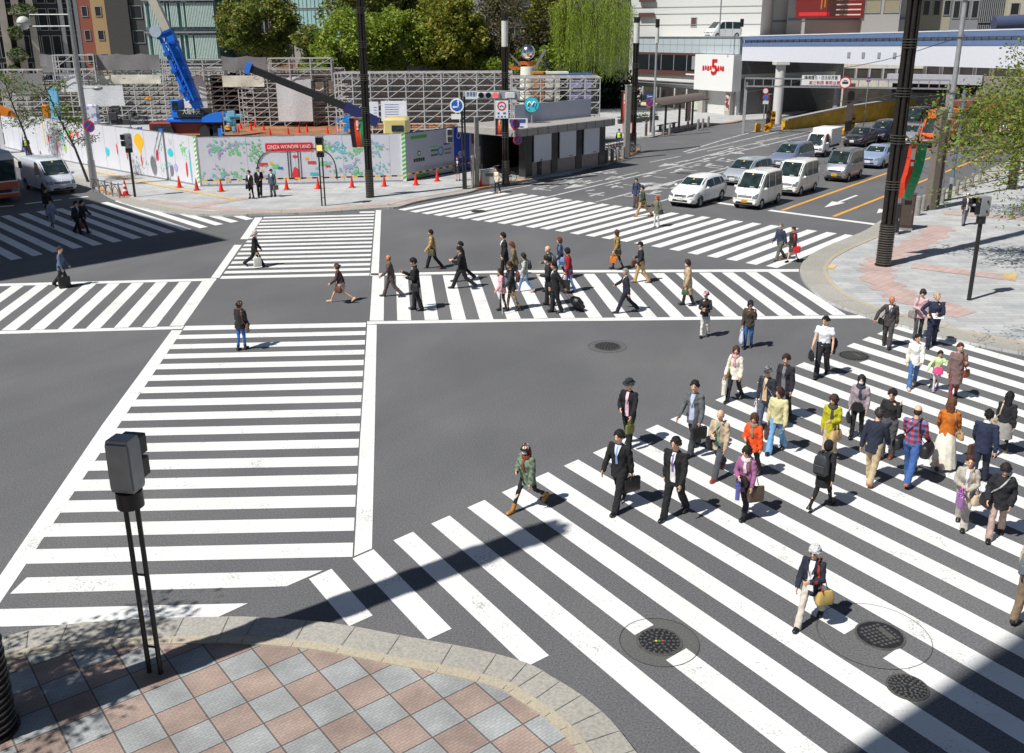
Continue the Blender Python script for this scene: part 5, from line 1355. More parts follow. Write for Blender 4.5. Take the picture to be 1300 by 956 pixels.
person((722,371),314.5,186,'woman with black curly hair in dark red jacket and jeans',top=('jacket',(148,30,40)),bottom=('trousers',(104,142,196),.0,.055),hair=('curly',HAIRK),female=True,stride=10,length=.22,bags=[dict(kind='tote',hand='L',col=(38,36,38),size=1.05,label='big black tote bag of the woman in the dark red jacket')])
person((783,342),291.5,190,'woman in khaki coat and black tights with two bags',top=('coat',(150,128,76)),bottom=('trousers',(26,26,30),-.012,.042),hair=('bob',(90,48,34)),female=True,stride=12,length=.3,bags=[dict(kind='shoulder',hand='hipL',col=(34,34,36),size=.8,label='black shoulder bag of the woman in the khaki coat'),dict(kind='tote',hand='L',col=(206,120,40),size=.75,label='orange bag of the woman in the khaki coat')])
person((813,359),308,184,'man in black hooded jacket, black cap and tan trousers',top=('jacket',(36,38,44)),bottom=('trousers',(192,158,108)),hair=('short',HAIRK),hat=('cap',(28,28,30)),stride=16,arms=('swing','hold'),collar=(150,156,164),shoes=(150,140,130),bags=[dict(kind='small',hand='R',col=(104,70,58),size=1.2,label='brown bag held by the man in tan trousers and black cap')])
person((794,397),338.5,183,'grey-haired man in navy suit striding left alone',top=('jacket',(34,38,54)),shirt=('v',WHITE),tie=(120,40,50),bottom=('trousers',(34,38,52)),hair=('short',(160,160,160)),stride=24,lead=-1,arms=('swing','out'))
person((807,264),227,232,'person in dark blue jacket with navy backpack, farthest of the three in the lane',top=('jacket',(52,60,88)),bottom=('trousers',(92,78,76)),hair=('thick',(60,50,44)),stride=4,bags=[dict(kind='backpack',hand='back',col=(34,38,60),size=.9,label='navy backpack on the person crossing before the white hatchback')])
person((816,275),234,200,'man in dark green jacket and tan trousers taking a long stride',top=('jacket',(58,66,50)),bottom=('trousers',(180,146,98)),hair=('thick',HAIRK),stride=26,shoes=(170,104,60))
person((833,288),248,236,'woman with orange-red hair, grey-green jacket and white trousers',top=('jacket',(112,112,96)),bottom=('trousers',(206,206,204),-.005,.05),hair=('bob',(176,84,44)),female=True,stride=5,arms=('down','shoulder'),shoes=(230,230,230),head=(-30,0),bags=[dict(kind='shoulder',hand='hipL',col=(60,62,58),size=.8,label='dark bag of the woman with orange-red hair')])
person((989,330),282,215,'older man in navy jacket and grey trousers beside the woman with red bag',top=('jacket',(50,58,82)),bottom=('trousers',(96,96,88)),hair=('short',(110,108,104)),stride=22,lead=-1,shoes=(110,60,50))
person((1005,333),291,215,'woman in black suit with skirt and bare legs, red bag on her shoulder',top=('jacket',(38,38,44)),bottom=('skirt',(58,56,56),.40,.03),hair=('short',(72,44,38)),female=True,stride=16,lead=1,bags=[dict(kind='tote',hand='hipL',col=(214,36,52),size=.8,strap=(214,36,52),label='bright red shoulder bag of the woman beside the older man')])
person((631,245),214,225,'woman in cream jacket and dark trousers on the first stripes by the lamp pillar',top=('jacket',(214,204,178)),bottom=('trousers',(34,36,48)),hair=('short',HAIRK),female=True,stride=10,shoes=(206,180,160))
person((325,339),291,0,'white-haired man in black suit walking right on the far crosswalk',hair=('short',(206,204,200)),stride=28,arms=('bag','bag'),shirt=('v',WHITE),bags=[dict(kind='paper',hand='R',col=(226,226,214),size=1.0,label='white shopping bag of the white-haired man on the far crosswalk')])
person((433,384),331,182,'woman in short brown jacket and pale skirt with bare legs, striding left',top=('jacket',(84,62,60)),bottom=('skirt',blotch((206,200,190),(150,140,130),20),.26,.03),hair=('beret',(120,96,72))if 0 else('bun',(74,54,46)),hat=('beanie',(134,116,96)),female=True,stride=31,shoes=(206,168,140),bags=[dict(kind='handbag',hand='hipL',col=(104,66,56),size=1.05,label='dark brown bag of the woman in short brown jacket')])
person((308,444),384,70,'back view of woman in beige cap, dark padded coat and blue jeans',top=('puffer',(38,34,38)),bottom=('trousers',(48,100,176),-.008,.046),hair=('bun',HAIRB),hat=('beanie',(206,190,162)),female=True,stride=5,boots=.2,shoes=(56,50,46),arms=('hold','down'),length=.16,scarf=(108,52,34),bags=[dict(kind='shoulder',hand='hipR',col=(110,84,70),size=.9,label='brown bag of the woman in the beige cap')])
person((81,364),313,8,'person in blue-grey jacket and black trousers carrying a large black bag',top=('jacket',(88,104,128)),bottom=('trousers',(30,30,34)),hair=('short',(60,48,40)),stride=20,arms=('swing','bag'),bags=[dict(kind='tote',hand='R',col=(32,32,34),size=1.2,label='large black bag of the person in blue-grey jacket')])
person((68,291),256,330,'woman in long grey-blue coat and white shoes in the building shade',top=('coat',(140,150,176)),bottom=('trousers',(110,116,136),.0,.05),hair=('short',HAIRK),female=True,stride=14,shoes=(225,228,236),length=.5)
person((62,277),239,330,'person in black jacket in the shade behind the woman in grey-blue',top=('jacket',(30,30,34)),bottom=('trousers',(28,28,32)),hair=('thick',HAIRK),stride=10)
person((100,297),257,345,'man in dark suit walking in the shade beside a companion',top=('jacket',(44,44,52)),shirt=('v',(190,196,210)),hair=('short',HAIRK),stride=16)
person((108,295),259,345,'person in black coat with red-brown bag, walking in the shade',top=('jacket',(32,32,36)),bottom=('trousers',(34,34,38)),hair=('thick',HAIRK),stride=20,bags=[dict(kind='handbag',hand='R',col=(150,70,50),size=1.2,label='red-brown bag of the person in black in the shade')])
ZP=KH
person((1223,286),248,262,'man in dark jacket, white cap and grey trousers walking on the right pavement',top=('jacket',(48,44,50)),shirt=('w',(220,214,214),.04),bottom=('trousers',(120,122,126)),hair=('short',HAIRK),hat=('cap',(226,222,214)),stride=12,z=ZP,arms=('hold','down'))
person((319.5,252),216,255,'woman in black suit with black bag, left of the three by the hoarding',bottom=('trousers',BLACK,.0,.05),hair=('thick',HAIRB),female=True,stride=3,z=ZP,arms=('bag','hold'),shirt=('v',WHITE),bags=[dict(kind='shoulder',hand='R',col=(30,30,32),label='black bag of the woman in the group of three by the hoarding')])
person((330.5,250),211.5,290,'tall man in black suit with crossed legs, middle of the three by the hoarding',hair=('short',HAIRK),stride=10,z=ZP,shirt=('v',(200,208,226)),arms=('hold','down'))
person((347,250),216,262,'man in grey-blue suit with an olive bag, right of the three by the hoarding',top=('jacket',(78,86,104)),bottom=('trousers',(74,80,98)),hair=('short',HAIRK),stride=5,z=ZP,shirt=('v',WHITE),tie=(120,130,160),bags=[dict(kind='briefcase',hand='L',col=(112,106,84),size=.9,label='olive briefcase of the man in grey-blue suit')])
person((581.5,229.5),199,262,'woman in black jacket and dark skirt with a handbag beside the signal pole',top=('jacket',(34,34,40)),shirt=('v',WHITE),bottom=('skirt',(44,46,62),.38,.02),hair=('thick',(110,60,40)),female=True,stride=4,z=ZP,arms=('hold','down'),bags=[dict(kind='shoulder',hand='hipR',col=(36,36,40),label='dark handbag of the woman beside the signal pole')])
person((785.5,189),166,250,'guard in blue helmet and yellow reflective vest by the bicycles',top=('jacket',(40,52,104)),vest=(214,236,40),bottom=('trousers',(40,52,104)),hair=('short',HAIRK),hat=('helmet',(40,70,150)),stride=2,z=ZP)
person((36,200),176,300,'guard in blue helmet with reflective belt before the white panels on the left',top=('jacket',(52,62,96)),vest=(200,230,60),bottom=('trousers',(52,62,96)),hair=('short',HAIRK),hat=('helmet',(40,80,170)),stride=8,z=ZP,arms=('phone','down'))
person((298.5,168),145,260,'building worker in pale blue overalls on the site beyond the hoarding',top=('jacket',(110,140,170)),bottom=('trousers',(110,140,170)),hair=('short',HAIRK),hat=('helmet',(230,232,236)),stride=4,z=ZP)
person((1007,132),118,250,'dark-clothed walker left of two on the pavement under the expressway',stride=6,z=ZP,H=1.7)
person((1019,133),118.5,260,'dark-clothed walker right of two on the pavement under the expressway',stride=12,z=ZP,H=1.72,top=('jacket',(50,52,60)))
for i,(x,y,lb,c)in enumerate(((1078,128,'walker in violet top in the small far group beyond the ramp wall',(110,80,160)),(1085,127,'walker in light grey top in the far group beyond the ramp wall',(190,190,196)),(1092,128,'walker in dark jacket in the far group beyond the ramp wall',(40,42,50)),(1232,112,'walker in white top beyond the branches at right',(220,220,216)),(1246,112,'walker in tan jacket beyond the branches at right',(186,160,130)),(1259,111,'walker in pink jacket beyond the branches at right',(216,120,150)))):
 person((x,y),y-14,200+i*30,lb,top=('jacket',c),stride=8,z=ZP,H=1.66,female=bool(i%2))
def suitcase():
 root0,f,base,rz=p_suit
 h=Matrix.Rotation(rz,3,'Z')@((f.J['handL']if 1 else 0)*f.k)+base
 wheel=G(738,394);d=(h-(wheel+Vector((0,0,.06))));L=d.length;d.normalize()
 root=empty('suitcase',wheel,0,'black trolley suitcase pulled by the man in black suit','suitcase','bags carried by the walkers')
 x=d.cross(Vector((0,0,1))).normalized();n=x.cross(d).normalized()
 M=Matrix(((x.x,n.x,d.x,0),(x.y,n.y,d.y,0),(x.z,n.z,d.z,.06),(0,0,0,1)))
 m=MB();m.M=M;m.box((0,0,.30),(.38,.22,.56),bev=.05);m.build('case',cloth((34,34,38),'leather'),root,40)
 m=MB();m.M=M;m.box((0,.13,.34),(.30,.05,.34),bev=.02);m.build('pocket',cloth((28,28,30),'leather'),root,40)
 m=MB();m.M=M
 for s in(-.1,.1):m.tube((s,-.09,.55),(s,-.09,max(.7,L)),.009)
 m.tube((-.1,-.09,max(.7,L)),(.1,-.09,max(.7,L)),.014);m.build('handle',paint((90,90,92),.3,.8),root)
 for s in(-.15,.15):
  m=MB();m.M=M;m.tube((s-.015,-.09,.0),(s+.015,-.09,.0),.045,n=14);m.build('wheel',cloth((22,22,22),'plastic'),root,40)
suitcase()
def crutch(p,ang):
 b=G(*p);root=empty('crutch',b,R(ang),'white forearm crutch set down by the woman in pink','crutch')
 m=MB();m.path([(0,0,0),(.05,.02,.82),(.03,.03,1.15)],.014,6);m.build('shaft',cloth((226,226,228),'plastic'),root)
 m=MB();m.path([(.05,.02,.82),(.05,.14,.84)],.018,6);m.build('grip',cloth((50,50,52),'plastic'),root)
 m=MB();m.path([(.07,0,1.12),(.0,-.02,1.15),(-.03,.04,1.15)],.014,6);m.build('cuff',cloth((60,60,62),'plastic'),root)
crutch((638,399),190)
m=MB();c0=G(1052.5,478)
rings=[]
for t in range(9):
 a=t/8;rings.append([((.10+.03*math.sin(4*a))*math.cos(q)*(1+.2*math.sin(3*q+t)),(.05+.05*a*(1-a))*math.sin(q)-.02*a,1.08-.40*a+.02*math.sin(2*q))for q in(2*pi*i/14 for i in range(14))])
m.loft(rings);m.v=[(x,y,z)for x,y,z in m.v]
tag(m.build('folded_jacket',cloth((36,40,60)),None,60,loc=c0),'navy jacket folded over the forearm of the man in the white shirt','jacket')
m=MB();m.box((0,0,0),(.30,.22,.012),rx=.5);o=m.build('papers',cloth((238,238,238),'plastic'),None,loc=G(1185,440)+Vector((-.12,-.26,1.03)))
tag(o,'folded white papers held by the older man in navy','papers')
vehicle('hatchback_car','white small hatchback, first at the stop line on the left lane','car','hatch',(236,237,238),by_wheel((886.9,263),1.32,.85),HD,wheels=(-1.28,1.32),seams=HATCH_W,group=QG)
vehicle('microvan','white microvan with yellow number plate, first at the stop line','van','keivan',(238,238,236),by_wheel((964.9,265.5),1.05,.74),HD,plate=(226,176,40),wheels=(-1.1,1.08),wr=.27,seams=VAN_W,face='kei',group=QG)
vehicle('microvan','white microvan with dark grille openings, behind the one with the yellow plate','van','keivan',(238,238,236),by_wheel((1014.6,249),1.05,.74),HD,Hh=1.95,wheels=(-1.1,1.08),wr=.27,seams=VAN_W,face='kei',group=QG)
vehicle('microvan','silver-grey microvan with yellow number plate and bluish roof','van','keivan',(152,154,160),by_wheel((1075.5,231),1.05,.74),HD,metal=.6,plate=(226,176,40),wheels=(-1.1,1.08),wr=.27,seams=VAN_W,face='kei',group=QG)
c=G(942,236)
vehicle('estate_car','silver car half hidden between the white hatchback and the white microvan','car','wagon',(206,212,220),G(948,231),HD,Hh=1.5,L=4.4,metal=.5,wheels=(-1.35,1.4),seams=WAG_W,group=QG)
vehicle('minivan','silver-blue people carrier with dark side windows behind the half hidden silver car','car','wagon',(146,158,184),G(1004,212),HD,Hh=1.72,L=4.6,metal=.5,wheels=(-1.35,1.4),seams=WAG_W,group=QG)
vehicle('hybrid_car','pale blue hatchback behind the silver-grey microvan','car','sedan',(176,194,226),by_wheel((1119.5,214),1.4,.87),HD,metal=.4,wheels=(-1.3,1.4),seams=SED_W,group=QG)
def box_truck(name,label,at,rgb,boxrgb,Lb,Wb,Hb,cabk,plate,deck=.8,group=QG,stripe=None):
 r=vehicle(name,label,'truck','cab',rgb,at,HD,L=1.65*cabk,Wd=1.66*cabk,Hh=2.12*cabk,wheels=(.85,),wr=.30*cabk,seams=[(.15,.95,.15,.75)],face='cab',rear_box=True,plate=plate)
 if group:r['group']=group
 m=MB();m.box((0,-.15-Lb/2,deck+Hb/2),(Wb,Lb,Hb),bev=.04);bx=m.build('cargo_box',paint(boxrgb,.4),r,40)
 m=MB();m.box((0,-.15-Lb/2,deck-.12),(Wb*.8,Lb*.98,.18));m.build('chassis',M_TRIM,r)
 for s_ in(-1,1):
  x=s_*(Wb/2-.16);cy=-Lb*.68;rr=.3*cabk
  m=MB();m.loft([[Vector((x+s_*a,cy+q*math.cos(2*pi*i/20),rr+q*math.sin(2*pi*i/20)))for i in range(20)]for a,q in((-.12,rr*.9),(-.1,rr),(.1,rr),(.12,rr*.9))]);wo=m.build('wheel',M_TYRE,r,40)
  m=MB();m.tube((x+s_*.1,cy,rr),(x+s_*.125,cy,rr),rr*.6,n=14);m.build('rim',M_RIM,wo,40)
  m=MB();m.box((s_*(Wb/2-.08),-Lb*.95,deck-.1),(.12,.03,.1));m.build('tail_lamp',M_TAIL,r)
 return r,bx
box_truck('light_truck','small white truck with a box body behind the silver-blue people carrier',G(1046,196)+fw_*1.0,(238,238,236),(228,228,226),2.3,1.5,1.25,.84,(236,236,232))
vehicle('saloon_car','dark saloon behind the small white truck','car','sedan',(38,40,48),G(1092,184),HD,wheels=(-1.3,1.35),seams=SED_W,group=QG)
vehicle('people_carrier','black people carrier with lit-looking chrome face near the ramp wall','car','wagon',(26,32,52),G(1121,178),HD,Hh=1.75,L=4.7,wheels=(-1.4,1.45),seams=WAG_W,group=QG)
vehicle('estate_car','silver car with dark roof rack beside the big pillar, below the orange truck','car','wagon',(176,178,182),G(1158,181),HD,Hh=1.55,metal=.5,wheels=(-1.35,1.4),seams=WAG_W,rack=True,group=QG)
vehicle('minibus','tall black van beyond the silver car with roof rack','van','keivan',(22,26,38),G(1160,166),HD,L=4.9,Wd=1.9,Hh=2.2,wheels=(-1.1,1.08),seams=VAN_W,face='van',group=QG)
r,bx=box_truck('delivery_truck','bright orange delivery truck near the grey posts',G(1188,186),(232,92,30),(232,92,30),4.2,1.95,2.05,1.15,(70,150,90))
m=MB();m.box((0,.06,2.72),(.9,.02,.12));m.build('name_strip',paint((236,236,236)),r)
for i,(p,rgb,lb)in enumerate((((1266,148),(196,206,222),'pale car beyond the leafy branches at upper right'),((1285,170),(208,210,214),'white car behind the branches, right of the reddish bus'),((1180,150),(60,62,70),'dark grey car far up the street behind the orange truck'),((1225,182),(40,44,52),'black car in the shade behind the orange truck'))):
 vehicle('saloon_car',lb,'car','sedan',rgb,G(*p),HD,wheels=(-1.3,1.35),seams=SED_W,group=QG)
def bus(label,at,hd,rgb,rgb2,L=9.5,Wd=2.4,H=3.0,nm='bus',cat='bus'):
 r=empty(nm,at,hd,label,cat)
 m=MB();rings=[]
 for y,k,zt in((-L/2,.94,H-.12),(-L/2+.15,1,H),(L/2-.35,1,H),(L/2-.06,.97,H-.12),(L/2,.93,H-.35)):
  w=Wd/2*k;rings.append([(a,y,z)for a,z in((-w,.35),(w,.35),(w,zt-.25),(w-.12,zt-.04),(w-.4,zt),(-w+.4,zt),(-w+.12,zt-.04),(-w,zt-.25))])
 m.loft(rings);m.build('body',car_paint(rgb),r,40)
 w=Wd/2
 m=MB();m.box((0,L/2+.012,1.85),(Wd*.9,.03,1.15),rx=-.04);m.build('windscreen',M_GLASS,r)
 m=MB();m.box((0,L/2+.012,.95),(Wd*.98,.05,.5),bev=.02);m.build('front_panel',car_paint(rgb2),r)
 m=MB();m.box((0,L/2+.03,.72),(Wd*.6,.05,.16));m.build('grille',M_TRIM,r)
 m=MB();m.box((0,L/2+.03,.45),(Wd*1.0,.12,.22),bev=.03);m.build('bumper',car_paint(rgb2),r)
 m=MB();m.box((w*.55,L/2+.1,.47),(.42,.02,.2));m.build('number_plate',paint((60,90,190)),r)
 for s_ in(-1,1):
  m=MB();m.box((s_*w*.78,L/2+.045,.78),(.34,.05,.2),bev=.02);m.build('headlight',M_LAMP,r)
  m=MB();m.box((s_*(w+.18),L/2+.1,2.1),(.18,.1,.38),bev=.03);m.beam((s_*w*.95,L/2-.1,2.6),(s_*(w+.18),L/2+.1,2.3),.03);m.build('mirror',M_TRIM,r)
  for k in range(6):
   m=MB();yy=L/2-1.2-k*1.35;m.box((s_*(w+.006),yy,2.0),(.02,1.2,.9));m.build('side_window',M_GLASS,r)
  m=MB();m.box((s_*(w+.008),0,1.15),(.02,L*.94,.3));m.build('side_stripe',car_paint(rgb2),r)
  for wy in(L/2-1.9,-L/2+2.2):
   m=MB();m.loft([[Vector((s_*(w-.18)+s_*a,wy+q*math.cos(2*pi*i/22),.48+q*math.sin(2*pi*i/22)))for i in range(22)]for a,q in((-.14,.4),(-.1,.47),(.14,.47),(.2,.42))]);wo=m.build('wheel',M_TYRE,r,40)
   m=MB();m.tube((s_*(w-.02),wy,.48),(s_*(w+.035),wy,.48),.26,n=16);m.build('rim',M_RIM,wo,40)
 return r
bus('reddish-brown bus seen through the leafy branches at upper right',G(1236,165),HD,(120,60,50),(70,100,80))
bus('blue and white bus at the far right behind the branches',G(1285,132),HD,(70,110,190),(225,228,232))
LD=R(134)
fl_=Vector((math.cos(R(-46)),math.sin(R(-46)),0));HL=math.atan2(fl_.y,fl_.x)-pi/2
vehicle('delivery_van','white delivery van waiting in the shade at upper left','van','keivan',(216,222,234),G(92,246)-fl_*2.2+Vector((-.4,-.3,0)),HL,L=4.7,Wd=1.72,Hh=2.0,wheels=(-1.1,1.08),wr=.33,seams=VAN_W[:1],face='van')
bus('dark truck-like coach with orange front cut by the left picture edge',G(20,258)-fl_*4.8+Vector((-.6,-.5,0)),HL,(200,204,212),(196,84,40),nm='coach',cat='coach',H=2.9,Wd=2.3)
# ================================================================== STREET FURNITURE
M_BRONZE=material('dark_bronze',(.040,.034,.030),.45,.6,noise=.25,scale=8)
M_BRONZE2=material('bronze_band',(.20,.19,.17),.35,.7,noise=.2,scale=8)
M_BLACK=material('black_enamel',(.018,.018,.02),.4,noise=.1)
M_GREYP=material('grey_paint_metal',(.33,.34,.35),.5,.2,noise=.12)
M_GALV=material('galvanised_steel',(.38,.39,.40),.45,.6,noise=.2,scale=10)
M_STONE=material('weathered_post',(.26,.25,.23),.85,noise=.2,scale=6,bump=.3)
M_BROWN=material('brown_steel',(.085,.062,.055),.55,.2,noise=.15)
M_FROST=material('lantern_glass',(.62,.62,.58),.3,noise=.08)
M_ORKERB=paint((206,130,50),.8,name='kerb_paint')
def pillar(p,H,label,rib=1.7,lantern=False,r=.30,z=KH):
 b=G(*p,z)if not isinstance(p,Vector)else p
 root=empty('lamp_pillar',b,R(20),label,'street lamp','ribbed lamp pillars of the crossing')
 m=MB();m.tube((0,0,0),(0,0,.05),r*1.08,n=24)
 m.tube((0,0,.05),(0,0,rib),r*.93,n=24);m.build('base',M_BRONZE,root,40)
 m=MB();n=int(rib/.095)
 for k in range(n):m.tube((0,0,.1+k*.095),(0,0,.125+k*.095),r*(1.03 if k%2 else 1.0),n=24)
 m.build('ribs',M_BRONZE2,root,40)
 m=MB();top=H-(1.9 if lantern else 0)
 for k in range(6):
  a=2*pi*k/6;m.tube((r*.62*math.cos(a),r*.62*math.sin(a),rib),(r*.62*math.cos(a),r*.62*math.sin(a),top),r*.27,n=10)
 m.tube((0,0,rib),(0,0,top),r*.42,n=10);m.build('shafts',M_BRONZE,root,40)
 m=MB();zz=rib+1.35
 while zz<top-.3:
  for k in range(4):m.tube((0,0,zz+k*.10),(0,0,zz+k*.10+.022),r*.98,n=20)
  zz+=1.75
 m.build('bands',M_BRONZE2,root,40)
 if lantern:
  m=MB();m.tube((0,0,top),(0,0,top+1.5),r*.8,n=16);m.build('lantern',M_FROST,root,40)
  m=MB();m.tube((0,0,top+1.5),(0,0,H),r*.86,n=16);m.tube((0,0,top-.06),(0,0,top+.04),r*.9,n=16);m.build('cap',M_BRONZE,root,40)
 return root
pillar((1121,337),16,'huge dark ribbed pillar on the right pavement rising out of the picture')
pillar((470,250.5),14,'dark ribbed pillar with a red and green banner on the far pavement',1.6,r=.24)
pillar((642,234),10,'ribbed pillar with pale lantern top by the first traffic signal',1.5,True,.24)
pillar((803,193),10,'ribbed pillar with pale lantern top by the bicycles',1.5,True,.28)
pillar((1284,240),10.5,'ribbed pillar with pale lantern top behind the leafy branches',1.5,True,.28)
tip=G(700,671);hN=13.2
pillar(Vector((tip.x-hN*.7265*.814,tip.y-hN*.7265*.581,KH)),hN,'ribbed pillar at the very lower left edge casting the long shadow',2.2,r=.36)
def slim_lamp(p,H,label):
 b=G(*p,KH);root=empty('street_lamp',b,0,label,'street lamp')
 m=MB();m.tube((0,0,0),(0,0,.9),.16,n=14);m.tube((0,0,.9),(0,0,H-2),.11,.09,n=14);m.build('pole',M_GREYP,root,40)
 m=MB();m.tube((0,0,H-2),(0,0,H-.7),.17,n=14);m.build('lantern',M_FROST,root,40)
 m=MB();m.tube((0,0,H-.7),(0,0,H),.18,n=14);m.build('cap',M_BRONZE,root,40)
slim_lamp((829,173),10,'slim grey lamp column with dark cap beside the bus shelter')
def banner(at,w,h,label,yaw,sag=0):
 """hanging cloth banner: dark, red and green bands"""
 root=empty('banner',at,yaw,label,'banner','red and green street banners')
 cols=((40,30,38),(214,66,40),(36,150,96))
 for k,c in enumerate(cols):
  m=MB();n=10;a0,a1=(0,.3,.64)[k],(.3,.64,1.0)[k]
  for f_ in(0,):
   A=[(w*(a0-.5)+sag*(t/n)**2,.06*math.sin(5*t/n+2*a0),-h*t/n)for t in range(n+1)]
   B=[(w*(a1-.5)+sag*(t/n)**2,.06*math.sin(5*t/n+2*a1),-h*t/n)for t in range(n+1)]
   A2=[(x,y+.012,z)for x,y,z in A];B2=[(x,y+.012,z)for x,y,z in B]
   m.loft([[A[t],B[t],B2[t],A2[t]]for t in range(n+1)])
  m.build('cloth_band',cloth(c,'plastic'),root)
 m=MB();m.tube((-w*.55,0,.02),(w*.55,0,.02),.02);m.build('rod',M_GALV,root)
 m=MB();m.box((0.0,-.03,-h*.18),(w*.16,.012,h*.2));m.box((0.0,-.03,-h*.36),(w*.12,.012,h*.08));m.build('emblem',cloth((236,230,224),'plastic'),root)
def at_base(p,ppx,z=KH):
 """point above ground px p seen at image pixel ppx (same depth)"""
 b=G(*p,z);return at_y(ppx[0],ppx[1],b.y)
banner(at_base((1130,332),(1165,184))+Vector((0,.3,0)),.95,2.15,'red and green banner hanging beside the huge right pillar',R(-20),-.35)
banner(at_base((470,250),(453,150)),.85,1.6,'red and green banner on the pillar before the hoarding',R(10),.1)
banner(at_base((642,233),(634,150)),.5,1.0,'narrow red and green banner under the round bicycle sign',R(0),0)
banner(at_base((801,193),(793,116)),.5,2.3,'tall narrow red and green banner by the bus stop',R(0),0)
def disc_sign(at,r,yaw,label,face,glyph,name='road_sign',post=None,group=None,post_r=.035):
 """round traffic sign; face = rim/field colours; glyph(mb) draws in the XZ plane"""
 root=empty(name,at,yaw,label,'road sign',group)
 m=MB();m.tube((0,.0,0),(0,.025,0),r,n=28);m.build('plate',paint(face[0],.4),root,40)
 if len(face)>1:
  m=MB();m.tube((0,-.004,0),(0,.0,0),r*.80,n=28);m.build('field',paint(face[1],.4),root,40)
 if glyph:glyph(root)
 if post:
  m=MB();m.tube((0,.05,-at.z+post),(0,.05,r),post_r,n=8);m.build('post',M_GALV,root,40)
 return root
def bars(root,items,col,y=-.012,name='symbol'):
 m=MB()
 for x,z,w,h,a in items:m.box((x,y,z),(w,.008,h),ry=-a)
 return m.build(name,paint(col,.4),root)
def sig_ped(p,H,label,posts,yaw,box=(.46,.36,.86),back=False,z=KH,one_r=.05,lit=None):
 b=G(*p,z);root=empty('pedestrian_signal',b,yaw,label,'pedestrian signal','pedestrian signals on black posts')
 m=MB();hb=H-box[2]
 for s in posts:m.tube((s,0,0),(s,0,hb-.1),one_r,n=10)
 if len(posts)>1:
  for zz in(.45,hb*.55):m.beam((posts[0],0,zz),(posts[1],0,zz),.025)
 m.build('post',M_BLACK,root,40)
 m=MB();m.tube((0,0,hb-.26),(0,0,hb-.02),box[0]*.5,n=20);m.build('collar',M_BLACK,root,40)
 m=MB();w,d,h=box
 m.loft([[(-w*.5*k,-d*.5,zz),(w*.5*k,-d*.5,zz),(w*.5*k,d*.5,zz),(-w*.5*k,d*.5,zz)]for zz,k in((hb,.9),(hb+.06,1),(hb+h-.08,.98),(hb+h,.86))]);m.build('housing',M_GREYP,root,30)
 m=MB();m.box((0,d/2+.012,hb+h*.5),(w*.86,.03,h*.88),bev=.01);m.build('door',M_GREYP,root)
 for k,zz in enumerate((hb+h*.72,hb+h*.28)):
  m=MB();m.box((0,-d/2-.006,zz),(w*.72,.015,h*.36));o=m.build('lens',lit[k]if lit else M_BLACK,root)
  m=MB();m.box((0,-d/2-.1,zz+h*.2),(w*.8,.2,.015));m.box((-w*.4,-d/2-.1,zz+.02),(.015,.2,h*.34));m.box((w*.4,-d/2-.1,zz+.02),(.015,.2,h*.34));m.build('visor',M_BLACK,root)
 for zz in(hb+h*.25,hb+h*.75):
  m=MB();m.box((w/2+.012,.06,zz),(.03,.05,.07));m.build('hinge',M_BLACK,root)
 return root
M_SIGG=material('lit_signal_green',(.2,.6,.3),.4,emit=(.3,1,.5,1.2),noise=0)
M_SIGA=material('lit_signal_amber',(.7,.45,.1),.4,emit=(1,.6,.2,1.2),noise=0)
sig_ped((197,854),3.75,'big grey signal box seen from behind on two thin black posts, lower left corner',(-.09,.09),R(170),(.36,.26,.76),one_r=.035)
sig_ped((1230,381),3.62,'grey signal box with hoods on a thick black post, right pavement',(0,),R(-80),(.30,.34,.66),one_r=.075)
sig_ped((411,261.5),3.75,'dark pedestrian signal on two thin posts before the red lettered banner',(-.09,.09),R(4),(.42,.3,.85),one_r=.04,lit=(M_BLACK,M_SIGA))
sig_ped((171.5,250),3.6,'black pedestrian signal on a leaning-looking post near the striped cone',(0,),R(-60),(.4,.34,.8),one_r=.07)
b=G(120,237,KH);Hl=11.8
root=empty('street_lamp',b,0,'tall grey lamp post with a globe lamp on a double arm, left side','street lamp')
m=MB();m.tube((0,0,0),(0,0,1.6),.24,.2,n=16);m.tube((0,0,1.6),(0,0,Hl),.17,.11,n=16);m.build('pole',M_GALV,root,40)
arm=at_y(30,29,b.y)-b
m=MB();m.tube((0,0,arm.z-.2),(arm.x,0,arm.z-.2),.045);m.tube((0,0,arm.z+.45),(arm.x*.85,0,arm.z+.45),.04);m.tube((arm.x*.85,0,arm.z+.45),(arm.x*.85,0,arm.z),.03);m.build('arm',M_GALV,root,40)
m=MB();m.sphere((arm.x,0,arm.z),(.38,.38,.38),18,12);gl=m.build('globe',M_FROST,root,60)
m=MB();m.tube((arm.x,0,arm.z-.02),(arm.x,0,arm.z+.02),.40,n=20);m.build('ring',M_GREYP,gl,40)
lo=at_y(124,112,b.y)-b
m=MB();m.tube((0,0,lo.z),(lo.x-.2,0,lo.z),.035);m.build('arm',M_GALV,root,40)
m=MB();m.sphere((lo.x,0,lo.z),(.32,.2,.14),14,8);m.build('lamp_head',M_GREYP,root,60)
m=MB();m.sphere((0,0,Hl+.12),.12,10,6);m.build('finial',M_FROST,root,60)
def noparking(at,r,yaw,label,**k):
 def gl(root):
  bars(root,[(0,0,r*1.5,r*.22,R(45))],(200,40,46));
  m=MB();m.tube((0,-.008,0),(0,-.002,0),r*.78,n=24)
 return disc_sign(at,r,yaw,label,((200,40,46),(40,74,150)),gl,**k)
noparking(at_y(113,160.5,b.y-.3),.36,R(-8),'round red and blue no-parking sign on the tall left lamp post')
b=G(590,240,KH)
root=empty('signal_mast',b,0,'black double mast carrying the horizontal traffic signal arm','traffic signal')
m=MB();m.box((0,0,.5),(.26,.26,1.0),bev=.02);m.build('footing',M_BLACK,root)
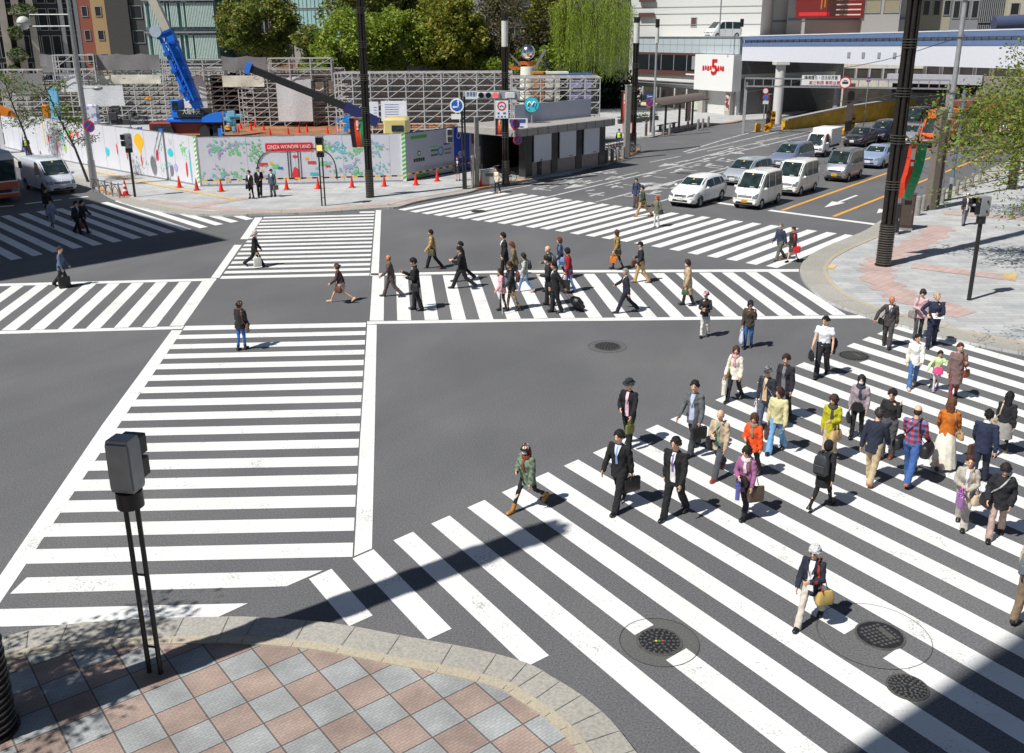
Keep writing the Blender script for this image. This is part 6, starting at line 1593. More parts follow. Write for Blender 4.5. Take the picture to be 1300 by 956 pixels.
m=MB();m.tube((-.08,0,.9),(-.08,0,5.6),.055,n=10);m.tube((.08,0,.9),(.08,0,5.4),.055,n=10);m.build('mast',M_BLACK,root,40)
zb=at_y(600,121,b.y).z-b.z
x1=at_y(660,121,b.y).x-b.x;
m=MB();m.box((x1/2,.05,zb),(x1,.12,.5),bev=.03);m.build('arm_board',M_GREYP,root)
xa,xb_=at_y(591,121,b.y).x-b.x,at_y(609,121,b.y).x-b.x
m=MB();m.box(((xa+xb_)/2,-.03,zb),(xb_-xa,.04,.42));np_=m.build('name_plate',paint((206,222,232)),root)
text_mesh('数寄屋橋',.30,paint((40,60,110)),np_,'lettering',.003,((xa+xb_)/2,-.056,zb+.04),(R(90),0,0),width=(xb_-xa)*.86)
m=MB();xs=[at_y(x,121,b.y).x-b.x for x in(611,620,629)]
m.box((xs[1],-.08,zb),(1.35,.14,.42),bev=.06);hd_=m.build('signal_head',paint((200,206,210)),root,40)
for k,x in enumerate(xs):
 m=MB();m.tube((x,-.16,zb),(x,-.19,zb),.15,n=18);m.build('lens',(M_BLACK,M_BLACK,material('lit_signal_red',(.7,.05,.05),.3,emit=(1,.08,.06,1.6),noise=0))[k],hd_,40)
 m=MB();vs=[]
 for yy in(-.15,-.36):vs.append([(x+.17*math.cos(a),yy,zb+.17*math.sin(a))for a in[pi*i/10 for i in range(-1,12)]])
 m.loft(vs,cap=False,closed=False);m.build('visor',M_BLACK,hd_,60)
m=MB();xx=at_y(648,121,b.y).x-b.x;m.box((xx,-.08,zb),(.6,.14,.40),bev=.06);m.build('signal_head',paint((200,206,210)),root,40)
px_,pz=at_y(571,172,b.y).x-b.x,at_y(571,172,b.y).z-b.z
m=MB();m.box((px_,-.1,pz),(.36,.3,.85),bev=.04);m.build('pedestrian_head',M_GREYP,root,40);m=MB();m.beam((px_,0,pz+.48),(0,0,pz+.48),.05);m.box((px_+.02,-.26,pz+.2),(.28,.03,.3));m.box((px_+.02,-.26,pz-.2),(.28,.03,.3));m.build('bracket',M_BLACK,root)
def arrows_glyph(root):
 bars(root,[(.08,.05,.07,.36,0),(-.02,-.08,.26,.07,0)],(236,240,244))
 m=MB();m.add([(.0,-.014,.2),(.16,-.014,.2),(.08,-.014,.33),(.0,-.006,.2),(.16,-.006,.2),(.08,-.006,.33)],[(0,1,2),(5,4,3),(0,3,4,1),(1,4,5,2),(2,5,3,0)])
 m.add([(-.14,-.014,-.0),(-.14,-.014,-.16),(-.27,-.014,-.08),(-.14,-.006,0),(-.14,-.006,-.16),(-.27,-.006,-.08)],[(0,1,2),(5,4,3),(0,3,4,1),(1,4,5,2),(2,5,3,0)]);m.build('arrow_heads',paint((236,240,244)),root)
disc_sign(at_y(580,134,b.y-.25),.41,0,'round blue sign with two white arrows on the black double mast',((240,240,240),(30,96,190)),arrows_glyph)
o=MB().box((0,0,0),(.56,.03,.30)).build('supplementary_plate',paint((226,228,226)),None,loc=at_y(579,148,b.y-.2));tag(o,'small white plate below the round blue arrow sign','sign')
b2=G(642,234,KH);c2=at_y(637,139,b2.y-.4)
root=empty('bicycle_sign_board',c2,0,'white board with red ring and blue pictograms on the lantern pillar','road sign')
m=MB();m.box((0,0,0),(.78,.03,1.05));m.build('board',paint((222,226,230)),root)
m=MB();m.loft([[(k*math.cos(2*pi*i/24),y,.2+k*math.sin(2*pi*i/24))for i in range(24)]for k,y in((.27,-.016),(.27,-.024),(.19,-.024),(.19,-.016))],cap=False);m.build('red_ring',paint((206,40,44)),root)
bars(root,[(-.05,.2,.2,.05,.5),(.06,.18,.18,.05,-.6),(-.2,-.22,.12,.1,0),(.16,-.22,.16,.1,0),(-.2,-.42,.1,.08,0),(0,-.42,.1,.1,0),(.2,-.42,.1,.08,0)],(50,90,170),-.022)
for(x,y,d,r,lb)in((654,158,-1.0,.30,'round no-parking sign by the metro entrance, upper one'),(657,178,-1.0,.28,'round no-parking sign by the metro entrance, lower one'),(825,130.5,0,.36,'round no-parking sign on the lamp column by the bus shelter')):
 bb=G(655,231)if x<700 else G(829,173)
 noparking(at_y(x,y,bb.y+d),r,R(-10),lb)
def board(name,at,w,h,label,cat,col,items=(),yaw=0,text=None,tcol=(30,30,30),tsize=.3,post=None,group=None,th=.04):
 root=empty(name,at,yaw,label,cat,group)
 m=MB();m.box((0,0,0),(w,th,h));m.build('panel',paint(col,.5),root)
 for it in items:
  (x,z,ww,hh),c=it
  m=MB();m.box((x*w,-th/2-.006,z*h),(ww*w,.012,hh*h));m.build('print',paint(c,.5),root)
 if text:
  for s,x,z,ww,c in text:text_mesh(s,tsize,paint(c),root,'lettering',.004,(x*w,-th/2-.016,z*h),(R(90),0,0),width=ww*w)
 if post:
  m=MB()
  for s in post:m.tube((s,th,-at.z+.05),(s,th,h*.3),.04,n=8)
  m.build('post',M_GALV,root,40)
 return root
board('one_way_sign',at_y(825,122.5,G(829,173).y),.62,.34,'blue one-way plate with a white arrow above the no-parking sign','road sign',(40,100,190),[((0,0,.7,.18),(236,238,240)),((-.3,0,.12,.5),(236,238,240))])
board('notice_board',at_y(657,158,G(655,232).y+.3),1.25,.75,'white map-like notice with dark blue heading beside the metro entrance','sign',(222,228,232),[((.0,.28,.8,.3),(50,84,140)),((.2,-.2,.2,.1),(60,90,150))])
board('no_cycling_sign',at_y(796.5,162.5,G(800,195).y-.3),.75,.85,'square white sign with red border by the bicycles','sign',(232,232,232),[((0,.46,1,.07),(206,50,50)),((0,-.46,1,.07),(206,50,50)),((-.46,0,.07,1),(206,50,50)),((.46,0,.07,1),(206,50,50)),((-.15,-.1,.24,.2),(60,90,170)),((.15,-.1,.2,.2),(60,90,170)),((0,.18,.6,.1),(200,60,60))])
bm=at_y(675,133,G(700,222).y)
root=empty('metro_sign',(bm.x,bm.y,0),0,'round cyan sign with a white M on a thin mast over the metro entrance','sign')
m=MB();m.tube((0,-.12,bm.z),(0,.12,bm.z),.50,n=32);m.build('drum',paint((40,90,130)),root,40)
m=MB();m.tube((0,-.14,bm.z),(0,-.121,bm.z),.47,n=32);m.build('face',material('lit_cyan_face',(.05,.55,.70),.4,noise=0),root,40)
m=MB();m.path([(-.22,-.16,bm.z-.2),(-.25,-.16,bm.z+.12),(-.14,-.16,bm.z+.2),(0,-.16,bm.z-.02),(.14,-.16,bm.z+.2),(.25,-.16,bm.z+.12),(.22,-.16,bm.z-.2)],.05,6);m.build('letter_m',paint((240,246,248)),root,60)
m=MB();m.tube((.02,0,.1),(.02,0,bm.z-.45),.07,n=10);m.build('mast',M_GALV,root,40)
def post_pair(p,h,label,w=.22,d=.3,h2=None,cat='post',mat=None,z=KH,gap=.28):
 root=empty('square_post',G(*p,z),R(20),label,cat)
 m=MB();m.box((0,0,h/2),(w,d,h),bev=.02);m.build('shaft',mat or M_STONE,root)
 m=MB();m.box((0,0,h+.03),(w*1.08,d*1.08,.06));m.build('cap',M_GREYP,root)
 if h2:
  m=MB();m.box((-gap,0,h2/2),(w*.7,d*.8,h2),bev=.02);m.build('side_shaft',M_STONE,root)
post_pair((606,237.5),4.1,'weathered square post with a lower twin next to the grey cabinet',h2=1.9)
post_pair((795,200),5.2,'tall weathered square post before the lantern pillar by the bicycles',w=.4)
M_TAUPE=material('taupe_post',(.17,.145,.125),.8,noise=.15,scale=5)
b=G(1180,266,KH);post_pair((1180,266),height_to(b,139),'tall taupe square post on the kerb in front of the orange truck',w=.42,d=.42,mat=M_TAUPE)
root=empty('dark_post',G(1189,262,KH),0,'dark round post close behind the tall taupe post','post')
m=MB();m.tube((0,0,0),(0,0,4.3),.13,n=14);m.build('shaft',M_BROWN,root,40);m=MB();m.tube((0,0,4.3),(0,0,4.5),.17,n=14);m.build('cap',M_BROWN,root,40)
b=G(1191,256,KH);tp=Vector((0,0,12.5))
root=empty('street_pole',b,0,'tall slim grey pole with clamps rising past the expressway','pole')
m=MB();m.tube((0,0,0),(0,0,1.2),.2,n=14);m.tube((0,0,1.2),(0,0,12.5),.15,.11,n=14);m.build('shaft',M_GREYP,root,40)
for k,zz in enumerate((3.2,5.8,8.6,10.4)):
 m=MB();m.tube((0,0,zz),(0,0,zz+.12),.2,n=12);m.box((.1,0,zz+.06),(.5,.06,.05));m.build('clamp',M_GALV,root,40)
root=empty('street_pole',G(1208,236,KH),0,'bluish metal pole behind the branches, next to the slim grey pole','pole')
m=MB();m.tube((0,0,0),(0,0,5.6),.1,n=12);m.build('shaft',paint((110,130,150),.5,.3),root,40);m=MB();m.tube((0,0,0),(0,0,.5),.16,n=12);m.build('foot',M_GREYP,root,40)
def cabinet(p,w,d,h,label,yaw,mat=None,col=None,louvre=True):
 root=empty('utility_cabinet',G(*p,KH),yaw,label,'cabinet')
 mt=mat or paint(col,.6)
 m=MB();m.box((0,0,.05),(w*1.04,d*1.04,.1));m.build('plinth',M_STONE,root)
 m=MB();m.box((0,0,.1+h/2),(w,d,h),bev=.03);m.build('body',mt,root)
 m=MB();m.box((0,0,.1+h+.02),(w*1.06,d*1.06,.05),bev=.01);m.build('roof',mt,root)
 m=MB();m.box((0,-d/2-.008,.1+h*.5),(w*.86,.02,h*.86),bev=.008);dr=m.build('door',mt,root)
 if louvre:
  m=MB()
  for k in range(6):m.box((0,-d/2-.024,.1+h*.84-k*.035),(w*.5,.016,.016))
  m.build('louvres',M_BLACK,dr)
 m=MB();m.box((w*.36,-d/2-.03,.1+h*.5),(.03,.03,.12));m.build('handle',M_GALV,dr)
cabinet((1149,291),.62,.5,1.55,'dark brown utility cabinet standing behind the huge right pillar',R(-25),M_BROWN)
cabinet((1136,297),.3,.4,1.25,'narrow black cabinet between the huge pillar and the brown cabinet',R(-25),M_BLACK,louvre=False)
cabinet((620,236),.95,.5,.85,'low pale grey cabinet by the weathered posts',R(12),None,(176,178,176))
cabinet((681,224),.6,.5,1.0,'small dark cabinet at the left end of the metro entrance',R(12),None,(70,66,60))
def bollard(p,h,label,r=.11,mat=None,group='stone bollards along the right kerb',z=KH):
 root=empty('bollard',G(*p,z),rnd.uniform(0,3),label,'bollard',group)
 m=MB();m.tube((0,0,0),(0,0,h*.93),r,r*.92,n=14);m.tube((0,0,h*.93),(0,0,h),r*.92,r*.6,n=14);m.build('shaft',mat or M_STONE,root,40)
 m=MB();m.tube((0,0,h*.78),(0,0,h*.84),r*1.03,n=14);m.build('groove',M_GREYP,root,40)
bx_=[(1164,273.5),(1171,268),(1196,258.5),(1205,253),(1214,248),(1223,243),(1233,238),(1243,232)]
for i,p in enumerate(bx_):
 bollard(p,.85 if i else 1.0,('pale thick bollard nearest the brown cabinet','second bollard from the brown cabinet','bollard just behind the slim grey pole','bollard next after the one behind the slim pole','fifth bollard up the right kerb','sixth bollard up the right kerb','seventh bollard up the right kerb','farthest bollard up the right kerb')[i],.15 if i==0 else .1)
for i,p in enumerate(((842,172),(850,170.6),(892,163.5),(886,164.5),(873,165),(899,160.5),(820,172.5))):
 bollard(p,1.0 if i<6 else 1.4,('bollard left at the bus shelter','bollard below the left shelter post','bollard right of the bus shelter end','short bollard in the row right of the shelter','dark bollard below the shelter poster','last bollard where the kerb bends to the shop','dark round post left of the lamp column')[i],.12,M_BROWN if i in(4,6)else None,'bollards at the bus stop')
for i,p in enumerate(((770,207),(777,205.5),(784,203.8),(791,202),(798,199.5))):
 bollard(p,.95,('first','second','third','fourth','fifth')[i]+' stone bollard from the left in front of the parked bicycles',.14,None,'stone bollards before the bicycles')
def cone(p,label,h=.72,z=KH,striped=False,group='red traffic cones'):
 root=empty('traffic_cone',G(*p,z),rnd.uniform(0,3),label,'traffic cone',group)
 m=MB();m.box((0,0,.02),(h*.52,h*.52,.04),bev=.01);m.build('foot',paint((200,44,30),.5),root)
 m=MB();m.tube((0,0,.04),(0,0,h),h*.19,.022,n=16);m.build('cone_body',paint((232,52,30),.45),root,40)
 if striped:
  for a,c in((.30,.42),(.58,.70)):
   m=MB();m.tube((0,0,h*a),(0,0,h*c),h*(.19-.16*a)*1.05+.004,h*(.19-.16*c)*1.05+.004,n=16);m.build('white_stripe',paint((236,236,236)),root,40)
CN=[((228,238),'red cone leftmost before the hoarding, left of the green striped corner'),((250,241.5),'red cone just left of the green striped corner'),((281,243),'red cone just right of the left green striped corner'),((364,240.8),'red cone between the group of three and the pedestrian signal'),((404,239.5),'red cone standing behind the pedestrian signal'),((447,238),'red cone left of the banner pillar'),((488,236.5),'red cone right of the banner pillar'),((528,235),'red cone just right of the second green striped corner'),((555,230),'red cone below the green round logo panel'),((630,214),'red cone behind the woman in the cream jacket'),((611,236.8),'red cone half hidden by the weathered post')]
for p,lb in CN:cone(p,lb,z=KH)
cone((160,248.5),'large red cone with white stripes by the leaning signal post',.95,KH,True)
cone((153,249),'small red cone beside the large striped cone',.5)
for i,p in enumerate(((303,170),(306,164),(319,166),(324,162),(335,166),(343,172),(366,171),(380,169),(390,168),(416,170),(428,170),(448,160),(397,157),(229,176),(172,181))):
 cone(p,'red cone on the building site, '+('just right of the crane','behind the one just right of the crane','left of the tall pair','tall pair, farther one','right of the tall pair','low behind the left end of the red banner','above the red banner, left','above the red banner, middle','above the red banner, right','over the pedestrian signal, left','over the pedestrian signal, right','by the blue tank frame','far one at the white sheet foot','left below the crane cab','by the blue trestle')[i],.75,.1,group='red cones inside the building site')
root=empty('guard_rail',G(140,250,KH),0,'low black looped pavement railing by the striped cone','railing')
A_,B_=G(118,243,KH),G(152,251.5,KH);o0=G(140,250,KH)
m=MB();n=4
for k in range(n+1):
 q=A_.lerp(B_,k/n)-o0;m.tube(q,q+Vector((0,0,.85)),.05)
m.build('posts',M_GREYP,root,40)
m=MB()
for k in range(n):
 a=A_.lerp(B_,k/n)-o0;c=A_.lerp(B_,(k+1)/n)-o0
 m.tube(a+Vector((0,0,.75)),c+Vector((0,0,.75)),.02)
 m.path([a.lerp(c,t)+Vector((0,0,.15+.5*math.sin(pi*t)))for t in(0.05,.25,.5,.75,.95)],.018,5)
m.build('hoops',M_BLACK,root,40)
def okerb(pts,side,name='orange_kerb_line'):
 L=smooth_line(W(pts),2);mb=MB();a,b_=offset(L,side*.02),offset(L,side*.22);strip(mb,a,b_,KH+.030);tag(mb.build(name,M_ORKERB),kind='structure')
okerb([(606,242),(640,236.3),(672,229.8)],1);okerb([(775,207.2),(781,205.6),(799,199.6),(809,195.3),(812,192),(808,188.8)],1)
okerb([(843,171),(870,165),(894,160.4),(929,157.2),(943,154.3)],1);okerb([(122,240),(137,249)],1)
def bicycle(at,yaw,rgb,label):
 root=empty('bicycle',at,yaw,label,'bicycle','bicycles parked by the metro entrance')
 for y in(-.52,.52):
  m=MB();m.path([(0,y+.33*math.cos(a),.34+.33*math.sin(a))for a in(2*pi*i/20 for i in range(20))],.018,5,closed=True);wo=m.build('wheel',M_TYRE,root,60)
  m=MB()
  for i in range(8):a=pi*i/8;m.beam((0,y-.32*math.cos(a),.34-.32*math.sin(a)),(0,y+.32*math.cos(a),.34+.32*math.sin(a)),.006)
  m.build('spokes',M_GALV,wo)
 m=MB();m.tube((0,-.52,.34),(0,-.15,.34),.014);m.tube((0,-.15,.34),(0,.4,.72),.018);m.tube((0,-.15,.34),(0,-.28,.86),.018);m.tube((0,-.26,.72),(0,.38,.82),.016);m.tube((0,-.52,.34),(0,-.26,.72),.012);m.tube((0,.52,.34),(0,.36,.98),.016);m.build('frame',paint(rgb,.3,.3),root,40)
 m=MB();m.box((0,-.29,.9),(.13,.25,.06),bev=.025);m.build('saddle',M_TRIM,root,40)
 m=MB();m.path([(-.28,.28,1.0),(-.12,.36,1.02),(0,.36,.98),(.12,.36,1.02),(.28,.28,1.0)],.014,5);m.build('handlebar',M_GALV,root,40)
 m=MB()
 for z in(.62,.84):m.path([(-.16,.5,z),(.16,.5,z),(.16,.78,z),(-.16,.78,z)],.008,4,closed=True)
 for x,y in((-.16,.5),(.16,.5),(.16,.78),(-.16,.78),(0,.78),(0,.5)):m.tube((x,y,.62),(x,y,.84),.006,n=4)
 m.build('basket',M_GALV,root)
for i in range(9):
 t=i/8;p=G(lerp(771,800,t),lerp(200,194,t),KH)
 bicycle(p,R(70+rnd.uniform(-12,12)),((150,150,155),(40,44,60),(120,40,40),(60,70,70))[i%4],'parked bicycle number-%s in the row by the guard, counted from the left'%('one','two','three','four','five','six','seven','eight','nine')[i]if 0 else 'city bicycle %s in the row beside the metro entrance'%('leftmost','second from left','third from left','fourth from left','in the middle','fourth from right','third from right','second from right','rightmost')[i])
for i in range(2):bicycle(G(634+i*5,232-i,KH),R(60+20*i),(40,40,44),('dark bicycle leaning left of the lantern pillar','dark bicycle leaning right of the lantern pillar')[i])
A_,B_=G(824,168.5,KH),G(880,158,KH);d=B_-A_;L=d.length;yaw=math.atan2(d.y,d.x)
root=empty('bus_shelter',A_,yaw,'bus shelter with curved dark roof and brown posts','bus shelter')
m=MB();prof=[(-1.35,2.55),(-1.0,2.85),(-.4,3.05),(.2,3.05),(.8,2.85),(1.1,2.6)]
m.loft([[(x,y,z)for y,z in prof]+[(x,y,z-.07)for y,z in prof[::-1]]for x in(-.4,L+.6)]);m.build('roof',material('brown_roof_sheet',(.12,.085,.075),.5,.1,noise=.1),root,30)
for k in range(4):
 m=MB();x=.3+k*(L-.6)/3;m.box((x,0,1.5),(.18,.16,3.0));m.beam((x,-.9,2.75),(x,.7,2.85),.08);m.build('post',M_BROWN,root)
m=MB();m.box((L*.86,0,1.4),(1.1,.12,1.9),bev=.03);ad=m.build('poster_case',M_BROWN,root);m=MB();m.box((L*.86,-.07,1.4),(.9,.02,1.7));m.build('poster',paint((190,160,150)),ad)
m=MB();m.box((-.35,-.2,2.62),(.9,1.6,.3),bev=.06);m.build('front_fascia',paint((196,198,160)),root)
m=MB();m.box((L*.45,.3,.45),(L*.4,.35,.06));m.box((L*.3,.3,.22),(.06,.3,.42));m.box((L*.6,.3,.22),(.06,.3,.42));m.build('bench',M_BROWN,root)
for i,p in enumerate(((790,157),(809,155.5),(818,154),(830,152.5))):
 root=empty('planter',G(*p,KH),R(15),('planter with low shrub, leftmost of four on the shop pavement','planter with low shrub, second of four on the shop pavement','planter with low shrub, third of four on the shop pavement','planter with low shrub, nearest the bus shelter roof')[i],'planter','planters on the shop pavement')
 m=MB();m.box((0,0,.22),(.9,.5,.44),bev=.03);m.build('tub',paint((60,62,60)),root)
 m=MB();r2=random.Random(i)
 for k in range(160):
  c=Vector((r2.gauss(0,.22),r2.gauss(0,.13),.52+abs(r2.gauss(0,.14))));a,b_=Vector((r2.uniform(-1,1),r2.uniform(-1,1),r2.uniform(-1,1))).normalized()*.07,Vector((r2.uniform(-1,1),r2.uniform(-1,1),r2.uniform(-1,1))).normalized()*.05
  m.add([c-a,c-b_,c+a,c+b_],[(0,1,2,3)])
 m.build('shrub',cloth((70,92,40),'cloth'),root)
def ramp_block(p,label,yaw):
 root=empty('yellow_barrier',G(*p),yaw,label,'barrier')
 ym=paint((226,160,30),.6)
 m=MB();m.loft([[(-1.0,-.25,0),(-.55,-.25,0),(-.55,-.25,.7),(-.9,-.25,.8),(-1.0,-.25,.6)],[(-1.0,.25,0),(-.55,.25,0),(-.55,.25,.7),(-.9,.25,.8),(-1.0,.25,.6)]]);m.build('left_block',ym,root)
 m=MB();m.loft([[(-.3,-.25,0),(.2,-.25,0),(.75,-.25,.6),(.75,-.25,1.9),(.4,-.25,1.9),(.4,-.25,.95),(-.3,-.25,.45)],[(-.3,.25,0),(.2,.25,0),(.75,.25,.6),(.75,.25,1.9),(.4,.25,1.9),(.4,.25,.95),(-.3,.25,.45)]]);m.build('right_block',ym,root)
 m=MB();m.box((.57,-.27,1.5),(.36,.03,.16));m.box((.57,-.27,1.1),(.36,.03,.12));m.box((0,-.27,.3),(.4,.03,.1),ry=-.6);m.build('stripes',M_BLACK,root)
ramp_block((972,167),'yellow barrier block with raised post at the left ramp edge',0)
ramp_block((1072,172),'yellow barrier block with raised post before the brown gantry post',0)
def cable(pts,label):
 o=pts[0];root=empty('overhead_cable',o,0,label,'cable');m=MB()
 for a,b_ in zip(pts,pts[1:]):m.path([a.lerp(b_,t)-o+Vector((0,0,-.25*math.sin(pi*t)))for t in(0,.25,.5,.75,1)],.022,5)
 m.build('wire',M_BLACK,root)
g_=G(1191,256);cable([Vector((g_.x,g_.y,8.7)),at_y(1058,88,76),at_y(946,117,100)],'thin dark cable sagging from the slim grey pole to the left under the expressway')
cable([Vector((g_.x,g_.y,5.9)),at_y(1140,118,62),at_y(1050,128,84)],'lower dark cable from the slim grey pole towards the ramp')
# ================================================================== BUILDING SITE
px_quad('site_ground',M_SITE,[(150,178),(330,174),(470,170),(600,158),(560,150),(430,153),(300,158),(150,168)],KH+.03)
M_HOARD=material('white_hoarding',(.66,.67,.74),.45,noise=.04,scale=1)
M_HOARDG=material('grey_hoarding',(.46,.48,.58),.45,noise=.05,scale=1)
M_FOOT=material('dark_rail',(.05,.05,.055),.6,noise=.1)
def hoarding(A,B,H,label,mat=M_HOARD,panel=.9,stripe=True,z=KH):
 """a straight run of site hoarding; returns (root, length); local x runs along it, -y faces the street"""
 d=B-A;L=math.hypot(d.x,d.y);root=empty('site_hoarding',Vector((A.x,A.y,z)),math.atan2(d.y,d.x),label,'hoarding')
 m=MB();n=max(1,int(L/panel));w=L/n
 for k in range(n):m.box(((k+.5)*w,(k%2)*.008,H/2+.05),(w-.012,.03,H-.05))
 m.build('panels',mat,root)
 m=MB();m.box((L/2,.0,.05),(L,.14,.08));m.box((L/2,.02,H+.02),(L,.07,.05));m.build('rails',M_FOOT if mat is M_HOARDG else M_GALV,root)
 m=MB()
 for k in range(0,n+1,3):m.tube((k*w,.9,0),(k*w,.06,H*.85),.03,n=5);m.tube((k*w,.08,0),(k*w,.08,H),.03,n=5)
 m.build('bracing',M_GALV,root)
 return root,L
def green_post(root,x,H):
 m=MB();m.box((x,-.05,H/2+.02),(.24,.09,H));p=m.build('corner_post',paint((236,238,236)),root)
 m=MB()
 for k in range(11):
  z=.12+k*H/11;m.add([(x-.121,-.1,z),(x+.121,-.1,z+.12),(x+.121,-.1,z+.26),(x-.121,-.1,z+.14)],[(0,1,2,3)])
 m.build('green_stripes',paint((90,196,70),name='sign'),p)
HA,HQ,HR_,HS=G(44,199),G(256,238.4),G(516,232),G(664,204)
h2,L2_=hoarding(HA,HQ,3.0,'white hoarding with children-like drawings, left run in front of the crane')
h3,L3_=hoarding(HQ,HR_,2.95,'long white hoarding with flower drawings and the red GINZA WONDER LAND banner')
h4,L4_=hoarding(HR_,HS,2.95,'grey hoarding run with logos, blue panel and notice board right of the second green corner',M_HOARDG)
green_post(h2,L2_-.1,3.0);green_post(h3,L3_-.1,2.95)
h1,L1_=hoarding(G(8,189),G(50,199),2.6,'plain white panels behind the guard at the far left',panel=.7)
h0,L0_=hoarding(G(-30,197),G(8,196.5),3.4,'white hoarding with a green edge at the left picture border',panel=1.2);green_post(h0,L0_-.6,3.4)
def deco(root,name,col,shapes,y=-.026):
 m=MB()
 for k,pts in enumerate(shapes):
  yy=y-.0006*(k%9);m.add([(p[0],yy,p[1])for p in pts],[tuple(range(len(pts)))])
 return m.build(name,paint(col,.6,name='drawing'),root)
def blob(cx,cz,rx,rz,n=9,wob=.2,r2=rnd):return[(cx+rx*(1+r2.uniform(-wob,wob))*math.cos(2*pi*i/n),cz+rz*(1+r2.uniform(-wob,wob))*math.sin(2*pi*i/n))for i in range(n)]
def leaves(root,cx,cz,w,h,cols,n=40,s=.09):
 w*=.75;h*=.75;n=int(n*.5)
 for c in cols:deco(root,'drawn_leaves',c,[blob(rnd.gauss(cx,w/2.6),rnd.gauss(cz,h/2.6),s*rnd.uniform(.5,1.3),s*rnd.uniform(.4,1.1),6)for _ in range(n//len(cols))],-.026-.002*rnd.random())
TEAL,GRN,PURP,CYAN,REDD,YEL=(130,204,206),(124,206,140),(178,166,214),(60,200,214),(222,60,70),(240,186,40)
hx=lambda px0,A,B:((G(px0,lerp(235,235,0))-A).length)
def along(x,A,B,L,y0,y1,xa,xb):
 """distance along a run for a picture column"""
 y=lerp(y0,y1,(x-xa)/(xb-xa));p=G(x,y);return(p-A).dot((B-A).normalized())
s2=lambda x:along(x,HA,HQ,L2_,199,238.4,44,256);s3=lambda x:along(x,HQ,HR_,L3_,238.4,232,256,516);s4=lambda x:along(x,HR_,HS,L4_,232,204,516,664)
deco(h2,'balloon',YEL,[blob(s2(182),2.25,.62,.5,16,.05),[(s2(182)-.42,2.0),(s2(182)+.1,1.35),(s2(182)+.42,2.0)]])
for x,z,c,w_,h_ in((140,1.2,CYAN,.28,.3),(153,1.5,REDD,.08,.4),(165,1.3,REDD,.08,.45),(183,1.0,REDD,.1,.4),(204,1.5,REDD,.18,.35),(221,1.8,CYAN,.34,.26),(222,2.5,(196,200,206),.2,.2),(240,.9,REDD,.14,.5),(245,1.2,CYAN,.09,1.0),(226,.9,PURP,.22,.28),(218,1.1,TEAL,.16,.1),(61,1.9,YEL,.07,1.0),(66,1.5,REDD,.1,.35),(76,1.0,REDD,.12,.45),(85,1.6,CYAN,.12,.6),(86,1.0,(170,200,60),.25,.35),(93,2.2,GRN,.2,.3),(97,2.1,YEL,.14,.3),(95,1.9,REDD,.18,.4),(104,2.1,REDD,.2,.22),(116,1.9,GRN,.16,.22)):
 deco(h2,'drawing',c,[blob(s2(x),z,w_,h_,10,.18)])
for x,z,n_,cl in((238,2.1,60,(GRN,)),(208,2.0,16,(TEAL,)),(212,.8,24,(TEAL,GRN)),(186,.8,16,(GRN,)),(168,1.6,14,(GRN,))):leaves(h2,s2(x),z,.9,.8,cl,n_,.07)
for x,z,w_,h_,n_,cl in((279,2.2,1.2,.9,90,(PURP,TEAL,GRN)),(297,2.4,1,.5,26,(PURP,)),(303,2.2,.8,.9,50,(GRN,)),(311,2.5,.9,.2,12,(TEAL,)),(327,2.0,1.1,1.0,80,(GRN,)),(415,2.2,.9,.9,60,(GRN,)),(427,2.4,.6,.4,22,(PURP,)),(436,2.0,.9,1.0,70,(TEAL,(90,200,200))),(457,2.0,.8,.8,40,(GRN,)),(478,2.1,.9,.9,70,(GRN,PURP,TEAL)),(290,.7,2.0,.8,90,(TEAL,PURP,GRN)),(447,1.0,1.0,1.0,60,(TEAL,PURP)),(482,.8,.9,.8,40,(TEAL,)),(460,.6,1.2,.5,30,(GRN,)),(430,.7,1.0,.5,30,(PURP,GRN)),(301,.6,.8,.6,24,(GRN,))):leaves(h3,s3(x),z,w_,h_,cl,n_,.085)
m=MB();xa,xb_=s3(341),s3(400);m.box(((xa+xb_)/2,-.035,2.28),(xb_-xa,.02,.5));bn=m.build('red_banner',paint((222,44,50)),h3)
text_mesh('GINZA WONDER LAND',.34,paint((244,240,238)),bn,'lettering',.003,((xa+xb_)/2,-.048,2.28),(R(90),0,0),width=(xb_-xa)*.92)
m=MB();xc=(s3(328)+s3(428))/2;rr=(s3(428)-s3(328))/2
m.path([(xc-rr*math.cos(a)if 0 else xc-rr*math.copysign(abs(math.cos(a))**.55,math.cos(a)),-.03,.25+1.95*abs(math.sin(a))**.6)for a in[pi*i/24 for i in range(25)]],.03,4)
for x in(368,371,381,384):m.path([(s3(x),-.03,2.0),(s3(x),-.03,.3)],.02,4)
m.build('drawn_arch',M_BLACK,h3)
for x,z,c,w_,h_ in((337,1.25,REDD,.5,.2),(347,1.3,YEL,.2,.16),(352,1.1,GRN,.42,.26),(348,.75,TEAL,.3,.2),(358,1.0,(60,120,190),.3,.14),(337,.5,PURP,.4,.16),(335,.85,YEL,.2,.1),(392,1.55,YEL,.24,.14),(398,1.3,REDD,.5,.18),(412,1.25,GRN,.5,.22),(420,1.25,TEAL,.3,.16),(418,1.05,REDD,.3,.12),(400,.6,CYAN,.5,.16),(404,.95,TEAL,.2,.12)):
 deco(h3,'drawing',c,[[(s3(x)-w_/2,z-h_/2),(s3(x)+w_/2,z-h_/2),(s3(x)+w_/2,z+h_/2),(s3(x)-w_/2,z+h_/2)]],-.028)
deco(h3,'drawing',REDD,[blob(s3(377),.65,.24,.34,12,.25),blob(s3(377),1.7,.16,.1,7)])
gw=s4(560)-s4(516)
deco(h4,'logo',(30,130,70),[blob(s4(533),1.62,.17,.17,18,0)]);deco(h4,'logo',(230,236,232),[blob(s4(533),1.62,.09,.09,14,0)],-.034)
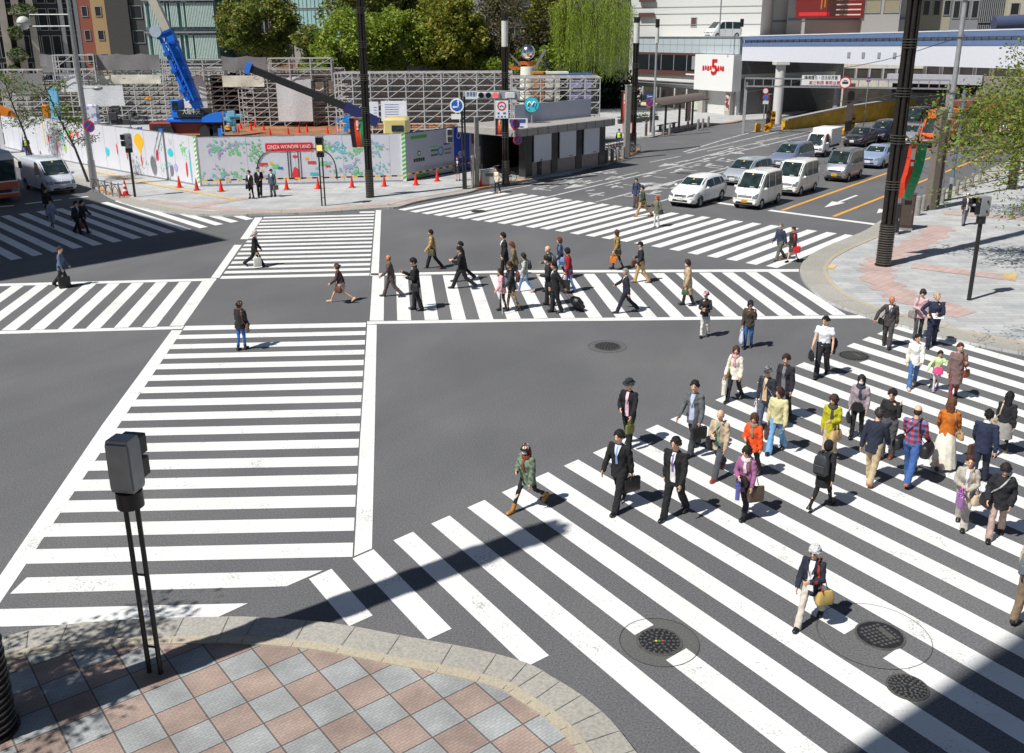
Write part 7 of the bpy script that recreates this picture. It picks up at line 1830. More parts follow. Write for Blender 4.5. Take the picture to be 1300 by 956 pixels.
text_mesh('新日本住設',.26,paint((40,50,46)),h4,'lettering',.002,(s4(533),-.03,1.2),(R(90),0,0),width=1.6)if 0 else deco(h4,'company_name',(46,54,52),[[(s4(533)+dx_,1.1),(s4(533)+dx_+.17,1.1),(s4(533)+dx_+.17,1.32),(s4(533)+dx_,1.32)]for dx_ in(-.55,-.33,-.11,.11,.33)])
deco(h4,'green_strip',(80,170,70),[[(s4(523),2.55),(s4(543),2.55),(s4(543),2.75),(s4(523),2.75)],[(s4(528),.12),(s4(545),.12),(s4(545),.3),(s4(528),.3)]])
m=MB();m.loft([[(s4(560)+k*math.cos(2*pi*i/20),-.03,1.55+k*math.sin(2*pi*i/20))for i in range(20)]for k in(.30,.21)],cap=False);m.build('ring_logo',paint((60,130,200)),h4)
for x,z,c in((552,1.85,GRN),(552,1.6,(60,110,80)),(552,1.3,(60,110,80)),(568,1.9,(60,100,180)),(569,1.55,(120,126,136)),(569,1.3,(120,126,136))):deco(h4,'notice',c,[[(s4(x)-.35,z),(s4(x)+.35,z),(s4(x)+.35,z+.12),(s4(x)-.35,z+.12)]])
m=MB();xa,xb_=s4(577),s4(596);m.box(((xa+xb_)/2,-.03,1.5),(xb_-xa,.02,2.85));bp=m.build('blue_panel',paint((30,72,190)),h4)
text_mesh('空間',.5,paint((230,236,246)),bp,'lettering',.002,((xa+xb_)/2,-.045,1.1),(R(90),0,0),width=(xb_-xa)*.5)
m=MB();m.loft([[((xa+xb_)/2-.35+k*math.cos(2*pi*i/18),-.045,2.4+k*math.sin(2*pi*i/18))for i in range(18)]for k in(.22,.17)],cap=False);m.build('logo',paint((230,236,246)),bp)
m=MB();m.box((s4(618),-.05,1.95),(s4(628)-s4(608),.05,.95));nb=m.build('notice_frame',paint((36,70,130)),h4);m=MB()
for k in(-1,1):m.box((s4(618)+k*(s4(628)-s4(608))*.23,-.08,1.88),((s4(628)-s4(608))*.42,.01,.7))
m.build('notice_sheets',paint((190,206,204)),nb)
deco(h4,'poster',(120,60,90),[[(s4(599),1.7),(s4(603),1.7),(s4(603),2.4),(s4(599),2.4)]])
def tape(A,B,h,name='warning_tape',label='x'):
 d=B-A;L=d.length;root=empty(name,A,math.atan2(d.y,d.x),label,'barrier tape')
 for k,(c,o)in enumerate(((YEL,0),((30,30,30),.35))):
  m=MB();x=o
  while x<L-.35:m.box((x+.175,0,h),(.35,.02,.09));x+=.7
  m.build('yellow_bars' if k==0 else 'black_bars',paint(c),root)
tape(HQ+Vector((.2,-.5,KH)),HR_+Vector((0,-.5,KH)),.42,label='yellow and black barrier tape along the long white hoarding')
tape(HR_+Vector((.2,-.5,KH)),HS+Vector((-.3,-.5,KH)),.5,label='yellow and black barrier tape along the grey hoarding')
A_,B_=G(667,227.5,KH),G(768,210.5,KH);d=B_-A_;L=math.hypot(d.x,d.y)
root=empty('metro_entrance',A_,math.atan2(d.y,d.x),'low metro entrance with black tile columns, white panels and a pale stone roof edge','building')
M_TILE=tile_mat('black_glazed_tile',((.02,.02,.022),(.05,.05,.055)),.12,0,ratio=4,mcol=(.09,.09,.09));M_TILE=material('black_tile',(.028,.028,.03),.18,noise=.5,scale=14)
M_ROSE=material('rose_granite',(.34,.27,.25),.6,noise=.15,scale=8);M_RSTONE=material('stone_roof_edge',(.34,.32,.30),.7,noise=.15,scale=5)
Dp=4.2;Hm=2.75
m=MB();m.box((L/2,Dp/2,.06),(L+.1,Dp,.12));m.build('plinth',M_STONE,root)
m=MB();m.box((L/2-.6,Dp/2-.1,Hm+.28),(L+1.9,Dp+.9,.5),bev=.04);rf=m.build('roof',M_RSTONE,root)
m=MB();
for k in range(11):m.box((-1.4+k*(L+1.4)/10,-.565,Hm+.28),(.02,.012,.5))
m.build('joints',M_BLACK,rf)
n=3
for k in range(n+1):
 x=k*(L-.7)/n+.35;m=MB();m.box((x,.3,Hm/2+.06),(.66,.6,Hm-.1),bev=.02);m.build('column',M_TILE,root)
 if k<n:
  x2=x+(L-.7)/n;
  m=MB();m.box(((x+x2)/2,.22,.55),(x2-x-.66,.3,.9));m.build('dado',M_ROSE,root)
  m=MB();m.box(((x+x2)/2,.5,1.6),(x2-x-.66,.1,1.4));m.build('recess',M_BLACK,root)
  m=MB();m.box(((x+x2)/2,-.04,1.85),((x2-x)*.66,.05,1.7));pn=m.build('white_panel',M_HOARD,root)
  if k!=0:m=MB();m.box(((x+x2)/2+.3,-.072,1.1),(.35,.012,.05));m.build('red_note',paint((206,50,50)),pn)
m=MB();m.box((L/2,Dp-.3,Hm/2),(L,.2,Hm));m.box((L-.1,Dp/2,Hm/2),(.2,Dp-.8,Hm-.1));m.build('rear_wall',M_TILE,root)
m=MB();m.box((L/2+.6,Dp*.4,Hm+1.15),(L-.4,.06,1.2));m.build('grey_panels',M_HOARDG,root)
M_PIPE=material('scaffold_pipe',(.52,.52,.52),.5,.2,noise=.2,scale=4)
def scaffold(Y,xa,xb_,ytop,ybot,label,lifts=4,bay=1.8,depth=1.2,board_rows=(),nets=(),z0=KH,r=.045,tilt=0.0,dense=1):
 a,b_=at_y(xa,ytop,Y),at_y(xb_,ytop,Y);L=b_.x-a.x;H=a.z-z0
 root=empty('scaffold',(a.x,a.y,z0),tilt,label,'scaffold','scaffolds round the building site')
 n=int(L/bay);w=L/n;h=H/lifts
 m=MB()
 for k in range(n+1):
  for y in(0,depth*.5,depth):m.beam((k*w,y,0),(k*w,y,H),r*2)
 for j in range(1,lifts+1):
  for y in(0,depth*.5,depth):m.beam((0,y,j*h),(L,y,j*h),r*1.8);m.beam((0,y,j*h-h*.45),(L,y,j*h-h*.45),r*1.4)
  for k in range(n+1):m.beam((k*w,0,j*h),(k*w,depth,j*h),r*1.6)
 for j in range(lifts):
  for k in range(n):
   if(j+k)%2 or dense>1:m.beam((k*w,-.03,j*h),((k+1)*w,-.03,(j+1)*h),r*1.4)
   if not(j+k)%2 or dense>1:m.beam(((k+1)*w,depth+.03,j*h),(k*w,depth+.03,(j+1)*h),r*1.4)
 m.build('pipe_frame',M_PIPE,root)
 m=MB()
 for j in range(1,lifts+1):m.box((L/2,depth/2,j*h-.06),(L,depth*.75,.05))
 m.build('walk_boards',material('worn_board',(.32,.27,.24),.8,noise=.3,scale=3),root)
 for(c,x0,x1,y0,y1,dy)in nets:
  p,q=at_y(x0,y0,Y),at_y(x1,y1,Y);nx=max(2,int((q.x-p.x)/.6));m=MB();rows=[]
  for i in range(nx+1):
   x=lerp(p.x,q.x,i/nx)-a.x;s=.16*abs(math.sin(i*pi/4));rows.append([(x,-.12-dy+.07*math.sin(i*1.7),p.z-z0-(s if c[0]<200 else .0)),(x,-.12-dy+.12*math.sin(i*1.3+1),(p.z+q.z)/2-z0),(x,-.12-dy+.07*math.sin(i*2.1),q.z-z0)])
  vs=[v for r_ in rows for v in r_];m.add(vs,[(i*3+k,(i+1)*3+k,(i+1)*3+k+1,i*3+k+1)for i in range(nx)for k in(0,1)])
  m.build('sheet',cloth(c,'plastic')if c[0]>=200 else material('grey_net',(.20,.195,.20),.9,noise=.1),root,60)
 return root
CREAM=(214,212,196);SHEET=(206,208,212);NET=(120,118,122)
scaffold(104,-10,124,89,160,'scaffold with dark nets at the far left behind the young trees',5,bay=1.5,depth=2.4,nets=((NET,-8,58,92,118,.1),(NET,52,75,68,92,.1)))
scaffold(101,110,300,87,160,'scaffold with cream panels and grey net behind the blue crane',6,bay=1.4,depth=2.6,dense=2,nets=((NET,118,205,68,89,.1),(CREAM,118,205,95,106,.0),(SHEET,78,108,92,116,.5),(SHEET,104,165,108,133,1.2),(SHEET,232,268,96,136,1.0)))
scaffold(100,66,118,70,92,'small upper scaffold with torn net above the left scaffold',2,z0=4.4,nets=((NET,50,62,68,84,.1),))
scaffold(99,205,282,76,92,'upper scaffold bay in front of the teal glass building',2,z0=4.6)
scaffold(98,300,432,88,160,'scaffold with cream panels and a big white sheet left of the banner pillar',6,bay=1.4,depth=2.6,dense=2,nets=((CREAM,282,336,96,110,.0),(CREAM,400,412,104,116,.0),(CREAM,417,428,102,118,.0),(NET,281,340,71,89,.1),(SHEET,352,400,97,153,.8)))
scaffold(97,340,420,74,92,'upper scaffold bay with red clamps above the big white sheet',2,z0=4.6)
scaffold(88,424,650,93,165,'long scaffold of lattice bays between the banner pillar and the signal arm',5,bay=1.5,dense=2,r=.045,depth=3.5)
scaffold(76,648,762,99,170,'dense scaffold above the metro entrance',6,bay=1.0,dense=2,r=.04,depth=4.0)
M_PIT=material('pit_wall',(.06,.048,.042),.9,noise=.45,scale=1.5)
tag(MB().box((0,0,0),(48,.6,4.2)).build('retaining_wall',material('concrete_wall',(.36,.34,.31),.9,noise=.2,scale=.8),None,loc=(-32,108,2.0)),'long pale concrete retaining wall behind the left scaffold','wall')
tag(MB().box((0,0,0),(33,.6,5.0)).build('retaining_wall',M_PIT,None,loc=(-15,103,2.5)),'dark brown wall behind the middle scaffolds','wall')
Yc=86;P_=lambda x,y,dy=0:at_y(x,y,Yc+dy)
o=at_y(247,168,Yc);o.z=.1
root=empty('mobile_crane',o,0,'big blue mobile crane with raised telescopic boom on a dark red carrier','crane')
BLU=paint((30,112,214),.4,name='crane_blue');RED_=paint((110,26,24),.5,name='crane_red');PALE=paint((190,186,170),.5,name='boom_grey')
q=lambda x,y,dy=0:P_(x,y,dy)-o
def slab(nm,mat,x0,x1,y0,y1,dep,dy=0,bev=.08):
 a,b_=q(x0,y1,dy),q(x1,y0,dy);m=MB();m.box(((a.x+b_.x)/2,a.y+dep/2,(a.z+b_.z)/2),(b_.x-a.x,dep,b_.z-a.z),bev=bev);return m.build(nm,mat,root)
slab('carrier',RED_,190,285,155,170,2.6,.3,.1)
for x in(200,212,262,275):
 c=q(x,170,-.2);m=MB();m.tube((c.x,c.y,.62),(c.x,c.y+.4,.62),.62,n=20);m.build('wheel',M_TYRE,root,40)
sl=slab('slewing_deck',BLU,211,262,150,155.5,2.4,-.3)
cb=slab('machinery_house',M_BLACK,225,259,139.5,149,2.4,-.5)
a=q(243,143.5,-.54);t=text_mesh('大阪中央',.55,paint((220,224,226)),cb,'lettering',.004,(a.x,a.y,a.z+.1),(R(90),0,0),width=1.55)
slab('cab',BLU,218,227,127,150,1.4,-.4);a=q(222,134,-.45);m=MB();m.box((a.x,a.y,a.z),(.5,.04,.8));m.build('cab_window',M_GLASS,root)
m=MB();a,b_=q(258,155,-.3),q(282,143,-.3);m.loft([[(lerp(a.x,b_.x,t),a.y-.2,0)for t in(0,)]]*0 or[[(a.x,y,a.z),(b_.x,y,a.z),(b_.x,y,b_.z-.2),(b_.x-.3,y,b_.z),(a.x+.6,y,b_.z-.1),(a.x,y,a.z+.4)]for y in(a.y-.3,a.y+1.6)]);m.build('counterweight',BLU,root)
m=MB();a,b_=q(252,138),q(213,39);m.beam(a,b_,.72,.8);bo=m.build('boom',BLU,root)
m=MB();m.beam(q(213,40),q(189,-12),.62,.7);ib=m.build('inner_boom',PALE,bo)
m=MB()
for x,y in((248,128),(238,103),(228,78),(219,55),(213,40)):a=q(x,y);m.box(a,(.86,.95,.2),ry=-R(21))
m.build('collars',paint((20,80,170)),bo)
m=MB();a,b_=q(238,128,-1.0),q(201,42,-1.0);m.beam(a,b_,.2,.25);m.beam(a+Vector((.55,0,0)),b_+Vector((.4,0,0)),.12);[m.beam(a.lerp(b_,t/12),a.lerp(b_,(t+1)/12)+Vector((.5,0,0)),.08)for t in range(12)];m.build('derrick',BLU,root)
m=MB();
for t in(.15,.45,.7,.95):c=a.lerp(b_,t);m.box(c,(.5,.5,.3),ry=-R(26))
m.tube(q(232,118,-.8),q(224,78,-.8),.16);m.build('hydraulic_parts',paint((24,90,190)),root)
m=MB();a=q(203,40,-1.0);m.tube(a+Vector((-.3,-.3,0)),a+Vector((-.3,-.1,0)),.5,n=20);m.build('sheave',paint((170,186,200)),root,40)
for x in(205,280):
 c=q(x,168,-.6);m=MB();m.box((c.x,c.y,.5),(.35,.35,1.0));m.box((c.x,c.y,.06),(.9,.9,.1));m.build('outrigger',paint((36,110,200)),root)
Yb=72;q=lambda x,y,dy=0:at_y(x,y,Yb+dy)
o=Vector((q(495,172).x,Yb,.1));root=empty('pile_rig',o,0,'pale yellow pile rig whose long black boom points up to the left, blue tip','construction machine');Q=lambda x,y,dy=0:q(x,y,dy)-o
m=MB();m.beam(Q(318,87),Q(440,136),.42,.5);bo=m.build('boom',M_BLACK,root);m=MB();m.beam(Q(438,135),Q(480,156),.62,.7);m.build('boom_foot',paint((30,40,90)),root)
m=MB();m.beam(Q(312,84.5),Q(319,87.5),.6,.75);m.build('boom_tip',paint((60,120,210)),bo)
m=MB();a,b_=Q(487,172),Q(517,157);m.box(((a.x+b_.x)/2,.9,(a.z+b_.z)/2+.2),(b_.x-a.x,2.2,b_.z-a.z+.4),bev=.15);ho=m.build('house',paint((206,190,130)),root,40)
m=MB();m.box(((a.x+b_.x)/2+.2,-.24,(a.z+b_.z)/2+.1),(.9,.05,.45),bev=.02);m.build('window',M_GLASS,ho)
for y in(.1,1.7):m=MB();m.box(((a.x+b_.x)/2,y,.35),(3.2,.5,.7),bev=.2);m.build('track',M_TYRE,root)
board('site_sign',at_y(500,141,84),2.2,1.7,'white site notice with rows of blue lettering in front of the lattice scaffold','sign',(226,228,234),[((-.2+.25*(i%2),.32-.12*(i//2),.3,.025),(90,110,180))for i in range(12)]+[((-.1,-.43,.2,.08),(236,206,60))])
board('site_sign',at_y(474,141,84.5),.9,1.6,'narrow white notice partly behind the banner pillar','sign',(218,222,232),[((.2,.2-.15*i,.3,.03),(100,110,170))for i in range(4)])
Ye=84;o=at_y(15,150,Ye);o.z=.1;root=empty('excavator',o,0,'orange excavator whose bent arm shows above the panels at far left','excavator');Q=lambda x,y:at_y(x,y,Ye)-o
OR=paint((206,120,30),.5,name='excavator_orange')
m=MB();m.beam(Q(-6,138),Q(12,146),.7,.8);m.beam(Q(12,145),Q(32,168),.5,.6);m.build('arm',OR,root);m=MB();m.box(Q(-14,152),(2.4,2.0,1.6),bev=.2);m.build('house',OR,root);m=MB();m.box((Q(-14,150).x,0,.4),(3.4,2.4,.8),bev=.25);m.build('tracks',M_TYRE,root)
tag(MB().box((0,0,0),(.5,.5,1.6),bev=.05).build('gas_bottle_box',OR,None,loc=at_y(59.5,145,84)),'small orange box standing above the hoarding at left','box')
m=MB();m.box((0,0,0),(.9,.3,3.4),bev=.05);tag(m.build('blue_sheet_roll',cloth((110,180,210)),None,loc=at_y(70,134,92)),'upright pale blue sheet roll behind the young street tree','sheet')
m=MB();m.box((0,0,0),(1.0,.5,1.9),bev=.1);tag(m.build('wrapped_bundle',blotch((216,218,226),(150,156,196),3,'tarpaulin'),None,loc=at_y(118,148,78)),'white and violet wrapped bundle behind the tall left lamp post','bundle')
for k,(x,y,c,w_,h_,lb)in enumerate(((152,150,(60,60,62),1.6,1.6,'dark cluster of work lamps above the hoarding'),(177,147,(50,50,52),1.4,.6,'dark pump machine beside the work lamps'),(189,125,(230,150,40),.5,.35,'small orange lamp box on the scaffold'),(170,165,(40,110,200),1.3,.5,'blue steel trestle left of the crane'),(296,155,(110,170,196),1.6,1.8,'stack of pale blue frames right of the crane'),(438,158,(40,120,190),1.6,1.3,'blue water tank frame by the pile rig'),(288,164,(226,170,40),.9,.6,'yellow striped barrier on the site'),(505,168,(196,180,120),1.2,.8,'pale yellow drum beside the pile rig'))):
 root=empty('site_equipment',at_y(x,y,80+k*.4),0,lb,'site equipment');r2=random.Random(k)
 m=MB()
 for j in range(9):m.box((r2.uniform(-.4,.4)*w_,r2.uniform(-.3,.3),r2.uniform(-.45,.45)*h_),(w_*r2.uniform(.1,.45),.25,h_*r2.uniform(.1,.4)),bev=.02)
 m.build('cluster',paint(c),root);m=MB();m.beam((-w_/2,0,-h_/2),(w_/2,0,-h_/2),.08);m.beam((-w_/2,0,-h_/2),(-w_/2,0,h_/2),.06);m.beam((w_/2,0,-h_/2),(w_/2,0,h_/2),.06);m.build('frame',M_GALV,root)
b=at_y(670,100,84);root=empty('clock_column',(b.x,84,KH),0,'pale column with a silver ball and orange and silver bars above the metro entrance','sculpture');zt=at_y(670,66,84).z-KH
m=MB();m.tube((0,0,0),(0,0,zt-1.2),.85,.62,n=18);m.build('column',paint((224,224,214)),root,40);m=MB();m.sphere((0,0,zt),.62,18,12);m.build('ball',M_CHROME,root,60)
m=MB();m.beam((-1.6,0,zt-1.2),(.2,0,zt-1.5),.22);m.beam((-.7,0,zt-.9),(.7,0,zt-.9),.28);m.build('orange_bars',paint((190,96,40)),root);m=MB();m.beam((.6,0,zt-1.3),(1.5,0,zt+.2),.24);m.beam((-.6,0,zt-1.1),(-1.4,0,zt-.3),.18);m.build('silver_bars',M_CHROME,root);
for x,y,c,w_,lb in((684,112,(196,130,60),1.0,'orange-brown tall panel inside the dense scaffold'),(705,108,(222,222,208),1.9,'white wall block inside the dense scaffold'),(730,104,(150,150,190),2.6,'pale violet hut with a blue roof behind the dense scaffold')):
 b=at_y(x,y,82);root=empty('site_hut',(b.x,82,KH),0,lb,'hut');zz=at_y(x,95 if x<720 else 97,82).z;m=MB();m.box((0,0,zz/2),(w_,1.6,zz));m.build('wall',paint(c,.6),root);m=MB();m.box((0,0,zz+.08),(w_*1.1,1.9,.14));m.build('roof',paint((50,90,160)if x>720 else c,.5),root)
# ================================================================== BUILDINGS
M_DARKG=material('dark_glazing',(.015,.018,.022),.08,noise=0,spec=.6)
M_SHOP=material('shop_interior',(.05,.045,.04),.6,noise=.5,scale=1.2)
def facade(A,B,label,H,wall,rows,cols,win=(.6,.6),wmat=None,z0=3.0,base=0.,depth=14,frame=None,fh=3.4,mull=0,cat='building',shop=True,side=True,roofm=None):
 """block whose front runs from A to B (plan points); each window a part with its frame"""
 d=B-A;L=math.hypot(d.x,d.y);root=empty('building',Vector((A.x,A.y,base)),math.atan2(d.y,d.x),label,cat)
 m=MB();m.box((L/2,depth/2,H/2),(L,depth,H));m.build('wall',wall,root)
 m=MB();m.box((L/2,depth/2,H+.2),(L+.3,depth+.3,.5));m.build('roof',roofm or wall,root)
 w=L/cols;ww,wh=w*win[0],fh*win[1]
 for r in range(rows):
  for c in range(cols):
   x,z=(c+.5)*w,z0+r*fh+fh/2
   m=MB()
   for(cx_,cz_,sx_,sz_)in((x,z+wh/2,ww+.12,.08),(x,z-wh/2,ww+.12,.08),(x-ww/2,z,.08,wh),(x+ww/2,z,.08,wh)):m.box((cx_,-.04,cz_),(sx_,.1,sz_))
   for k in range(mull):m.box((x-ww/2+ww*(k+1)/(mull+1),-.04,z),(.05,.08,wh))
   fo=m.build('window',frame or M_GREYP,root)
   m=MB();m.box((x,-.012,z),(ww,.03,wh));m.build('pane',wmat or M_DARKG,fo)
 if shop:m=MB();m.box((L/2,-.03,z0/2),(L*.94,.08,z0*.85));m.build('shop_front',M_SHOP,root)
 return root,L
def fx(x,Y):v=at_y(x,40,Y);return Vector((v.x,Y,0))
DK=material('dark_cladding',(.022,.022,.025),.4,noise=.2);CONC=material('warm_concrete',(.45,.40,.34),.8,noise=.12,scale=1)
b0,L=facade(fx(-60,128),fx(103,134),'dark building with pale slanting ribs and plant-covered balconies at the far left',26,DK,6,12,(.8,.8),None,2.5)
for x,w_ in((-3,.9),(13,.9),(30,.8),(66,.5),(84,.5)):
 p=at_y(x,40,127.4)-b0.location;m=MB();m.box((p.x,-.5,13),(w_,.7,26));m.build('rib',CONC if w_>.6 else M_GREYP,b0)
M_GREENERY=material('balcony_leaves',(.075,.12,.02),.7,noise=.5,scale=5)
def foliage(mb,r2,c,rad,n,s,flat=1.0,fn=None):
 """n leaf sprays inside an ellipsoid"""
 for _ in range(n):
  while True:
   u=Vector((r2.uniform(-1,1),r2.uniform(-1,1),r2.uniform(-1,1)))
   if u.length<1:break
  u=u.normalized()*(u.length**.4)
  p=Vector(c)+Vector((u.x*rad[0],u.y*rad[1],u.z*rad[2]))
  a=Vector((r2.uniform(-1,1),r2.uniform(-1,1),r2.uniform(-.6,.6))).normalized()*s*r2.uniform(.6,1.3);b=a.cross(Vector((r2.uniform(-1,1),r2.uniform(-1,1),r2.uniform(-1,1)))).normalized()*s*.55
  mb.add([p-a,p-b,p+a,p+b],[(0,1,2,3)])
for x0,x1,y in((-5,30,11),(-5,14,40),(-5,20,68),(-5,12,90)):
 a,b_=at_y(x0,y,126.5)-b0.location,at_y(x1,y,126.5)-b0.location;m=MB();m.box(((a.x+b_.x)/2,-1.4,a.z-.5),(b_.x-a.x,1.6,.3));bl=m.build('balcony',CONC,b0)
 m=MB();foliage(m,rnd,((a.x+b_.x)/2,-2.0,a.z-.2),((b_.x-a.x)/2,.7,.9),420,.17);m.build('plants',M_GREENERY,bl)
facade(fx(103,133),fx(119,133),'narrow brick-red house front with small windows',26,material('brick_red',(.24,.07,.045),.8,noise=.12),6,1,(.45,.42),M_DARKG,1.5,shop=False,fh=3.0)
facade(fx(119,132.6),fx(137,132.6),'narrow sand-coloured house front beside the brick-red one',26,material('sand_panel',(.38,.25,.12),.8,noise=.08),6,1,(.42,.4),M_DARKG,1.5,shop=False,fh=3.0)
facade(fx(137,131),fx(166,131),'tall dark grey windowless slab with a brown edge',26,material('charcoal_wall',(.052,.050,.048),.8,noise=.15),1,1,(.01,.01),None,20,shop=False)
facade(fx(166,131.5),fx(186,131.5),'dark grey tower with stacked black balcony openings',26,material('charcoal_wall2',(.065,.062,.06),.8,noise=.15),6,1,(.72,.5),DK,1.0,shop=False,fh=3.1)
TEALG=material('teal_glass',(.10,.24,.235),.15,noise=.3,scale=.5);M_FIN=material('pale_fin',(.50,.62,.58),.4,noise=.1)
b1,L=facade(fx(186,128),fx(277,128),'teal glass office block with pale vertical fins',26,material('teal_dark',(.05,.11,.11),.3,noise=.2),5,3,(.96,.86),TEALG,1.5,fh=3.9,mull=6,shop=False,frame=M_GALV)
for k in range(44):
 if rnd.random()<.82:
  m=MB();x=.3+k*(L-.6)/43
  for j in range(5):
   if rnd.random()<.85:m.box((x,-.3,3.6+3.9*j),(.13,.3,2.9))
  if m.v:m.build('fin',M_FIN,b1)
m=MB()
for j in range(6):m.box((L/2,-.45,1.5+3.9*j),(L,.5,.22))
m.build('floor_edge',M_GALV,b1)
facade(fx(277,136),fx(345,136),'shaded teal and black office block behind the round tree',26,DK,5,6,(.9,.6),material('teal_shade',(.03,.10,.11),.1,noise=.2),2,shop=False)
facade(fx(335,131),fx(385,131),'brick office block with dark windows above the trees',26,material('brick_pier',(.30,.14,.10),.8,noise=.12),5,6,(.66,.8),M_DARKG,5.4,shop=False)
b2,L=facade(fx(372,126),fx(475,120),'pale teal glass-fronted building on a stone storey above the trees',26,material('grey_stone_wall',(.25,.24,.22),.8,noise=.2),4,10,(.98,.95),material('light_teal_glass',(.28,.46,.46),.15,noise=.15),8.2,fh=3.8,mull=1,shop=False,frame=M_GALV)
facade(fx(585,128),fx(640,128),'grey concrete building between the tree crowns',24,material('grey_conc',(.27,.27,.27),.85,noise=.15),5,4,(.3,.3),M_DARKG,2,shop=False)
facade(fx(440,175),fx(820,175),'plain dark office block far behind the trees and the willow',40,material('far_dark',(.06,.065,.06),.9,noise=.2),8,14,(.7,.5),M_DARKG,4,shop=False)
Mwhite=material('pale_cladding',(.62,.62,.60),.6,noise=.03);Mcream=material('cream_cladding',(.64,.61,.55),.6,noise=.03);Mblue=material('pale_blue_panel',(.42,.48,.52),.4,noise=.05)
A_,B_=G(808,135.2),G(934,147.3);A_.z=B_.z=KH
d=B_-A_;L=math.hypot(d.x,d.y);hd=math.atan2(d.y,d.x)
root=empty('department_store',A_,hd,'white shop building with a red 5 sign, brown-framed window band and roof parking','building');zpar=8.35
def lx(x,z):
 """local x on the front for picture column x at height z"""
 lo,hi=-5,L+5
 for _ in range(40):
  md=(lo+hi)/2;p=A_+d.normalized()*md
  if px((p.x,p.y,z))[0]<x:lo=md
  else:hi=md
 return lo
x893=lx(893,5);ux=d.normalized()
m=MB();m.box((L/2,8,zpar/2+.0),(L,16,zpar));m.build('wall',Mwhite,root)
m=MB();m.box((L/2+.02,-.1,7.45),(L+.3,.3,1.75));pb=m.build('parapet',Mblue,root)
m=MB()
for k in range(15):m.box((k*L/14,-.262,7.45),(.03,.02,1.7))
m.box((L/2,-.262,7.5),(L,.02,.04));m.build('panel_joints',M_GREYP,pb)
m=MB();m.box((L/2,-.12,8.38),(L+.5,.5,.1));m.build('coping',M_GREYP,root)
BRW=material('brown_frame',(.11,.05,.045),.5,noise=.1)
m=MB();m.box((x893/2,-.12,5.25),(x893,.3,2.6));wf=m.build('window_band',BRW,root)
m=MB();m.box((x893/2,-.29,5.45),(x893*.95,.04,1.75));m.build('pane',M_DARKG,wf)
m=MB()
for k in range(1,5):m.box((x893*(.02+.96*k/5),-.32,5.45),(.09,.04,1.8))
m.box((x893*.92,-.33,5.5),(1.4,.03,1.5));m.build('mullions',M_GREYP,wf)
a=MB().box((x893*.88,-.3,4.18),(2.4,.02,.16)).build('name_strip',paint((230,230,228)),wf)
m=MB();m.box((x893/2,-.25,3.0),(x893,.5,.09));m.box((x893/2,-.3,3.25),(x893,.5,.06));m.build('canopy_rails',M_GREYP,root)
m=MB();m.box((x893*.52,-.05,1.35),(x893*.86,.2,2.2));sf=m.build('shop_windows',M_SHOP,root);m=MB()
for t in(.12,.34,.4,.62,.8):m.box((x893*t,-.2,1.35),(.16,.12,2.3))
m.build('window_posts',Mwhite,sf);m=MB();m.box((x893*.93,-.18,.75),(1.6,.05,1.1));m.build('lit_display',material('display',(.5,.55,.45),.5,noise=.3),sf)
m=MB();m.box(((x893+L)/2+.1,-.55,4.55),(L-x893+.5,1.3,3.9));sb=m.build('sign_block',material('sign_white',(.74,.74,.73),.5,noise=.02),root)
RED=paint((200,24,34),.4);xc=(x893+L)/2
text_mesh('5',2.3,RED,sb,'numeral',.05,(xc+.3,-1.26,5.1),(R(90),0,0),bold=.03);text_mesh('TSUBO   ビル',.9,RED,sb,'lettering',.04,(xc,-1.24,4.9),(R(90),0,0),width=3.3)if 0 else deco(sb,'lettering',(200,24,34),[[(xc+a_,4.75+(i%2)*.1),(xc+a_+.34,4.75+(i%2)*.1),(xc+a_+.3,5.25),(xc+a_+.04,5.3)]for i,a_ in enumerate((-1.7,-1.3,-.9,-.5,.75,1.15,1.5))],-1.24)
m=MB();m.box(((x893+L)/2,.8,1.3),(L-x893,.2,2.6));m.build('entrance',M_SHOP,root)
for t in(.12,.9):
 m=MB();m.box((x893+(L-x893)*t,-.6,1.3),(.8,.5,2.6));m.build('entrance_column',material('stone_column',(.42,.40,.36),.6,noise=.1),root)
m=MB();m.box((x893+(L-x893)*.9,-.87,1.4),(.6,.04,1.9));m.build('poster',blotch((196,186,176),(120,50,60),2.5,'poster_print'),root)
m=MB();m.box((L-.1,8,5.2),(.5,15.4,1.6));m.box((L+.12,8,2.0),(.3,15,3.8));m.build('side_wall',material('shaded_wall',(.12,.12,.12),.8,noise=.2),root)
deco(root,'side_lettering',(150,20,30),[])if 0 else None
p0,p1=fx(800,128),fx(965,121)
up_,Lu=facade(Vector((p0.x,p0.y,0)),Vector((p1.x,p1.y,0)),'tall white windowless wall block rising behind the roof parking',34,Mwhite,3,1,(.04,.3),BRW,8.5,shop=False,fh=3.4)
m=MB()
for z_ in(9.9,11.2,12.0,13.6):m.box((Lu/2,-.03,z_),(Lu,.05,.05))
m.build('cladding_joints',M_GREYP,up_)
for y in(-1,18):
 p=at_y(812,y,127.3)-up_.location;m=MB();m.box((2.2,-.3,at_y(812,y+1,127.3).z),(2.0,.4,.5));m.build('vent_box',BRW,up_)
facade(fx(950,128),fx(1000,128),'cream clad wall with blue-grey band right of the white block',34,Mcream,1,1,(.9,.06),paint((120,140,170)),8.6,shop=False)
b3,L3b=facade(fx(998,126),fx(1150,122),'light grey clad building carrying the red advertisement',34,material('light_grey_clad',(.42,.42,.41),.7,noise=.04),1,1,(.98,.1),paint((110,125,150)),8.8,shop=False)
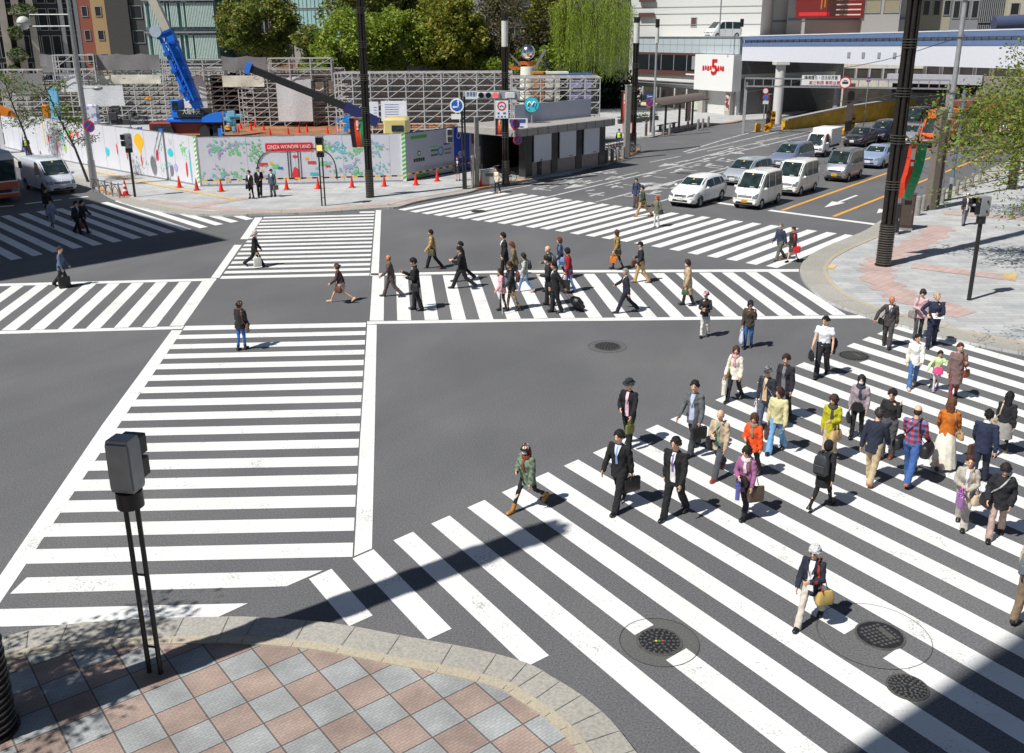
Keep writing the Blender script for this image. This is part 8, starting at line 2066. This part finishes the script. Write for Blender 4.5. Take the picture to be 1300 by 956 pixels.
b=at_y(1054,0,122.5);ad=board('advertisement_board',b,8.0,4.2,'dark red advertisement board with gold streaks and lines of pale lettering','sign',(110,24,22),[((-.22,-.38,.45,.1),(206,40,44)),((.12,-.1,.3,.7),(60,24,20)),((-.4,.3,.06,.12),(210,210,220))]+[((.28,.15-.14*k,.36,.035),(216,190,180))for k in range(5)]+[((-.12+.05*k,.0+.05*k,.02,.5),(170,110,40))for k in range(4)],yaw=math.atan2(p1.y-p0.y,p1.x-p0.x))
facade(fx(1093,121),fx(1140,120),'grey building with yellow and white upper window signs left of the huge pillar',34,material('grey_panel_b',(.36,.35,.34),.7,noise=.06),2,2,(.8,.45),paint((150,142,116),.5),10.2,shop=False)
facade(fx(1140,126),fx(1205,125),'beige office building with cream piers behind the expressway',34,material('beige_office',(.36,.33,.25),.8,noise=.08),8,5,(.62,.5),M_DARKG,3,fh=3.5,shop=True)
facade(fx(1205,124),fx(1240,123),'grey and glass building with a red vertical strip behind the slim pole',34,material('grey_glassy',(.22,.22,.24),.5,noise=.1),8,3,(.7,.6),M_DARKG,3,shop=True)
facade(fx(1240,123),fx(1275,123),'dark glazed tower of thin vertical lines behind the expressway',34,DK,6,7,(.5,.9),material('dark_teal',(.02,.05,.05),.1,noise=.1),3,shop=True)
facade(fx(1275,122),fx(1420,120),'pale stone building at the right picture edge',34,material('pale_stone_b',(.45,.41,.32),.8,noise=.08),8,8,(.6,.4),M_DARKG,3,shop=True)
b=at_y(1280,30,110);tag(MB().tube((-1.6,0,0),(3.5,.0,.3),.75,n=20).build('awning',paint((70,80,110),.5),None,loc=b),'blue barrel-shaped awning with dark round spots above the expressway at right','awning')
W0,W1=fx(944,108),fx(1340,92);d=W1-W0;L=math.hypot(d.x,d.y);hd=math.atan2(d.y,d.x)
root=empty('expressway',(W0.x,W0.y,0),hd,'elevated expressway with white girder, blue bands and a railing across the upper right','bridge')
zt0,zt1=at_y(944,46,108).z,at_y(1340,36,92).z;zb0,zb1=at_y(944,77,108).z,at_y(1340,88.5,92).z
def sheet(nm,mat,f0,f1,y=0.,th=.3):
 a0,a1=lerp(zb0,zt0,f0),lerp(zb0,zt0,f1);b0_,b1_=lerp(zb1,zt1,f0),lerp(zb1,zt1,f1)
 m=MB();m.loft([[(0,y,a0),(0,y,a1),(0,y+th,a1),(0,y+th,a0)],[(L,y,b0_),(L,y,b1_),(L,y+th,b1_),(L,y+th,b0_)]]);return m.build(nm,mat,root)
BB=paint((98,120,158),.45,name='bridge_blue');WG=material('bridge_white',(.66,.68,.74),.45,noise=.04)
sheet('girder',WG,0,.60,0,.5);sheet('lower_band',BB,.60,.73,-.06,.5);sheet('upper_band',BB,.84,1.0,-.05,.3);sheet('top_rail',WG,.985,1.02,-.08,.36)
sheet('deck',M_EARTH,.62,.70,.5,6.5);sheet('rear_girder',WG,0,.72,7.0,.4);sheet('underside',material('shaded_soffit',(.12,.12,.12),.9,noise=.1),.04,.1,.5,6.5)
m=MB();n=46
for k in range(n):t=(k+.5)/n;m.box((L*t,.0,lerp(lerp(zb0,zt0,.78),lerp(zb1,zt1,.78),t)),(.06,.12,.36))
m.build('railing_posts',M_BLACK,root);sheet('inner_barrier',WG,.72,.84,.35,.1)
for x in(1078.5,1097,1117,1137):
 p=at_y(x,70,83);t=(at_y(x,70,80)-W0).dot(d.normalized())/L
 lo,hi=0,1
 for _ in range(30):
  t=(lo+hi)/2;w_=W0+d*t
  if px((w_.x,w_.y,7.5))[0]<x:lo=t
  else:hi=t
 m=MB();m.box((L*t,-.04,lerp(lerp(zb0,zt0,.3),lerp(zb1,zt1,.3),t)),(.28,.06,.55));m.build('vent_plate',M_GREYP,root)
def col_at(x,y,lo,nm,mat,r,lb):
 b=G(x,y);rt=empty('bridge_pier',b,0,lb,'pier','piers under the expressway');H=lo
 m=MB();m.tube((0,0,0),(0,0,H),r,n=20);m.build('shaft',mat,rt,40);m=MB();m.box((0,0,H-.1),(r*3,r*3,.4),bev=.05);m.build('cap',mat,rt)
col_at(985.5,157,6.1,'',Mwhite,.48,'round white pier under the left end of the expressway');col_at(1060,150,6.2,'',M_GREYP,.4,'grey pier between the walkers and the ramp');col_at(1290,128,6.4,'',M_BROWN,.5,'brown pier under the expressway at right')
s1,Ls=facade(fx(944,124),fx(1000,122),'dark shop front with red lettering under the expressway',5.8,material('dark_shop',(.14,.10,.09),.7,noise=.3),1,3,(.9,.7),M_SHOP,2.6,shop=True,fh=3.0)
s2_,Ls=facade(fx(1000,121),fx(1075,118),'brick-red shop front with NEW TOKYO lettering under the expressway',5.9,material('brick_shop',(.55,.16,.08),.8,noise=.25,scale=2),1,3,(.5,.6),M_SHOP,2.8,shop=True,fh=2.8)
text_mesh('NEW TOKYO',1.0,paint((216,214,206)),s2_,'lettering',.04,(Ls*.36,-.22,4.9),(R(90),0,0),width=2.9)
m=MB();m.box((Ls*.05,-.3,4.2),(3.6,.2,2.2));bb=m.build('message_board',M_BLACK,s2_);deco(bb,'red_message',(120,20,28),[[(x,z),(x+.5,z),(x+.5,z+.12),(x,z+.12)]for x in(-1.3,-.6,.1,.8)for z in(3.6,4.0,4.6)],-.42)
facade(fx(1075,116),fx(1180,113),'pale shop row with canopy under the expressway, right of the brick shop',5.8,material('pale_shop',(.62,.58,.50),.7,noise=.2),1,6,(.85,.45),M_SHOP,3.0,shop=True,fh=2.6)
facade(fx(1180,112),fx(1400,108),'dark glazed shop row under the expressway behind the branches',6.0,material('dark_shop2',(.16,.13,.12),.6,noise=.3),1,10,(.8,.7),M_SHOP,3.0,shop=True,fh=2.8)
def wall_px(nm,mat,pts,th,lb,cat):
 """wall standing along px foot points with top rows: (x, yfoot, ytop)"""
 a=[G(x,yf)for x,yf,yt in pts];o=a[0].copy();rt=empty(nm,o,0,lb,cat);m=MB();hs=[height_to(p,yt)for p,(x,yf,yt)in zip(a,pts)]
 for i in range(len(a)-1):
  p,q_=a[i]-o,a[i+1]-o;n_=Vector((-(q_-p).y,(q_-p).x,0)).normalized()*th
  m.loft([[(p.x,p.y,0),(p.x,p.y,hs[i]),(p.x+n_.x,p.y+n_.y,hs[i]),(p.x+n_.x,p.y+n_.y,0)],[(q_.x,q_.y,0),(q_.x,q_.y,hs[i+1]),(q_.x+n_.x,q_.y+n_.y,hs[i+1]),(q_.x+n_.x,q_.y+n_.y,0)]])
 m.build('wall',mat,rt)
 m=MB()
 for i in range(len(a)-1):
  p,q_=a[i]-o,a[i+1]-o;m.beam(p+Vector((0,0,hs[i]+.06)),q_+Vector((0,0,hs[i+1]+.06)),th*1.5,.14)
 m.build('coping',M_RSTONE,rt);return rt
wall_px('ramp_wall',material('yellow_wall',(.66,.38,.03),.6,noise=.25,scale=1.5),[(996,165,152.5),(1040,160,143),(1077,157,135.5),(1134,151,127),(1160,149,125)],.4,'dark yellow wall beside the underpass ramp','wall')
tag(px_quad('ramp_asphalt_sheet',M_ASPH,[(1000,166),(1060,172),(1140,160),(1140,152)],.004),kind='structure')  # flat sheet of the same asphalt as the road, along the ramp wall
rt=empty('tunnel_portal',G(1160,146),R(-37),'dark tunnel portal of the underpass with pale lintel, behind the black van','tunnel')
m=MB();m.box((1.5,4,1.7),(9,6,3.4));m.build('opening',M_BLACK,rt);m=MB();m.box((1.5,.8,3.9),(10,1.0,1.0));m.build('lintel',material('lintel',(.42,.42,.48),.6,noise=.1),rt);m=MB();m.box((8.5,1.2,2.2),(5,1,4.2));m.build('wing_wall',material('wing',(.26,.24,.21),.9,noise=.2),rt)
A_,B_=at_y(946,107.5,90),at_y(1206,104,84);d=B_-A_;L=math.hypot(d.x,d.y)
rt=empty('sign_gantry',(A_.x,A_.y,0),math.atan2(d.y,d.x),'grey lattice sign gantry over the ramp with brown post','gantry');z=(A_.z+B_.z)/2
m=MB()
for dz_ in(-.35,.35):
 for y in(-.25,.25):m.beam((0,y,z+dz_),(L,y,z+dz_),.12)
for k in range(22):m.beam((L*k/21,-.25,z-.35),(L*k/21,-.25,z+.35),.07)
m.build('truss',M_GALV,rt)
x=(at_y(1082,110,87)-A_).dot(d.normalized());m=MB();m.box((x,0,z/2),(.55,.5,z));m.build('brown_post',M_BROWN,rt);m=MB();m.box((L,0,z/2),(.3,.3,z));m.box((.1,0,z/2),(.25,.25,z));m.build('end_post',M_GREYP,rt)
bd=board('direction_board',at_y(1042,102,85),3.2,.85,'white direction board with black and red Japanese lettering on the gantry','sign',(224,224,224),text=[('晴海通り・日比谷方面',0,.24,.86,(40,40,44)),('高さ制限 車両注意',.1,-.26,.8,(200,50,56))],tsize=.34,yaw=R(-12))
disc_sign(at_y(1073,105,86),.52,R(-12),'round red-ringed height limit sign on the gantry',((204,36,44),(232,232,232)),lambda r_:bars(r_,[(0,0,.5,.2,0),(0,.2,.3,.06,0)],(60,60,70),-.014))
for i,(x,y,rr,f_,lb)in enumerate(((972,115.5,.27,((204,50,60),(226,228,236)),'upper round sign on the left ramp post'),(972,123.5,.27,((204,50,60),(60,110,190)),'lower round sign on the left ramp post'),(1103,101,.24,((190,30,120),(60,50,160)),'small magenta and blue round sign beside the gantry'))):disc_sign(at_y(x,y,88),rr,0,lb,f_,None,post=.1)
post_pair((974,167),3.4,'brown square post behind the left yellow barrier block',mat=M_BROWN,w=.3,z=0)
board('height_plate',at_y(972,130,88),.5,.3,'small white plate below the two round signs of the left ramp post','sign',(216,218,220))
vehicle('roof_van','white van with black windows parked on the roof deck above the shop parapet','van','keivan',(228,230,232),at_y(917,49,117),R(115),L=4.3,Wd=1.75,Hh=2.0,wheels=(-1.1,1.08),seams=VAN_W)
o=MB().tube((0,0,0),(0,0,9),.07,n=8).build('deck_lamp_pole',M_GALV,None,loc=at_y(913,46,108));tag(o,'thin lamp pole standing on the roof deck by the white van','pole')
o=board('back_of_sign',at_y(942,29,98),.35,.75,'small black upright sign at the left end of the expressway','sign',(30,30,34))
S_=G(290,305);Hb=24.0;C_=S_-Vector((.814,.581,0))*Hb*.7265
u1=Vector((-.67,-.742,0));u2=Vector((-.70,.714,0))
m=MB();q_=[C_,C_+u1*16,C_+u1*16+u2*45,C_+u2*45];rt=empty('building',(0,0,0),0,'tall building outside the left picture edge that shades the far left crossing','building');m.prism([(p.x,p.y)for p in q_],0,Hb);m.build('wall',CONC,rt)
m=MB();m.prism([(p.x,p.y)for p in(C_+u2*.3+u1*.3,C_+u1*15,C_+u1*15+u2*44,C_+u2*44)],Hb,Hb+.02);m.build('roof',M_GREYP,rt)
e_=G(1130,867);K=e_-Vector((.80,.605,0))*17.0
rt=empty('building',(0,0,0),0,'building behind the viewpoint that shades the lower right corner','building');m=MB();m.prism([(K.x,K.y),(K.x-12,K.y-9),(K.x-12,K.y-22),(K.x+7.5,K.y-7.5)],0,44);m.build('wall',CONC,rt)
# ================================================================== TREES
def leaf_mat(name,cols,rough=.6):
 if name in MATS:return MATS[name]
 m=bpy.data.materials.new(name);m.use_nodes=True;nt=m.node_tree;N=nt.nodes;L=nt.links;b=N['Principled BSDF'];b.inputs['Roughness'].default_value=rough
 gi=N.new('ShaderNodeNewGeometry');r=N.new('ShaderNodeValToRGB');n_=len(cols);r.color_ramp.elements[0].color=(*cols[0],1);r.color_ramp.elements[1].color=(*cols[-1],1)
 for i in range(1,n_-1):e=r.color_ramp.elements.new(i/(n_-1));e.color=(*cols[i],1)
 L.new(gi.outputs['Random Per Island'],r.inputs[0]);L.new(r.outputs[0],b.inputs['Base Color'])
 tr=N.new('ShaderNodeBsdfTranslucent');L.new(r.outputs[0],tr.inputs[0]);mx=N.new('ShaderNodeMixShader');mx.inputs[0].default_value=.35
 L.new(b.outputs[0],mx.inputs[1]);L.new(tr.outputs[0],mx.inputs[2]);L.new(mx.outputs[0],N['Material Output'].inputs[0])
 MATS[name]=m;return m
def leaf_cloud(pts,s,seed,asp=.55,flat=.7):
 """numpy: one leaf quad per point, returns mesh arrays"""
 g=np.random.default_rng(seed);n=len(pts)
 a=g.normal(size=(n,3));a[:,2]*=flat;a/=np.linalg.norm(a,axis=1)[:,None]
 c=g.normal(size=(n,3));b=np.cross(a,c);b/=np.linalg.norm(b,axis=1)[:,None]
 k=s*g.uniform(.6,1.35,size=(n,1));a*=k;b*=k*asp
 return np.stack([pts-a,pts-b,pts+a,pts+b],1).reshape(-1,3)
def quads_mesh(name,v,mat):
 n=len(v)//4;me=bpy.data.meshes.new(name);me.vertices.add(len(v));me.vertices.foreach_set('co',v.astype(np.float32).ravel())
 me.loops.add(4*n);me.loops.foreach_set('vertex_index',np.arange(4*n,dtype=np.int32));me.polygons.add(n);me.polygons.foreach_set('loop_start',np.arange(0,4*n,4,dtype=np.int32));me.polygons.foreach_set('loop_total',np.full(n,4,np.int32))
 me.materials.append(mat);me.update(calc_edges=True);return me
BARK=material('bark',(.06,.045,.035),.9,noise=.4,scale=6,bump=.5)
def clumps(g,c,rad,nc,rc,per,squash=.75):
 """points gathered in clumps on an uneven crown"""
 out=[]
 for _ in range(nc):
  u=g.normal(size=3);u/=np.linalg.norm(u);u*=g.uniform(.45,1.0)**.6
  cc=np.array(c)+u*np.array(rad)*g.uniform(.85,1.12);r=rc*g.uniform(.6,1.3)
  d=g.normal(size=(per,3));d/=np.linalg.norm(d,axis=1)[:,None];d*=g.uniform(.55,1.0,size=(per,1))*r;d[:,2]*=squash;out.append(cc+d)
 return np.concatenate(out)
def tree(base,H,c,rad,label,mat,nc=60,rc=1.2,per=120,s=.22,trunk=.3,seed=0,cat='tree',name='tree',group=None,lean=(0,0)):
 g=np.random.default_rng(seed);r2=random.Random(seed);root=empty(name,base,0,label,cat,group);zc=c[2]
 m=MB();top=Vector(c);m.path([(0,0,0),(lean[0]*.3,lean[1]*.3,zc*.35),(lean[0]*.7,lean[1]*.7,zc*.7),tuple(top)],[trunk,trunk*.8,trunk*.6,trunk*.3],9)
 for k in range(9):
  a=2*pi*k/9+r2.random();st=Vector((lean[0]*.5,lean[1]*.5,zc*r2.uniform(.4,.75)));e=top+Vector((rad[0]*.75*math.cos(a),rad[1]*.75*math.sin(a),rad[2]*r2.uniform(-.5,.6)))
  md=st.lerp(e,.5)+Vector((0,0,-.2));m.path([st,md,e],[trunk*.4,trunk*.25,trunk*.08],6)
 m.build('trunk',BARK,root,50)
 v=leaf_cloud(clumps(g,c,rad,nc,rc,per),s,seed);link_mesh('crown',quads_mesh('crown',v,mat),root);return root
L_DARK=leaf_mat('camphor_leaves',((.07,.12,.02),(.11,.18,.025),(.16,.22,.03),(.24,.24,.04),(.34,.24,.05)))
L_MID=leaf_mat('fresh_leaves',((.14,.22,.02),(.21,.31,.03),(.29,.39,.04),(.32,.31,.06)))
L_OR=leaf_mat('camphor_new_leaves',((.10,.15,.02),(.18,.23,.025),(.27,.28,.03),(.38,.31,.05),(.22,.29,.03)))
L_DUN=leaf_mat('budding_twigs',((.07,.06,.03),(.12,.10,.05),(.10,.11,.03),(.16,.12,.06)))
L_WIL=leaf_mat('willow_leaves',((.20,.29,.03),(.28,.38,.045),(.36,.46,.06),(.15,.23,.03)),.5)
L_YNG=leaf_mat('young_tree_leaves',((.10,.18,.02),(.17,.28,.03),(.13,.20,.03),(.22,.13,.05)))
def tree_px(x,y,Y,rx,ry,rd,label,mat,seed,**k):
 """crown centred at px (x, y) at depth Y; rx, ry in px"""
 c=at_y(x,y,Y);s=Y*1.05/1200;return tree(Vector((c.x,Y,0)),0,(0,0,c.z),(rx*s,rd,ry*s),label,mat,seed=seed,**k)
tree_px(330,33,116,45,40,4.0,'round dark evergreen with orange young leaves above the grey nets',L_DARK,1,nc=110,rc=1.15,per=150,s=.20)
tree_px(390,60,112,14,26,2.0,'small dark bushy tree just right of the round evergreen',L_DARK,2,nc=36,rc=.8,per=90,s=.18)
tree_px(448,58,108,50,34,4.5,'light green tree behind the banner pillar',L_MID,3,nc=110,rc=1.1,per=120,s=.20)
tree_px(500,50,110,42,36,4,'yellow-green tree with thin brownish top in the middle of the row',L_MID,4,nc=90,rc=1.1,per=120,s=.20)
tree_px(475,-2,122,60,30,5,'tall dark tree with bright green edge above the light green tree',L_DARK,5,nc=80,rc=1.5,per=140,s=.24)
tree_px(566,42,112,44,44,4.5,'big evergreen with golden young leaves left of the brownish trees',L_OR,6,nc=130,rc=1.15,per=150,s=.20)
tree_px(590,70,118,40,34,4,'dark leafy tree in the shade right below the golden evergreen',L_DARK,7,nc=70,rc=1.2,per=120,s=.20)
tree_px(650,40,116,42,46,4,'sparse brownish budding tree behind the lantern pillar',L_DUN,8,nc=100,rc=1.2,per=80,s=.17)
tree_px(620,92,112,30,18,3,'low light green bush behind the scaffold near the signal arm',L_MID,9,nc=50,rc=.9,per=100,s=.18)
tree_px(702,22,118,30,40,4,'yellow-green evergreen between the brownish tree and the willow',L_OR,10,nc=70,rc=1.1,per=120,s=.20)
tree_px(690,84,114,36,24,3,'light olive tree behind the clock column',L_MID,11,nc=50,rc=1.0,per=90,s=.18)
tree_px(410,96,106,30,14,2,'low light green bush behind the upper scaffold bay',L_MID,12,nc=40,rc=.8,per=90,s=.18)
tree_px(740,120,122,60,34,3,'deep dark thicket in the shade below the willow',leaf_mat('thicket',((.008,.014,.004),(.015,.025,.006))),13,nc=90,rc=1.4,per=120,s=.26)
c=at_y(752,40,114);g=np.random.default_rng(21);root=empty('willow_tree',(c.x,114,0),0,'big bright green weeping willow with long hanging strands','tree')
m=MB();m.path([(0,0,0),(.3,0,4),(.1,0,8),(0,0,12)],[.45,.38,.3,.2],10)
for k in range(12):a=2*pi*k/12;m.path([(0,0,9),(2.4*math.cos(a),2.0*math.sin(a),12.5),(4.2*math.cos(a),3.2*math.sin(a),11.5)],[.2,.12,.05],6)
m.build('trunk',BARK,root,50)
pts=[];dirs=[]
for k in range(620):
 a=g.uniform(0,2*pi);rr=5.0*math.sqrt(g.uniform(.04,1));x0,y0=rr*math.cos(a)*1.0,rr*math.sin(a)*.8;z1=13.5-(rr/5)**2*2.0+g.uniform(-.6,.6);z0=3.4+g.uniform(0,3.6)+max(0,rr-3)*.35
 n_=int((z1-z0)/.12);t=np.linspace(0,1,n_);zz=z1+(z0-z1)*t;ph=g.uniform(0,6)
 pts.append(np.stack([x0+.12*np.sin(zz*.9+ph)+g.normal(0,.05,n_),y0+g.normal(0,.05,n_),zz],1))
pts=np.concatenate(pts);n=len(pts);a=g.normal(0,.35,size=(n,3));a[:,2]=-1;a/=np.linalg.norm(a,axis=1)[:,None];cc=g.normal(size=(n,3));b=np.cross(a,cc);b/=np.linalg.norm(b,axis=1)[:,None]
a*=g.uniform(.10,.18,size=(n,1));b*=.026;v=np.stack([pts-a,pts-b,pts+a,pts+b],1).reshape(-1,3);link_mesh('crown',quads_mesh('crown',v,L_WIL),root)
def young(p,ytop,label,seed,lean):
 b=G(*p,KH);H=height_to(b,ytop);r2=random.Random(seed);root=empty('young_tree',b,0,label,'tree','young trees on the left pavement');m=MB();tips=[]
 tr=[(0,0,0),(lean*.3,0,H*.35),(lean*.7,0,H*.65),(lean,0,H*.95)];m.path(tr,[.09,.07,.05,.02],7)
 for k in range(15):
  t=r2.uniform(.35,.95);s_=Vector((lean*t,0,H*t));a=r2.uniform(0,6.28);e=s_+Vector((math.cos(a)*r2.uniform(.7,1.7),math.sin(a)*1.2,r2.uniform(.2,1.1)));m.path([s_,s_.lerp(e,.5)+Vector((0,0,.15)),e],[.03,.02,.008],5);tips+=[s_.lerp(e,q_)for q_ in(.5,.75,1.0)]
 m.build('trunk',BARK,root,50);g=np.random.default_rng(seed);pts=np.concatenate([np.array(t_)+g.normal(0,.26,size=(34,3))*np.array((1,1,.6))for t_ in tips]);link_mesh('crown',quads_mesh('crown',leaf_cloud(pts,.075,seed),L_YNG),root)
young((43,206),95,'young street tree with fresh green leaves behind the coach',31,-1.2);young((112,231),104,'young street tree with sparse leaves close left of the tall lamp post',32,-1.8)
def reach(base,H,crown,n_br,seed,label,s=.05,per=60,name='street_tree',spread=.22,lm=L_YNG):
 r2=random.Random(seed);g=np.random.default_rng(seed);root=empty(name,base,0,label,'tree');m=MB();tips=[]
 m.path([(0,0,0),(.1,0,H*.5),(-.1,0,H)],[.17,.14,.08],9)
 for k in range(n_br):
  e=Vector([lerp(crown[0][i],crown[1][i],r2.random())for i in range(3)])-Vector(base);st=Vector((0,0,r2.uniform(.45,.95)*H));md=st.lerp(e,.5)+Vector((r2.uniform(-.3,.3),r2.uniform(-.3,.3),.35));m.path([st,md,e],[.045,.022,.006],5)
  for q_ in(.45,.6,.75,.88,1.0):tips.append((st.lerp(md,q_*2)if q_<.5 else md.lerp(e,q_*2-1)))
  for j in range(4):p=md.lerp(e,r2.random());e2=p+Vector((r2.uniform(-.6,.6),r2.uniform(-.6,.6),r2.uniform(-.3,.4)));m.path([p,e2],[.01,.004],4);tips.append(e2)
 m.build('trunk',BARK,root,50);pts=np.concatenate([np.array(t_)+g.normal(0,spread,size=(per,3))for t_ in tips]);link_mesh('crown',quads_mesh('crown',leaf_cloud(pts,s,seed),lm),root)
L_RT=leaf_mat('right_tree_leaves',((.12,.20,.02),(.18,.28,.03),(.22,.32,.04),(.28,.16,.06),(.14,.22,.02)))
reach(Vector((24.5,35.0,KH)),7.0,((15.6,33.5,4.2),(20.5,38.0,6.6)),30,41,'leafy green tree whose crown fills the right picture edge',s=.075,per=34,spread=.24,lm=L_RT)
reach(Vector((17.5,24.5,KH)),6.5,((11.6,23.0,4.0),(15.5,26.5,7.4)),30,44,'nearer leafy tree whose twigs hang in low from the right picture edge',s=.045,per=22,spread=.17,lm=L_RT)
reach(Vector((27,47,KH)),7.0,((21.0,45,4.4),(28,51,8.4)),24,42,'second street tree behind the first one at the right edge',s=.08,per=26,spread=.28,lm=L_RT)
reach(Vector((-10.8,9.0,KH)),7.0,((-12.8,7.6,4.4),(-9.0,10.6,7.2)),22,43,'street tree outside the lower left edge that dapples the near pavement',s=.06,per=40,spread=.25)
